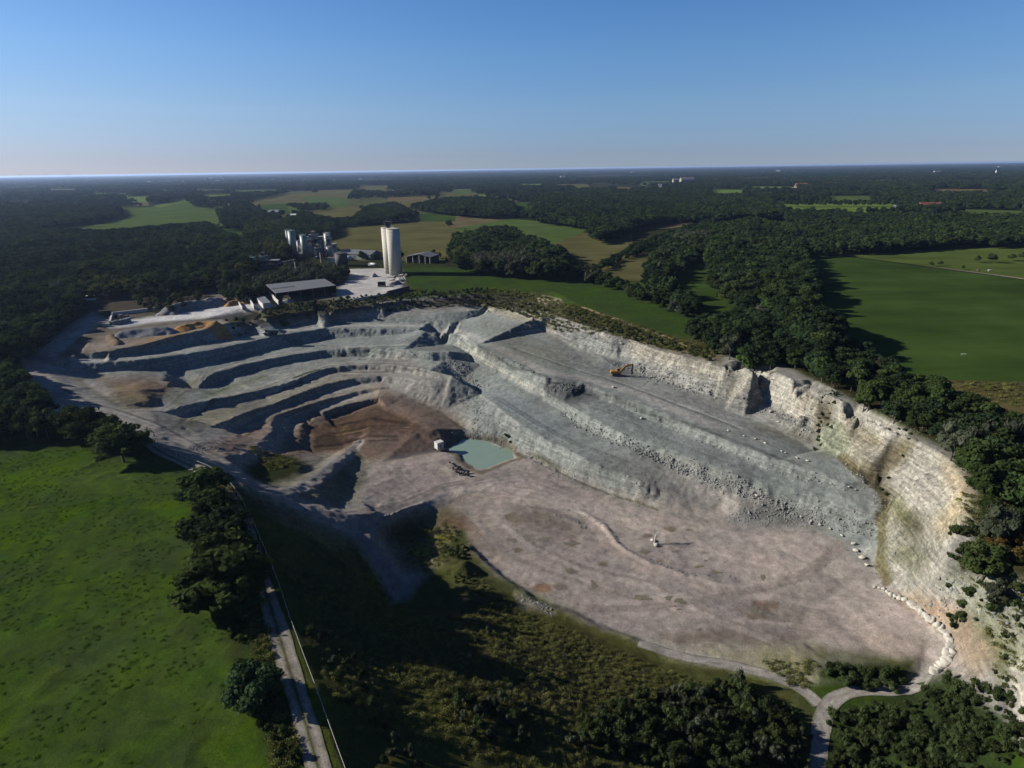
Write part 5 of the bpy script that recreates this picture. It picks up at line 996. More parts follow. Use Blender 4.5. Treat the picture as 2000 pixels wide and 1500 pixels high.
# shallow puddles on the pink floor
pum, put_, pub = newmat('puddle'); pub.inputs['Base Color'].default_value = (0.10, 0.088, 0.06, 1); pub.inputs['Roughness'].default_value = 0.25
PUD = [((1115,1062),(26,7)),((1000,1055),(17,9)),((1030,1050),(20,10)),((1063,1054),(26,8)),((1115,1115),(24,6)),((1160,1142),(14,13)),((1253,1168),(34,9)),((1305,1168),(17,7)),((1328,1174),(20,11)),((1316,1184),(10,3)),((1326,1190),(9,3)),((1262,1078),(14,5)),((1364,1107),(14,5)),((1378,1095),(9,3)),((1320,1077),(16,4)),((1400,1118),(22,5)),((1490,1128),(7,14)),((1473,1190),(12,22)),((1366,1230),(11,5))]
for (cx, cy), (w_, h_) in PUD:
    poly = []; ph = random.random() * 6
    for i in range(22):
        a = i / 22 * 2 * math.pi; r = 0.5 * (1 + 0.28 * math.sin(2 * a + ph) + 0.2 * math.sin(3 * a - 2 * ph) + 0.12 * math.sin(5 * a + ph))
        q = hit(cx + w_ * r * math.cos(a), cy + h_ * r * math.sin(a)); poly.append((q[0], q[1], ground(q[0], q[1]) + 0.05))
    m_ = bpy.data.meshes.new('puddle'); c_ = np.mean(poly, 0); vv = [tuple(c_ + [0, 0, 0.02])] + poly; m_.from_pydata(vv, [], [(0, 1 + i, 1 + (i + 1) % 22) for i in range(22)]); m_.materials.append(pum); m_.update()
    if m_.polygons[0].normal.z < 0: m_.flip_normals()
    o = link('puddle', m_); o['kind'] = 'structure'

# boulders
M_ROCK = flat('chalk_boulder', (0.55, 0.52, 0.45), 0.9, 0, 0.3, 1.2, 0.6); M_ROCKG = flat('grey_rubble', (0.25, 0.26, 0.25), 0.95, 0, 0.35, 0.8, 0.5)
def rock_mesh(name, seed, mat):
    r = np.random.default_rng(seed); V = ICO2_V.copy(); pl = r.normal(size=(11, 3)); pl /= np.linalg.norm(pl, axis=1)[:, None]
    for n in pl:
        d = V @ n; lim = r.uniform(0.42, 0.75); V -= np.maximum(d - lim, 0)[:, None] * n
    V *= (1 + r.normal(size=(len(V), 1)) * 0.03); return mesh_np(name, V, ICO2_F, mat)
ROCKS = [rock_mesh('boulder', 30 + i, M_ROCK) for i in range(5)]
ROCKG = rock_mesh('boulder', 50, M_ROCKG)
def boulder(px, py, s, label, group, flat_=0.7, rk=None):
    p = hit(px, py); o = link('boulder', rk or random.choice(ROCKS)); o.location = (p[0], p[1], ground(p[0], p[1]) + s * 0.28)
    o.scale = (s * 0.62 * random.uniform(0.9, 1.3), s * 0.55 * random.uniform(0.85, 1.15), s * 0.5 * flat_ * random.uniform(0.9, 1.2)); o.rotation_euler = (random.uniform(-.2, .2), random.uniform(-.2, .2), random.uniform(0, 6.28)); return tag(o, label, 'boulder', group)
row = [(925,437),(950,443),(975,450),(1000,468),(1020,483),(1045,497),(1070,505),(1098,518),(1130,540),(1150,555),(1172,572),(1195,590),(1220,610),(1240,630),(1262,645),(1290,668),(1315,690),(1335,712),(1350,735),(1362,757),(1367,785),(1360,812),(1355,835),(1350,858),(1335,880),(1320,898),(1300,918),(1280,932),(1262,940)]
for i, (x, y) in enumerate(row):
    s = 1.0 + 1.5 * min(1, i / 10)
    lab = ('smallest white boulder at the far end of the curved boulder row' if i == 0 else 'white boulder at the near end of the curved row beside the gravel path' if i == len(row) - 1 else 'small white boulder in the far half of the curved boulder row' if i < 9 else 'large white boulder in the near half of the curved boulder row')
    boulder(1400 + x / 3, 1000 + y / 3 + 2, s, lab, 'white boulders in a curved row', 0.9)
    if i > 9: boulder(1400 + x / 3 + random.uniform(-1, 5), 1000 + y / 3 + random.uniform(3, 6), s * 0.75, 'large white boulder in the near half of the curved boulder row', 'white boulders in a curved row', 0.9)
for x, y in [(1422,842),(1453,852),(1476,858),(1494,866),(1526,882),(1534,885),(1556,895),(1577,901)]: boulder(x, y, 1.0, 'pale stone on the lip of the upper grey terrace', 'stones along the upper terrace lip')
for x, y in [(1580,937),(1622,945),(1658,952),(1671,957)]: boulder(x, y, 0.9, 'pale stone at the foot of the upper grey terrace', 'stones at the foot of the upper terrace')
for x, y in [(1565,1010),(1585,1019),(1602,1026),(1622,1034),(1644,1047)]: boulder(x, y, 1.0, 'pale stone on the lowest grey terrace above the pink floor', 'stones on the lowest terrace')
for x, y, lab in [(1667,1063,'broad pale stone in the line near the boulder row'),(1671,1077,'second pale stone in the line near the boulder row'),(1684,1091,'third pale stone in the line near the boulder row'),(1693,1105,'last small pale stone in the line near the boulder row'),(1478,969,'white stone sticking out at the foot of the middle terrace'),(1215,672,'bright white block on the ledge under the brown rim'),(1252,818,'single white stone on the middle grey terrace'),(1198,757,'dark stone on the grey haul road near the excavator'),(1283,1067,'white boulder beside the dead tree'),(1274,1057,'low dark topped stone behind the dead tree'),(1520,825,'pale stone under the debris below the white wall'),(1506,805,'larger pale stone under the white wall debris')]: boulder(x, y, 1.5, lab, None)
for i in range(15): boulder(992 + i * 5.5 + random.uniform(-2, 2), 703.5 + i * 2.5 + random.uniform(-1, 1), random.uniform(0.6, 1.1), 'stone in the line along the grey haul road lip', 'stones along the haul road lip', rk=ROCKG)

# rubble on faces and at their feet: countless, one mass
_b = bmesh.new(); bmesh.ops.create_icosphere(_b, subdivisions=1, radius=1); RV = np.array([v.co[:] for v in _b.verts]); RF = np.array([[v.index for v in f.verts] for f in _b.faces]); _b.free()
rv, rf = [], []
def rubble(poly, zc, n, s0, s1):
    W = [P(x, y, zc)[:2] for x, y in poly]; xs = [p[0] for p in W]; ys = [p[1] for p in W]
    q = np.stack([RNG.uniform(min(xs), max(xs), n * 6), RNG.uniform(min(ys), max(ys), n * 6)], 1); q = q[inpoly(q[:, 0], q[:, 1], [tuple(p) for p in W])][:n]
    for x, y in q:
        s = 0.72 * (s0 + (s1 - s0) * RNG.random() ** 4); V = RV * (1 + RNG.normal(size=(12, 1)) * 0.22) * s * RNG.uniform(0.6, 1.2, 3); a = RNG.random() * 6.28; c, d = math.cos(a), math.sin(a)
        V = np.stack([V[:, 0] * c - V[:, 1] * d, V[:, 0] * d + V[:, 1] * c, V[:, 2]], 1) + [x, y, ground(x, y) + s * 0.2]; rf.append(RF + 12 * len(rv)); rv.append(V)
def along(pts, n, wd, s0, s1):
    "stones scattered along a pixel line, wd metres wide"
    w = [hit(*p) for p in pts]; L = [np.hypot(*(b - a)[:2]) for a, b in zip(w[:-1], w[1:])]; tot = sum(L)
    for (a, b), l in zip(zip(w[:-1], w[1:]), L):
        for _ in range(int(n * l / tot)):
            p = a + (b - a) * RNG.random(); x, y = p[0] + RNG.normal() * wd * 0.5, p[1] + RNG.normal() * wd * 0.5
            s = 0.72 * (s0 + (s1 - s0) * RNG.random() ** 4); V = RV * (1 + RNG.normal(size=(12, 1)) * 0.22) * s * RNG.uniform(0.6, 1.2, 3)
            rf.append(RF + 12 * len(rv)); rv.append(V + [x, y, ground(x, y) + s * 0.2])
along(T2T[1:7], 900, 2.0, 0.16, 0.75); along(T2T[4:9], 1300, 2.4, 0.15, 0.7); along(T1T[2:], 500, 1.8, 0.12, 0.5); along([(1510,985),(1552,1003),(1620,1015),(1690,1040)], 500, 3.0, 0.15, 0.6)
along([(905,742),(930,790),(950,830),(990,870)], 900, 6, 0.15, 0.6); along([(880,700),(910,730),(935,765)], 500, 5, 0.2, 0.8); along(T3T[2:7], 350, 2.0, 0.12, 0.5); along([(1200,712),(1235,716),(1290,740),(1350,762),(1420,780)], 900, 4, 0.15, 0.8)
along([(700,702),(800,703),(880,705)], 300, 2.5, 0.15, 0.6); along([(690,628),(780,628),(880,628)], 200, 2, 0.15, 0.5); along([(1075,755),(1105,757),(1135,760)], 450, 3, 0.15, 0.6); along([(1430,1010),(1500,1006),(1560,1012)], 500, 4, 0.12, 0.5)
along([(1450,775),(1520,805),(1590,845)], 400, 3, 0.15, 0.9); along([(1640,900),(1700,950),(1725,1040),(1725,1120)], 300, 5, 0.12, 0.5); along([(1090,985),(1180,1025),(1225,1075),(1330,1118),(1440,1132)], 260, 1.2, 0.12, 0.4); along([(1085,1005),(1125,1018),(1143,1033)], 120, 1.5, 0.15, 0.45)
along([(1015,1165),(1060,1185),(1080,1198)], 200, 2, 0.15, 0.5); along([(890,850),(930,848),(940,858)], 300, 3, 0.15, 0.6); along([(1840,1150),(1920,1165),(1995,1200)], 260, 3, 0.2, 0.9); along([(400,868),(390,880),(410,876)], 150, 4, 0.15, 0.5)
rubble([(1150,770),(1300,830),(1440,885),(1600,945),(1700,1040),(1560,1000),(1400,930),(1200,850)], -19, 1500, 0.08, 0.3); rubble([(940,770),(1040,850),(1150,900),(1280,950),(1280,985),(1100,920),(1000,870)], -27, 1400, 0.1, 0.4); rubble([(1640,800),(1880,930),(1880,1000),(1740,1100),(1720,980)], -10, 900, 0.1, 0.4); rubble([(950,640),(1100,690),(1250,745),(1150,730),(1000,690)], -11, 500, 0.08, 0.35)
rm = mesh_np('rubble', np.concatenate(rv), np.concatenate(rf), M_ROCKG); tag(link('rubble', rm), 'grey broken rock along the terrace faces', kind='stuff'); print('rubble', len(rv), round(time.time() - T0, 1))

# ------------------------------------------------------------------ machines and small things in the pit
M_YEL = flat('machine_yellow', (0.50, 0.23, 0.035), 0.5, 0, 0.15, 1.5); M_BLK = flat('machine_black', (0.03, 0.03, 0.032), 0.7, 0, 0.2, 1); M_GLS = flat('cab_glass', (0.03, 0.04, 0.05), 0.1, 0, 0.1, 1); M_TEAL = flat('truck_green', (0.06, 0.10, 0.10), 0.5, 0, 0.15, 1); M_STEEL = flat('worn_steel', (0.20, 0.20, 0.19), 0.5, 0.4, 0.2, 1.0); M_TIRE = flat('tyre', (0.025, 0.025, 0.025), 0.95); M_WHITE = flat('white_paint', (0.7, 0.7, 0.67), 0.6, 0, 0.08, 0.8)
def excavator(px, py, rz):
    p = hit(px, py); e = empty('excavator', p, 'orange yellow tracked excavator with raised boom at the quarry wall', 'excavator', rz=rz)
    for s in (-1, 1):
        m = MB(); m.extr([(-2.1, 0.45), (-1.8, 0.05), (1.8, 0.05), (2.1, 0.45), (1.8, 0.9), (-1.8, 0.9)], s * 1.35 - 0.3, s * 1.35 + 0.3, 1); t = m.build('crawler_track', M_BLK, e)
        for x in (-1.5, -0.75, 0, 0.75, 1.5): MB().cyl((x, s * 1.35 - 0.34, 0.4), (x, s * 1.35 + 0.34, 0.4), 0.26, n=10).build('wheel', M_STEEL, t)
    MB().cyl((0, 0, 0.8), (0, 0, 1.15), 0.8, n=16).build('turntable', M_BLK, e)
    m = MB(); m.extr([(-2.1, 1.15), (1.6, 1.15), (1.6, 1.5), (0.3, 2.25), (-2.1, 2.3)], -1.4, 0.35, 1); m.build('engine_body', M_YEL, e)
    MB().extr([(-2.75, 1.25), (-2.1, 1.15), (-2.1, 2.3), (-2.6, 2.2)], -1.4, 1.4, 1).build('counterweight', M_YEL, e)
    MB().box(-2.1, 0.1, 0.35, 1.4, 1.15, 2.0).build('side_housing', M_YEL, e)
    c = MB().extr([(0.15, 1.2), (1.7, 1.2), (1.75, 1.9), (1.4, 2.95), (0.15, 2.95)], 0.42, 1.4, 1).build('cab', M_YEL, e); MB().extr([(0.35, 1.8), (1.72, 1.9), (1.38, 2.8), (0.35, 2.8)], 0.38, 1.44, 1).build('window', M_GLS, c)
    MB().cyl((-1.4, -0.9, 2.3), (-1.4, -0.9, 2.9), 0.09, n=8).build('exhaust', M_BLK, e)
    MB().extr([(0.9, 1.5), (1.5, 1.3), (4.0, 4.0), (6.9, 5.0), (6.9, 5.45), (3.6, 4.75)], -0.62, -0.18, 1).build('boom', M_YEL, e)
    MB().cyl((1.7, -0.4, 1.4), (3.7, -0.4, 3.6), 0.13, n=8).build('boom_cylinder', M_STEEL, e)
    MB().extr([(6.6, 5.5), (7.2, 5.35), (6.95, 2.0), (6.6, 2.0)], -0.55, -0.25, 1).build('stick', M_BLK, e); MB().cyl((4.4, -0.4, 5.2), (6.7, -0.4, 5.6), 0.11, n=8).build('stick_cylinder', M_STEEL, e)
    MB().extr([(6.4, 2.1), (7.1, 2.0), (7.25, 1.3), (6.7, 0.7), (6.1, 0.9), (6.5, 1.4)], -0.95, 0.15, 1).build('bucket', M_BLK, e); return e
excavator(1204, 733, math.radians(-3)).scale = (1.12, 1.12, 1.12)
def wheel(e, x, y, r, w):
    t = MB().lathe([(r * 0.5, -w / 2), (r * 0.9, -w / 2), (r, -w * 0.3), (r, w * 0.3), (r * 0.9, w / 2), (r * 0.5, w / 2)], 16).build('wheel', M_TIRE, e); t.rotation_euler = (math.pi / 2, 0, 0); t.location = (x, y, r)
    MB().cyl((0, 0, -w * 0.4), (0, 0, w * 0.4), r * 0.5, n=12).build('rim', M_STEEL, t)
def dumper(px, py, rz):
    p = hit(px, py); e = empty('dump_truck', p, 'dark green articulated dump truck on the upper haul road', 'dump truck', rz=rz)
    for x in (3.0, -1.2, -2.9):
        for s in (-1, 1): wheel(e, x, s * 1.25, 0.85, 0.6)
    MB().box(-4.0, 0.9, -0.6, 0.6, 0.8, 1.3).build('chassis', M_BLK, e)
    MB().extr([(1.6, 0.9), (4.6, 0.8), (4.6, 1.7), (3.6, 2.1), (1.6, 2.1)], -1.25, 1.25, 1).build('bonnet', M_WHITE, e)
    c = MB().extr([(1.5, 1.5), (3.3, 1.5), (3.1, 3.3), (1.6, 3.3)], -0.9, 0.9, 1).build('cab', M_TEAL, e); MB().extr([(2.0, 2.2), (3.28, 2.2), (3.12, 3.1), (2.0, 3.1)], -0.94, 0.94, 1).build('window', M_GLS, c)
    MB().extr([(-5.0, 2.3), (-3.8, 1.35), (0.6, 1.35), (1.2, 3.1), (0.3, 3.2), (-4.6, 3.0)], -1.5, 1.5, 1).build('dump_body', M_TEAL, e); return e
dumper(530, 654, math.pi + 0.12)
# pump house by the pond
p = hit(858, 879); e = empty('pump_house', p, 'small white box hut on legs beside the green pond', 'hut', rz=math.radians(-52))
MB().box(-1.3, 1.3, -1.6, 1.6, 1.0, 4.0).build('wall', M_WHITE, e); MB().box(-1.4, 1.4, -1.7, 1.7, 4.0, 4.15).build('roof', M_WHITE, e); MB().box(1.3, 1.34, -0.5, 0.5, 1.1, 3.1).build('door', flat('grey_door', (0.3, 0.31, 0.32), 0.6), e)
for x in (-1.1, 1.1):
    for y in (-1.4, 1.4): MB().cyl((x, y, -1.0), (x, y, 1.0), 0.12, n=8).build('leg', M_STEEL, e)
MB().tube([(0, -1.7, 1.3), (0.4, -4.0, -0.2), (1.5, -7, -0.9)], 0.12, 8).build('pipe', M_BLK, e)
# dead tree on the pink floor
p = hit(1278, 1062); e = empty('dead_tree', p, 'bare bleached dead tree standing on the pink quarry floor', 'tree'); M_DEAD = flat('bleached_wood', (0.55, 0.51, 0.45), 0.9, 0, 0.15, 2)
m = MB(); q = [Vector((0, 0, -0.3)), Vector((0.15, 0.1, 1.6)), Vector((0.45, 0.3, 3.3)), Vector((0.6, 0.5, 5.0))]
for i in range(3): m.cyl(q[i], q[i + 1], [0.34, 0.27, 0.2, 0.1][i], [0.27, 0.2, 0.1][i], 9)
m.build('trunk', M_DEAD, e); rb = random.Random(5)
for k in range(13):
    t = 0.42 + 0.57 * k / 12; i = min(2, int(t * 3)); s = q[i].lerp(q[i + 1], t * 3 - i); a = k * 2.2; L = (1 - t) * 2.6 + 1.0
    e1 = s + Vector((math.cos(a) * L * 0.6, math.sin(a) * L * 0.6, L * 0.5)); e2 = e1 + Vector((math.cos(a + 0.4) * L * 0.5, math.sin(a + 0.4) * L * 0.5, L * 0.55)); m = MB(); m.cyl(s, e1, 0.10, 0.06, 6); m.cyl(e1, e2, 0.06, 0.02, 5)
    for j in range(3): 
        f = s.lerp(e1, 0.5 + 0.25 * j); m.cyl(f, f + Vector((rb.uniform(-.9, .9), rb.uniform(-.9, .9), rb.uniform(0.3, 1.1))), 0.035, 0.012, 4)
    m.build('branch', M_DEAD, e)
# debris of logs under the wall
M_LOG = flat('pale_timber', (0.42, 0.31, 0.19), 0.9, 0, 0.25, 2); p = hit(1492, 768)
for k in range(12):
    a = rb.uniform(-0.5, 0.5); c = Vector((p[0] + rb.uniform(-4, 4), p[1] + rb.uniform(-2, 2), 0)); z = ground(c.x, c.y); d = Vector((math.cos(a), math.sin(a), rb.uniform(-0.1, 0.15))) * rb.uniform(1.2, 2.6); c.z = z + 0.3 + 0.12 * (k % 4)
    o = MB().cyl(c - d, c + d, 0.17, 0.12, 8).build('log', M_LOG); tag(o, 'pale log in the debris heap under the white wall', 'log', 'logs in the debris heap under the white wall')
# fence along the track
FP = [(345,890),(380,904),(418,921),(452,950),(484,1000),(513,1065),(540,1130),(565,1205),(590,1275),(620,1355),(645,1425),(672,1500),(700,1580)]
e = empty('rail_fence', hit(565, 1205), 'thin white rail fence along the right side of the track', 'fence'); w = smooth_path([hit(*q) for q in FP], 3.0); o0 = np.array(e.location); M_RAIL = flat('fence_white', (0.42, 0.40, 0.35), 0.7)
pts = [Vector((q[0], q[1], ground(q[0], q[1]))) - e.location for q in w]; pm = None
for i, q in enumerate(pts):
    if pm is None: pm = MB().box(-0.06, 0.06, -0.06, 0.06, -0.3, 1.1); po = pm.build('post', M_RAIL, e); pd = po.data
    else: po = link('post', pd, e)
    po.location = q
    if i: MB().cyl(pts[i - 1] + Vector((0, 0, 1.0)), q + Vector((0, 0, 1.0)), 0.045, n=5).build('rail', M_RAIL, e)
# ------------------------------------------------------------------ plant, sheds, stockpiles, farms
M_CONC = flat('silo_concrete', (0.60, 0.575, 0.50), 0.85, 0, 0.10, 0.35, 0.05, 1.0); M_CONC2 = flat('yard_concrete', (0.62, 0.61, 0.57), 0.85, 0, 0.12, 0.5)
M_ROOF = flat('grey_sheet_roof', (0.12, 0.125, 0.145), 0.75, 0, 0.14, 0.25); M_ROOF2 = flat('pale_sheet_roof', (0.19, 0.20, 0.22), 0.6, 0, 0.12, 0.3); M_GWALL = flat('green_sheet_wall', (0.13, 0.17, 0.14), 0.7, 0, 0.1, 0.5); M_DK = flat('dark_sheet', (0.05, 0.052, 0.06), 0.8, 0, 0.2, 0.5)
M_TSILO = flat('teal_steel', (0.22, 0.30, 0.29), 0.5, 0, 0.14, 0.4, 0, 1.0); M_GSILO = flat('grey_steel', (0.38, 0.38, 0.37), 0.5, 0, 0.15, 0.4, 0, 1.0); M_BRN = flat('rusty_brown', (0.28, 0.20, 0.14), 0.8, 0, 0.25, 0.6); M_RED = flat('red_roof_tiles', (0.36, 0.11, 0.065), 0.8, 0, 0.15, 0.6); M_BRICK = flat('brick_wall', (0.22, 0.13, 0.09), 0.85, 0, 0.15, 0.8); M_BLUE = flat('blue_paint', (0.10, 0.2, 0.5), 0.5); M_YELB = flat('pale_yellow', (0.55, 0.52, 0.25), 0.7)
def zat(px, py, base):
    "height of the pixel above the ground point base, at the same distance"
    d = ray(px, py); t = math.hypot(base[0], base[1]) / math.hypot(d[0], d[1]); return CAM_H + d[2] * t
# --- the two tall silos
def tall_silo(name, c, r, h, label):
    e = empty(name, (c[0], c[1], 0), label, 'silo', 'twin tall concrete silos')
    sh = MB().lathe([(r, -0.3), (r, h)], 40).build('shell', M_CONC, e, True)
    for k in range(1, 13): MB().lathe([(r, 0), (r + 0.05, 0.03), (r + 0.05, 0.14), (r, 0.17)], 40, (0, 0, k * h / 13)).build('joint_ring', M_CONC, e)
    MB().lathe([(0.0, h + 0.45), (r * 0.5, h + 0.35), (r + 0.12, h + 0.1), (r + 0.12, h - 0.5), (r - 0.05, h - 0.55)], 40).build('roof', M_CONC, e)
    rl = MB()
    for k in range(20):
        a = k * math.pi / 10; b = (k + 1) * math.pi / 10; p0 = Vector((math.cos(a) * r * .97, math.sin(a) * r * .97, h + 0.1)); p1 = Vector((math.cos(b) * r * .97, math.sin(b) * r * .97, h + 0.1)); up = Vector((0, 0, 1.15))
        rl.cyl(p0, p0 + up, 0.05, n=4); rl.cyl(p0 + up, p1 + up, 0.05, n=4); rl.cyl(p0 + up * .5, p1 + up * .5, 0.04, n=4)
    rl.build('railing', M_STEEL, e); return e
c1 = P(773.5, 536.3); hs = zat(767, 446, c1); c2 = c1 + np.array([-6.0, 9.6, 0])
tall_silo('concrete_silo', c1, 5.6, hs, 'nearer and broader looking of the two tall pale concrete silos'); tall_silo('concrete_silo', c2, 5.6, hs, 'rear tall concrete silo, partly hidden behind its twin')
e = empty('elevator_house', ((c1[0] + c2[0]) / 2 - 1.5, (c1[1] + c2[1]) / 2, hs + 0.4), 'dark steel lift house on top of the twin silos', 'lift house')
MB().box(-1.7, 1.7, -1.6, 1.6, 0.0, 4.8).build('housing', M_DK, e); MB().box(-1.9, 1.9, -1.8, 1.8, 4.8, 5.05).build('roof', M_STEEL, e); MB().tube([(-2.6, -0.5, 0), (-2.6, -0.5, 5.6), (-0.5, -0.5, 6.0)], 0.16).build('pipe', M_STEEL, e)
for x, y in ((-2.9, -2), (2.6, -2.2), (2.6, 2)): MB().cyl((x, y, 0), (x, y, 5.8), 0.08, n=5).build('mast', M_STEEL, e)
# --- loading gear and scrap at the silo foot
rb = random.Random(9)
for k in range(26):
    px, py = rb.uniform(760, 797), rb.uniform(538, 550); p = P(px, py + (px - 778) * 0.05, 0); a = rb.uniform(0, 3.1); L = rb.uniform(1.0, 3.4); d = Vector((math.cos(a), math.sin(a), rb.uniform(-0.1, 0.5))) * L; c = Vector((p[0], p[1], 0.5 + rb.uniform(0, 1.3)))
    o = (MB().cyl(c - d, c + d, 0.28, n=6) if k % 3 else MB().box(-L, L, -0.5, 0.5, -0.4, 0.5, a, tuple(c))).build('scrap_beam', [M_STEEL, M_GSILO, M_BRN, M_CONC2][k % 4]); tag(o, 'steel beam or block lying in the scrap heap at the silo foot', 'scrap', 'scrap beams at the silo foot')
def mound(name, crest, wid, h, mat, label, cat='stockpile', n=26, zb=None):
    "a loose heap along a pixel crest line"
    w = smooth_path([P(x, y, 0) for x, y in crest], 2.0); xs = [p[0] for p in w]; ys = [p[1] for p in w]; pad = wid * 1.3
    gx_ = np.linspace(min(xs) - pad, max(xs) + pad, max(16, int((max(xs) - min(xs) + 2 * pad) / 0.9))); gy_ = np.linspace(min(ys) - pad, max(ys) + pad, max(14, int((max(ys) - min(ys) + 2 * pad) / 0.9))); XX, YY = np.meshgrid(gx_, gy_)
    d = segdist(XX, YY, [tuple(p[:2]) for p in w]); hh = h * (0.85 + 0.35 * fbm(XX, YY, 8, 3)) - d * h / wid * (1 + 0.25 * fbm(XX, YY, 5, 3)) + 0.35 * fbm(XX, YY, 1.8, 2)
    G = np.array([[ground(a, b) for a, b in zip(r1, r2)] for r1, r2 in zip(XX, YY)]); ZZ = G + np.maximum(hh, -0.4); ii = np.arange(XX.size).reshape(XX.shape); q = np.stack([ii[:-1, :-1], ii[:-1, 1:], ii[1:, 1:], ii[1:, :-1]], -1).reshape(-1, 4); keep = (hh.ravel()[q] > -0.3).any(1)
    o = link(name, mesh_np(name, np.stack([XX, YY, ZZ], -1).reshape(-1, 3), q[keep], mat, True)); return tag(o, label, cat)
M_PG = earth('grey_stone_heap', False, (0.30, 0.30, 0.31), 0.5, 1.2, 0.4); M_PO = earth('orange_sand', False, (0.42, 0.25, 0.11), 0.25, 1.0, 0.25); M_PB = earth('blue_grey_sand', False, (0.26, 0.27, 0.29), 0.3, 1.0, 0.25); M_PW = earth('white_lime', False, (0.5, 0.49, 0.47), 0.3, 1.0, 0.15); M_PR = earth('brown_gravel', False, (0.22, 0.17, 0.13), 0.4, 1.0, 0.3)
mound('grey_stockpile', [(332,611),(370,604),(405,598),(428,594)], 8.5, 6.0, M_PG, 'long grey stone heap in the walled stockpile bay'); mound('orange_stockpile', [(447,597),(462,593),(477,592)], 5.0, 3.4, M_PO, 'orange sand heap in the bay between white walls'); mound('tan_stockpile', [(440,587),(455,584),(468,583)], 4.0, 2.6, M_BRN, 'brownish heap at the back of the sand bay')
mound('sand_stockpile', [(352,643),(375,638),(395,635),(415,634),(432,636)], 6.0, 3.8, M_PO, 'orange sand heap above the dark quarry slope'); mound('blue_grey_stockpile', [(240,655),(270,652),(305,650),(328,648)], 6.5, 4.2, M_PB, 'blue grey stone heap beside the orange sand heap'); mound('gravel_berm', [(215,655),(222,664),(232,669)], 3.5, 2.2, M_PR, 'low brown gravel bank left of the blue grey heap'); mound('lime_heap', [(728,541),(733,540)], 3.2, 3.4, M_PW, 'small white lime heap left of the silo foot'); mound('grey_heap', [(764,557),(775,555)], 4.5, 3.0, M_PG, 'pale grey heap in the bin in front of the silos'); mound('gravel_heap', [(560,590),(568,588)], 4.0, 2.4, M_PG, 'small grey heap at the open front of the long shed')
# --- yard walls of precast blocks
def wall(a, b, h, th, mat, label, name='yard_wall', group=None, block=2.4):
    A, B = np.array(a), np.array(b); L = np.hypot(*(B - A)[:2]); e = empty(name, (A[0], A[1], 0), label, 'wall', group, math.atan2(B[1] - A[1], B[0] - A[0])); n = max(1, int(L / block)); z0 = 0; rows = max(1, round(h / 1.2)); bm = None
    for r in range(rows):
        for i in range(n):
            if bm is None: o = MB().box(0.02, L / n - 0.02, -th / 2, th / 2, 0.0, h / rows - 0.03).build('block', mat, e); bm = o.data
            else: o = link('block', bm, e)
            o.location = (i * L / n, 0.03 * ((i + r) % 2), r * h / rows - 0.1)
    return e
wall(P(221,616), P(325,604), 2.2, 0.8, M_CONC2, 'long low pale wall at the back of the grey stockpile bay'); wall(P(216,634), P(221,616), 2.4, 0.8, M_CONC2, 'short end wall at the left end of the stockpile bay'); wall(P(497,604), P(484,583), 2.8, 0.6, M_CONC2, 'white wall right of the orange sand heap'); wall(P(474,605), P(463,588), 1.8, 0.5, M_CONC2, 'thin white wall through the orange sand bay'); wall(P(545,596), P(527.5,577), 3.0, 0.7, M_CONC2, 'white slanting wall at the left end of the open shed'); wall(P(690,587), P(755,576), 1.4, 0.6, M_CONC2, 'low pale wall along the front edge of the white yard'); wall(P(757,577), P(800,566), 3.2, 0.6, M_DK, 'dark retaining wall in front of the silos')
for k, (px, py, s) in enumerate([(222,634,2.2),(228,633,2.0),(234,632,2.4),(240,631,2.0),(246,629,2.3),(251,628,2.0),(219,624,2.0),(236,622,2.0),(248,621,2.0)]):
    p = P(px, py); o = MB().box(-s * .6, s * .6, -s * .5, s * .5, 0, s * (0.9 + 0.3 * (k % 2)), 0.2 * k, (0, 0, 0)).build('stone_block', M_PG); o.location = p; tag(o, 'dark block in the block stack at the left end of the stockpile bay', 'block', 'dark blocks in the stockpile bay')
# --- open shed with the long grey roof
A = [P(519,556.5,7.6), P(634,545,7.6), P(656,558,6.2), P(537.8,573.6,6.2)]
c0 = sum(A) / 4; e = empty('open_shed', (c0[0], c0[1], 0), 'long open fronted shed under a large flat grey roof', 'shed'); L0 = lambda p, z=None: Vector((p[0] - c0[0], p[1] - c0[1], p[2] if z is None else z))
mid = lambda a, b, t: a + (b - a) * t
for i, (t0, t1) in enumerate([(0, 0.395), (0.40, 1.0)]):
    q = [L0(mid(A[0], A[1], t0)), L0(mid(A[0], A[1], t1)), L0(mid(A[3], A[2], t1)), L0(mid(A[3], A[2], t0))]; up = Vector((0, 0, 0.3)); MB().add(q + [v + up for v in q], [(0, 1, 2, 3), (7, 6, 5, 4), (0, 4, 5, 1), (1, 5, 6, 2), (2, 6, 7, 3), (3, 7, 4, 0)]).build('roof_panel', M_ROOF, e)
q0, q1 = L0(mid(A[0], A[3], 0.55)), L0(mid(mid(A[0], A[1], 0.39), mid(A[3], A[2], 0.39), 0.55)); MB().tube([q0 + Vector((0, 0, .4)), q1 + Vector((0, 0, .4))], 0.3, 4).build('roof_seam', M_ROOF2, e)
for k in range(18): t = (k + 0.5) / 18; MB().tube([L0(mid(A[0], A[1], t)) + Vector((0, 0, 0.32)), L0(mid(A[3], A[2], t)) + Vector((0, 0, 0.32))], 0.1, 4).build('roof_rib', M_ROOF, e)
for t in (0, 0.2, 0.4, 0.6, 0.8, 1.0): f = mid(A[3], A[2], t); MB().cyl(L0(f, -0.2), L0(f, 6.2), 0.25, n=6).build('post', M_STEEL, e)
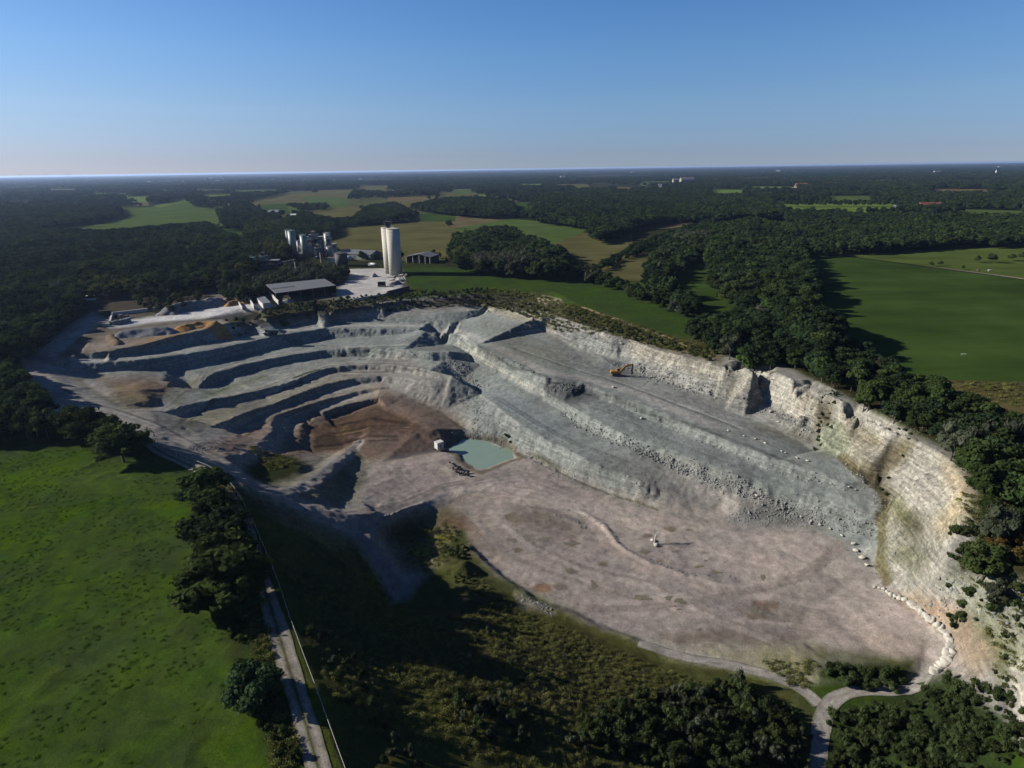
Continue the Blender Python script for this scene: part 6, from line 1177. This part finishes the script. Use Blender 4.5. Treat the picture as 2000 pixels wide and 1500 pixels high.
for a, b, nm in ((A[0], A[1], 'back_wall'), (A[1], A[2], 'side_wall')):
    d = (b - a); nrm = np.array([-d[1], d[0], 0]) / np.hypot(d[0], d[1]) * 0.15; MB().add([L0(a, 0), L0(b, 0), L0(b + nrm, 0), L0(a + nrm, 0), L0(a), L0(b), L0(b + nrm), L0(a + nrm)], [(0, 1, 5, 4), (1, 2, 6, 5), (2, 3, 7, 6), (3, 0, 4, 7), (4, 5, 6, 7)]).build(nm, M_DK, e)
# --- white box container
q = [P(501.5,581.8,3.4), P(517.4,579,3.4), P(528.5,591,3.4), P(513,592.8,3.4)]; c0 = sum(q) / 4; e = empty('site_container', (c0[0], c0[1], 0), 'white site container beside the open shed', 'container'); poly = [(p[0] - c0[0], p[1] - c0[1]) for p in q][::-1]
MB().prism(poly, 0, 3.3).build('wall', M_CONC2, e); MB().prism([(x * 1.03, y * 1.03) for x, y in poly], 3.3, 3.5).build('roof', M_ROOF2, e)
# --- green warehouse
def gabled(name, fl, ang, L, W, he, hr, wmat, rmat, label, cat='shed', doors=0, ribs=0, group=None, windows=0):
    "fl = front left corner; long side L along local x, depth W along local y; ridge along x"
    e = empty(name, (fl[0], fl[1], fl[2] if len(fl) > 2 else 0), label, cat, group, ang)
    MB().extr([(0.15, -0.1), (W - 0.15, -0.1), (W - 0.15, he), (W / 2, hr - 0.15), (0.15, he)], 0.1, L - 0.1, 0).build('wall', wmat, e); t = 0.25
    for s in (0, 1):
        y0, y1 = (-0.4, W / 2) if s == 0 else (W + 0.4, W / 2); zl = he - 0.4 * (hr - he) / (W / 2)
        r = MB().add([(-0.3, y0, zl), (L + 0.3, y0, zl), (L + 0.3, y1, hr), (-0.3, y1, hr), (-0.3, y0, zl + t), (L + 0.3, y0, zl + t), (L + 0.3, y1, hr + t), (-0.3, y1, hr + t)], [(0, 1, 2, 3), (7, 6, 5, 4), (0, 4, 5, 1), (1, 5, 6, 2), (2, 6, 7, 3), (3, 7, 4, 0)]).build('roof', rmat, e)
        for k in range(ribs): x = (k + 0.5) * L / ribs; MB().tube([(x, y0, zl + t), (x, y1, hr + t)], 0.11, 4).build('roof_rib', M_ROOF2, r)
    for k in range(doors): MB().box((k + 0.5) * L / doors - 1.8, (k + 0.5) * L / doors + 1.8, 0.02, 0.14, 0, min(4, he - 0.5)).build('door', M_DK, e)
    for k in range(windows): MB().box((k + 0.5) * L / windows - 0.6, (k + 0.5) * L / windows + 0.6, 0.08, 0.16, he * 0.35, he * 0.75).build('window', M_GLS, e)
    return e
fr = P(724,509); fl = P(661,505); ang = math.atan2(fr[1] - fl[1], fr[0] - fl[0]); Lw = np.hypot(*(fr - fl)[:2])
gabled('green_warehouse', fl, ang, Lw, 19, 5.4, 8.6, M_GWALL, M_ROOF, 'green walled warehouse with grey ribbed roof left of the silos', 'warehouse', 3, 11)
# --- open barn right of the silos
F = P(840,515); Lp = P(794,513.5); ang = math.atan2(F[1] - Lp[1], F[0] - Lp[0]); W_ = np.hypot(*(F - Lp)[:2]); e = empty('open_barn', F, 'open barn with posts and grey roof right of the silos', 'barn', None, ang)
he, hr, D = 6.0, 8.6, 22
for x0, x1 in ((-W_ - 0.5, -W_ * 0.45), (0.6, -W_ * 0.45)):
    z0, z1 = he - 0.1, hr; V = [(x0, -0.6, z0), (x0, D, z0), (x1, D, z1), (x1, -0.6, z1)]; V += [(a, b, c + 0.25) for a, b, c in V]; MB().add(V, [(0, 1, 2, 3), (7, 6, 5, 4), (0, 4, 5, 1), (1, 5, 6, 2), (2, 6, 7, 3), (3, 7, 4, 0)]).build('roof', M_ROOF, e)
for x in (-W_, -W_ * 0.72, -W_ * 0.45, -W_ * 0.2, 0):
    MB().cyl((x, 0, -0.2), (x, 0, he + (hr - he) * (1 - abs(x + W_ * .45) / (W_ * .55)) - 0.15), 0.3, n=6).build('post', M_CONC2, e)
MB().box(-W_, 0, D - 0.4, D - 0.2, 0, he).build('back_wall', M_DK, e); MB().box(-0.25, -0.05, 2, D, 0, 5.6).build('side_wall', M_GWALL, e); MB().box(-W_ + .05, -W_ + .25, 1, D, 0, 5.6).build('side_wall', M_DK, e); MB().extr([(-W_ * .95, 0), (-W_ * .5, 0), (-W_ * .55, 3.2), (-W_ * .8, 4)], 8, D - 2, 1).build('straw_stack', M_BRN, e)
# --- process tower cluster
def psilo(pxl, pxr, ytop, ybase, mat, label, cone=0.0, legs=False, n=20, group='process silos of the plant'):
    b = P((pxl + pxr) / 2, ybase); r = (pxr - pxl) / 2 / pxm(*b); h = zat((pxl + pxr) / 2, ytop, b); e = empty('process_silo', b, label, 'silo', group); z0 = cone
    MB().lathe([(r * 0.2, z0 * 0.4), (r, z0), (r, h)] if cone else [(r, -0.2), (r, h)], n).build('shell', mat, e, True); MB().lathe([(0, h + r * 0.3), (r * 1.05, h), (r * 1.05, h - 0.3)], n).build('roof', mat, e)
    MB().tube([(-r * 1.05, -r * 0.5, 0), (-r * 1.05, -r * 0.5, h + 1.2), (-r * 0.2, -r * .2, h + 1.6)], 0.16, 5).build('pipe', M_GSILO, e); m = MB()
    for k in range(12): a = k * math.pi / 6; m.cyl((math.cos(a) * r, math.sin(a) * r, h), (math.cos(a) * r, math.sin(a) * r, h + 1.1), 0.05, n=4); m.cyl((math.cos(a) * r, math.sin(a) * r, h + 1.1), (math.cos(a + .52) * r, math.sin(a + .52) * r, h + 1.1), 0.05, n=4)
    m.build('railing', M_STEEL, e)
    if cone:
        for k in range(4): a = k * math.pi / 2 + 0.7; MB().cyl((math.cos(a) * r * .9, math.sin(a) * r * .9, -0.2), (math.cos(a) * r * .9, math.sin(a) * r * .9, z0 + 1), 0.22, n=5).build('leg', M_STEEL, e)
    return e
psilo(561.5, 566.5, 449, 485, M_TSILO, 'thin pale pipe silo at the left end of the plant'); psilo(567, 581, 450, 495, M_TSILO, 'tall teal silo beside the thin pipe silo'); psilo(590.5, 603, 459, 502, M_TSILO, 'tall teal silo in the middle of the plant'); psilo(597, 612, 479, 501, M_TSILO, 'squat teal tank before the middle silo'); psilo(637, 650, 455, 500, M_GSILO, 'grey silo with bright left rim at the right of the plant', 9); psilo(639, 651, 482, 506, M_GSILO, 'grey hopper silo with cone under the right silo', 7); psilo(493, 503, 502, 528, M_TSILO, 'small teal silo at the far left of the plant', 6); psilo(624, 631, 468, 498, M_GSILO, 'slim grey silo between brown tower and right silo'); psilo(656, 680, 494, 519, M_DK, 'broad black tank at the right end of the plant', group=None)
def tower(pxl, pxr, ytop, ybase, dep, mats, label, floors=4, top=True):
    b = P((pxl + pxr) / 2, ybase); s = 1 / pxm(*b); w = (pxr - pxl) * s / 2; h = zat((pxl + pxr) / 2, ytop, b); e = empty('process_tower', b, label, 'tower', 'process towers of the plant')
    for x in (-w, 0, w):
        for y in (0, dep): MB().box(x - .18, x + .18, y - .18, y + .18, -0.2, h).build('column', M_STEEL, e)
    for k in range(1, floors + 1):
        z = k * h / floors; MB().box(-w - .6, w + .6, -.6, dep + .6, z - .25, z).build('deck', M_GSILO, e); mt = mats[k % len(mats)]; a = rb.uniform(0.3, 0.8); MB().box(-w * a, w * rb.uniform(.5, .95), .3, dep - .3, z - h / floors + .05, z - .6 - rb.uniform(0, .8)).build('machine_housing', mt, e)
        for x in (-w - .5, w + .5): MB().box(x - .05, x + .05, -.5, dep + .5, z + .95, z + 1.05).build('handrail', M_STEEL, e)
    if top: MB().box(-w * .5, w * .5, .5, dep - .5, h, h + 3.2).build('lift_head', mats[0], e); MB().cyl((w * .7, 1, h), (w * .7, 1, h + 2.6), .25, n=6).build('vent_pipe', M_GSILO, e)
    for k in range(floors): z0, z1 = k * h / floors, (k + 1) * h / floors; MB().tube([(-w, -.2, z0), (w, -.2, z1)], .1, 4).build('brace', M_STEEL, e)
    return e
tower(608, 621, 458, 500, 8, [M_BRN, M_DK, M_GSILO], 'brownish process tower with lift head in the plant middle', 5); tower(623, 637, 462, 498, 7, [M_DK, M_GSILO], 'dark process tower left of the grey silo', 5, False); tower(637, 648, 466, 503, 7, [M_GSILO, M_DK], 'grey steel tower carrying the right silo', 5); tower(510, 521, 500, 526, 6, [M_DK, M_TSILO], 'dark loading tower at the left of the plant', 3); tower(528, 544, 508, 523, 6, [M_DK, M_DK], 'low dark crusher tower with pale top', 2, False)
tower(650, 657, 476, 505, 6, [M_BRN, M_GSILO], 'slender brownish tower right of the grey silo', 4, False); tower(600, 608, 468, 498, 5, [M_GSILO, M_BRN], 'light grey stair tower behind the squat teal tank', 5); tower(616, 626, 484, 507, 6, [M_BRN, M_DK, M_GSILO], 'low cluttered brown machine tower in the plant middle', 4); psilo(582, 588, 470, 497, M_GSILO, 'slim grey pipe silo between the two tall teal silos')
def conveyor(a, b, za, zb, label):
    A_, B_ = P(*a), P(*b); A_[2] = za; B_[2] = zb; e = empty('conveyor', (A_[0], A_[1], 0), label, 'conveyor', 'conveyors of the plant'); d = Vector(B_ - np.array([A_[0], A_[1], 0])); s = Vector((0, 0, za)); n = Vector((-d.y, d.x, 0)).normalized()
    V = [s + n * .7, s - n * .7, d - n * .7, d + n * .7]; u = Vector((0, 0, .35)); MB().add(V + [v + u for v in V], [(3, 2, 1, 0), (4, 5, 6, 7), (0, 1, 5, 4), (1, 2, 6, 5), (2, 3, 7, 6), (3, 0, 4, 7)]).build('belt', M_GSILO, e)
    for sg in (-1, 1): MB().tube([s + n * .75 * sg + u, d + n * .75 * sg + u], .12, 4).build('side_rail', M_STEEL, e)
    for t in (0.3, 0.6, 0.9): q = s.lerp(d, t); MB().cyl((q.x, q.y, -0.2), q, .2, n=5).build('support', M_STEEL, e)
conveyor((516,520), (548,519), 12, 2, 'sloping conveyor from the left loading tower'); conveyor((545,520), (578,517), 3, 5, 'flat conveyor running towards the plant middle'); conveyor((584,497), (592,500), 10, 7, 'short conveyor between the teal silos'); conveyor((613,499), (627,502), 12, 5, 'sloping conveyor below the brownish tower')
for px, yt, yb, lab in [(579,512,541,'white mast standing among the willows'),(627,493,513,'pale standpipe before the grey hopper silo')]:
    b = P(px, yb); h = zat(px, yt, b); e = empty('mast', b, lab, 'mast'); MB().cyl((0, 0, -0.2), (0, 0, h), .5, .4, 8).build('pole', M_CONC2, e); MB().cyl((-.8, 0, h - .5), (.8, 0, h - .5), .2, n=6).build('crossbar', M_GSILO, e)
gabled('plant_shed', P(582,503), 0.05, 12, 9, 3.5, 5, M_BRN, M_ROOF, 'low brown shed at the foot of the teal silos'); gabled('plant_shed', P(640,513), 0.0, 9, 7, 4, 5, M_CONC2, M_DK, 'small pale shed left of the black tank')
# white round tank and tanker lorry
b = P(681.5,509); e = empty('white_tank', b, 'white round ended tank beside the black tank', 'tank', None, 0.15); MB().lathe([(0.0, -3.2), (1.6, -2.8), (2.4, -2.0), (2.4, 2.0), (1.6, 2.8), (0, 3.2)], 18).build('vessel', M_WHITE, e, True).rotation_euler = (0, math.pi / 2, 0); e.children[0].location = (0, 0, 2.5)
for x in (-1.5, 1.5): MB().box(x - .3, x + .3, -1.6, 1.6, -.1, 1.2).build('saddle', M_STEEL, e)
b = P(728,520.5); e = empty('tanker_lorry', b, 'white tanker lorry parked on the yard left of the silos', 'lorry', None, math.radians(155))
for x in (3.2, -1.6, -3.0):
    for s in (-1, 1): wheel(e, x, s * 1.0, 0.5, 0.35)
tk = MB().lathe([(0, -4.2), (0.9, -4.0), (1.25, -3.5), (1.25, 1.6), (0.9, 2.0), (0, 2.1)], 16).build('tank', M_WHITE, e, True); tk.rotation_euler = (0, math.pi / 2, 0); tk.location = (0, 0, 2.2)
MB().box(-4.3, 4.2, -0.6, 0.6, 0.6, 1.0).build('chassis', M_BLK, e); cb = MB().extr([(2.4, 0.7), (4.5, 0.7), (4.5, 1.9), (4.2, 3.1), (2.4, 3.1)], -1.2, 1.2, 1).build('cab', M_WHITE, e); MB().extr([(3.2, 1.9), (4.53, 1.95), (4.28, 2.8), (3.2, 2.8)], -1.23, 1.23, 1).build('window', M_GLS, cb)
b = P(691,506); e = empty('parked_van', b, 'small white vehicle before the green warehouse', 'van', None, 0.1)
for x in (1.4, -1.4):
    for s in (-1, 1): wheel(e, x, s * .8, .35, .25)
vb = MB().extr([(-2.3, .4), (2.3, .4), (2.3, 1.1), (1.5, 1.9), (-2.3, 2.0)], -.9, .9, 1).build('body', M_WHITE, e); MB().extr([(.6, 1.15), (2.0, 1.15), (1.45, 1.75), (.6, 1.75)], -.92, .92, 1).build('window', M_GLS, vb)
# small open bin left of the silos
b = P(746,559); e = empty('loading_bin', b, 'dark open loading bin with pale yellow front by the silos', 'bin', None, 0.15); MB().box(-3, 3, 0, .3, 0, 3.6).build('back_wall', M_DK, e); MB().box(-3, -2.7, -3, 0, 0, 3).build('side_wall', M_DK, e); MB().box(2.7, 3, -3, 0, 0, 3).build('side_wall', M_DK, e); MB().box(-2.6, 2.6, -3.2, -2.9, 0, 1.1).build('front_board', M_YELB, e)
# sheds behind, entrance building
gabled('weigh_hut', P(158,596), 0.2, 9, 6, 3, 3.6, M_DK, M_ROOF2, 'low hut with pale roof at the yard entrance', 'hut'); gabled('weigh_hut', P(163,588), 0.2, 8, 3, 3.4, 3.7, M_DK, M_CONC2, 'narrow pale canopy behind the entrance hut', 'hut')
b = P(195,578); e = empty('mast', b, 'thin pale post at the yard entrance', 'mast'); MB().cyl((0, 0, 0), (0, 0, 9), .2, n=6).build('pole', M_GSILO, e); MB().box(-.5, .5, -.1, .1, 8, 8.6).build('lamp', M_CONC2, e)
# blue cabin on the meadow
b = P(1319.5, 605.5); e = empty('blue_cabin', b, 'small blue and white cabin at the edge of the narrow meadow', 'cabin', None, 0.3); MB().box(-.9, .9, -.9, .9, 0, 2.4).build('wall', M_BLUE, e); MB().box(-1, 1, -1, 1, 2.4, 2.6).build('roof', M_WHITE, e); MB().box(-.95, -.91, -.5, .5, .1, 2.1).build('door', M_WHITE, e)
# --- houses and farms
gabled('cottage', P(1472,566), -0.35, 9, 7, 3.5, 9.0, M_BRICK, M_RED, 'cottage with red tiled roof hidden in the long wood', 'house', 1, 0, None, 3)
gabled('farmhouse', P(1172,461), 0.9, 12, 11, 4, 10, M_CONC2, M_ROOF, 'farmhouse with pale gable at the edge of the far wood', 'house', 1, 0, None, 3); gabled('farm_shed', P(1155,461), 0.1, 14, 7, 2.5, 4, M_BRICK, M_ROOF, 'low shed left of the pale gabled farmhouse')
gabled('red_barn', P(1802,411), 0.12, 44, 22, 5, 14, M_BRICK, M_RED, 'big barn with bright red roof beyond the far right wood', 'barn'); gabled('grey_barn', P(1752,410), 0.1, 45, 16, 4, 8, M_CONC2, M_ROOF2, 'long grey barn left of the bright red barn', 'barn'); gabled('grey_barn', P(1778,408), 0.5, 18, 14, 4, 9, M_WHITE, M_ROOF, 'small pale gabled barn between grey and red barns', 'barn')
gabled('far_farm', P(1556,367.5), 0.0, 45, 25, 6, 18, M_BRICK, M_RED, 'small orange roof at the far meadow edge', 'barn')
gabled('farm_shed', P(523,419), -0.1, 30, 16, 5, 9, M_DK, M_ROOF2, 'grey roofed barn far left behind the plant', 'barn'); gabled('farm_shed', P(567,424), -0.05, 32, 12, 4, 6, M_CONC2, M_WHITE, 'long white roofed shed behind the plant', 'barn'); gabled('cottage', P(452,441), 0.4, 10, 8, 4, 8, M_WHITE, M_ROOF, 'white house beside the dark round trees far left', 'house', 0, 0, None, 2); gabled('cottage', P(498,440), 0.2, 12, 9, 4, 7, M_BRICK, M_ROOF2, 'house with grey roof behind the green field edge', 'house'); gabled('cottage', P(930,417), 0.3, 16, 10, 5, 10, M_WHITE, M_RED, 'house half hidden by trees beyond the brown strip field', 'house', 0, 0, None, 3); gabled('cottage', P(995,421), 0.2, 14, 10, 4, 8, M_WHITE, M_ROOF, 'pale house right of the trees by the brown strip field', 'house', 0, 0, None, 2)
gabled('estate_house', P(1330,362), 0.05, 62, 30, 26, 36, flat('pale_brick', (0.36, 0.32, 0.25), 0.8), M_ROOF, 'large pale building complex standing out of the far woods', 'building', 0, 0, None, 7); gabled('estate_house', P(1315,361), 0.05, 26, 24, 22, 30, flat('pale_brick_b', (0.33, 0.29, 0.23), 0.8), M_ROOF, 'smaller pale building left of the large far complex', 'building', 0, 0, None, 3)
for i, (px, py, L, h) in enumerate([(240,353,60,14),(262,352,90,12),(286,357,70,10),(330,359,60,14),(342,358,50,12),(352,357,55,16),(366,358,50,12),(385,357,60,12),(398,352,40,26),(408,351,30,34),(412,350,22,30),(420,356,70,16),(434,353,24,44),(437,356,50,14),(455,357,60,14),(470,360,50,14),(500,356,60,14),(530,353,60,14),(560,357,50,12),(590,352,60,14),(618,357,50,12),(645,355,60,16),(680,358,50,12),(700,352,60,14),(735,357,45,10),(300,367,40,10),(265,375,50,10),(560,372,40,9),(712,356,40,10),(1095,349,60,16),(888,356,40,14),(1232,339,60,18),(1285,367,30,14),(1395,355,30,14),(1390,354,40,12),(1515,337,60,20),(1530,353,40,14),(1610,366,35,14),(1625,364,40,14),(1825,339,60,14),(1945,341,24,24),(1950,328,70,14),(520,360,40,12),(410,362,50,12),(372,364,40,10)]):
    d = P(px, py)[1]; sc_ = 1.0 if py > 350 else 1.4; gabled('town_house', P(px, py), rb.uniform(-.4, .4), L * 0.55 * sc_, L * .35, (h + 4) * .6 * sc_, (h + 6) * .8 * sc_, M_CONC2, [M_ROOF, M_RED, M_ROOF2][i % 3], 'pale house of the distant town among the woods' if px < 760 else 'lone pale house in the distant woods', 'house', 0, 0, 'houses of the distant town' if px < 760 else 'lone houses in the distant woods')
for px, h in [(43, 120), (92, 130), (131, 115), (138, 120)]:
    b = P(px, 349.5); e = empty('wind_turbine', (b[0], b[1], 0), 'tiny pale wind turbine on the left horizon', 'wind turbine', 'wind turbines on the left horizon'); MB().cyl((0, 0, 0), (0, 0, h), 3.2, 2, 8).build('tower', M_WHITE, e)
    for k in range(3): a = k * 2.094 + px; MB().cyl((0, -3, h), (math.cos(a) * 50, -3, h + math.sin(a) * 50), 2, .6, 6).build('blade', M_WHITE, e)
# feeding trough and grazing animals
b = P(1882, 693); e = empty('feed_trough', b, 'small white trough lying on the big green pasture', 'trough', None, 0.2); MB().extr([(-1.2, .2), (1.2, .2), (1.3, .5), (-1.3, .5)], -.25, .25, 1).build('basin', M_WHITE, e); MB().box(-1.3, -1.1, -.5, .5, -.1, .25).build('foot', M_STEEL, e); MB().box(1.1, 1.3, -.5, .5, -.1, .25).build('foot', M_STEEL, e)
def cow(px, py, mat, label, rz):
    o = MB(); o.lathe([(0.05, -1.0), (0.33, -.85), (0.40, -.2), (0.42, .4), (0.34, .8), (0.2, 1.0)], 10); o.v = [(z, x, 1.0 + y) for x, y, z in o.v]; o.cyl((.95, 0, 1.15), (1.45, 0, .75), .2, .13, 8); o.cyl((1.4, 0, .8), (1.65, 0, .35), .15, .09, 8)
    for x in (-.75, .7):
        for s in (-.22, .22): o.cyl((x, s, .8), (x + .03, s, 0), .12, .07, 6)
    o.cyl((-1.0, 0, 1.15), (-1.1, 0, .4), .05, .04, 5); ob = o.build('grazing_animal', mat); p = P(px, py); ob.location = p; ob.rotation_euler = (0, 0, rz); ob.scale = (1.2, 1.2, 1.2); tag(ob, label, 'animal')
cow(1910, 530, M_BRN, 'brownish grazing animal beside the pale farm track', .2); cow(1932, 530.5, M_WHITE, 'whitish grazing animal beside the pale farm track', -.1)
# ------------------------------------------------------------------ haze over the plain
def haze():
    m = bpy.data.materials.new('haze'); m.use_nodes = True; nt = m.node_tree; nt.nodes.clear()
    v = nt.nodes.new('ShaderNodeVolumePrincipled'); o = nt.nodes.new('ShaderNodeOutputMaterial'); nt.links.new(v.outputs[0], o.inputs['Volume'])
    v.inputs['Color'].default_value = (0.42, 0.58, 0.92, 1); v.inputs['Density'].default_value = HAZE_D; v.inputs['Anisotropy'].default_value = 0.35
    b = MB(); b.box(-46000, 46000, -3500, 46000, -60, 87.5); o = b.build('haze', m); tag(o, 'thin blue haze over the whole plain', 'haze', kind='stuff')
HAZE_D = 3.2e-5
haze()
print('done', round(time.time() - T0, 1))
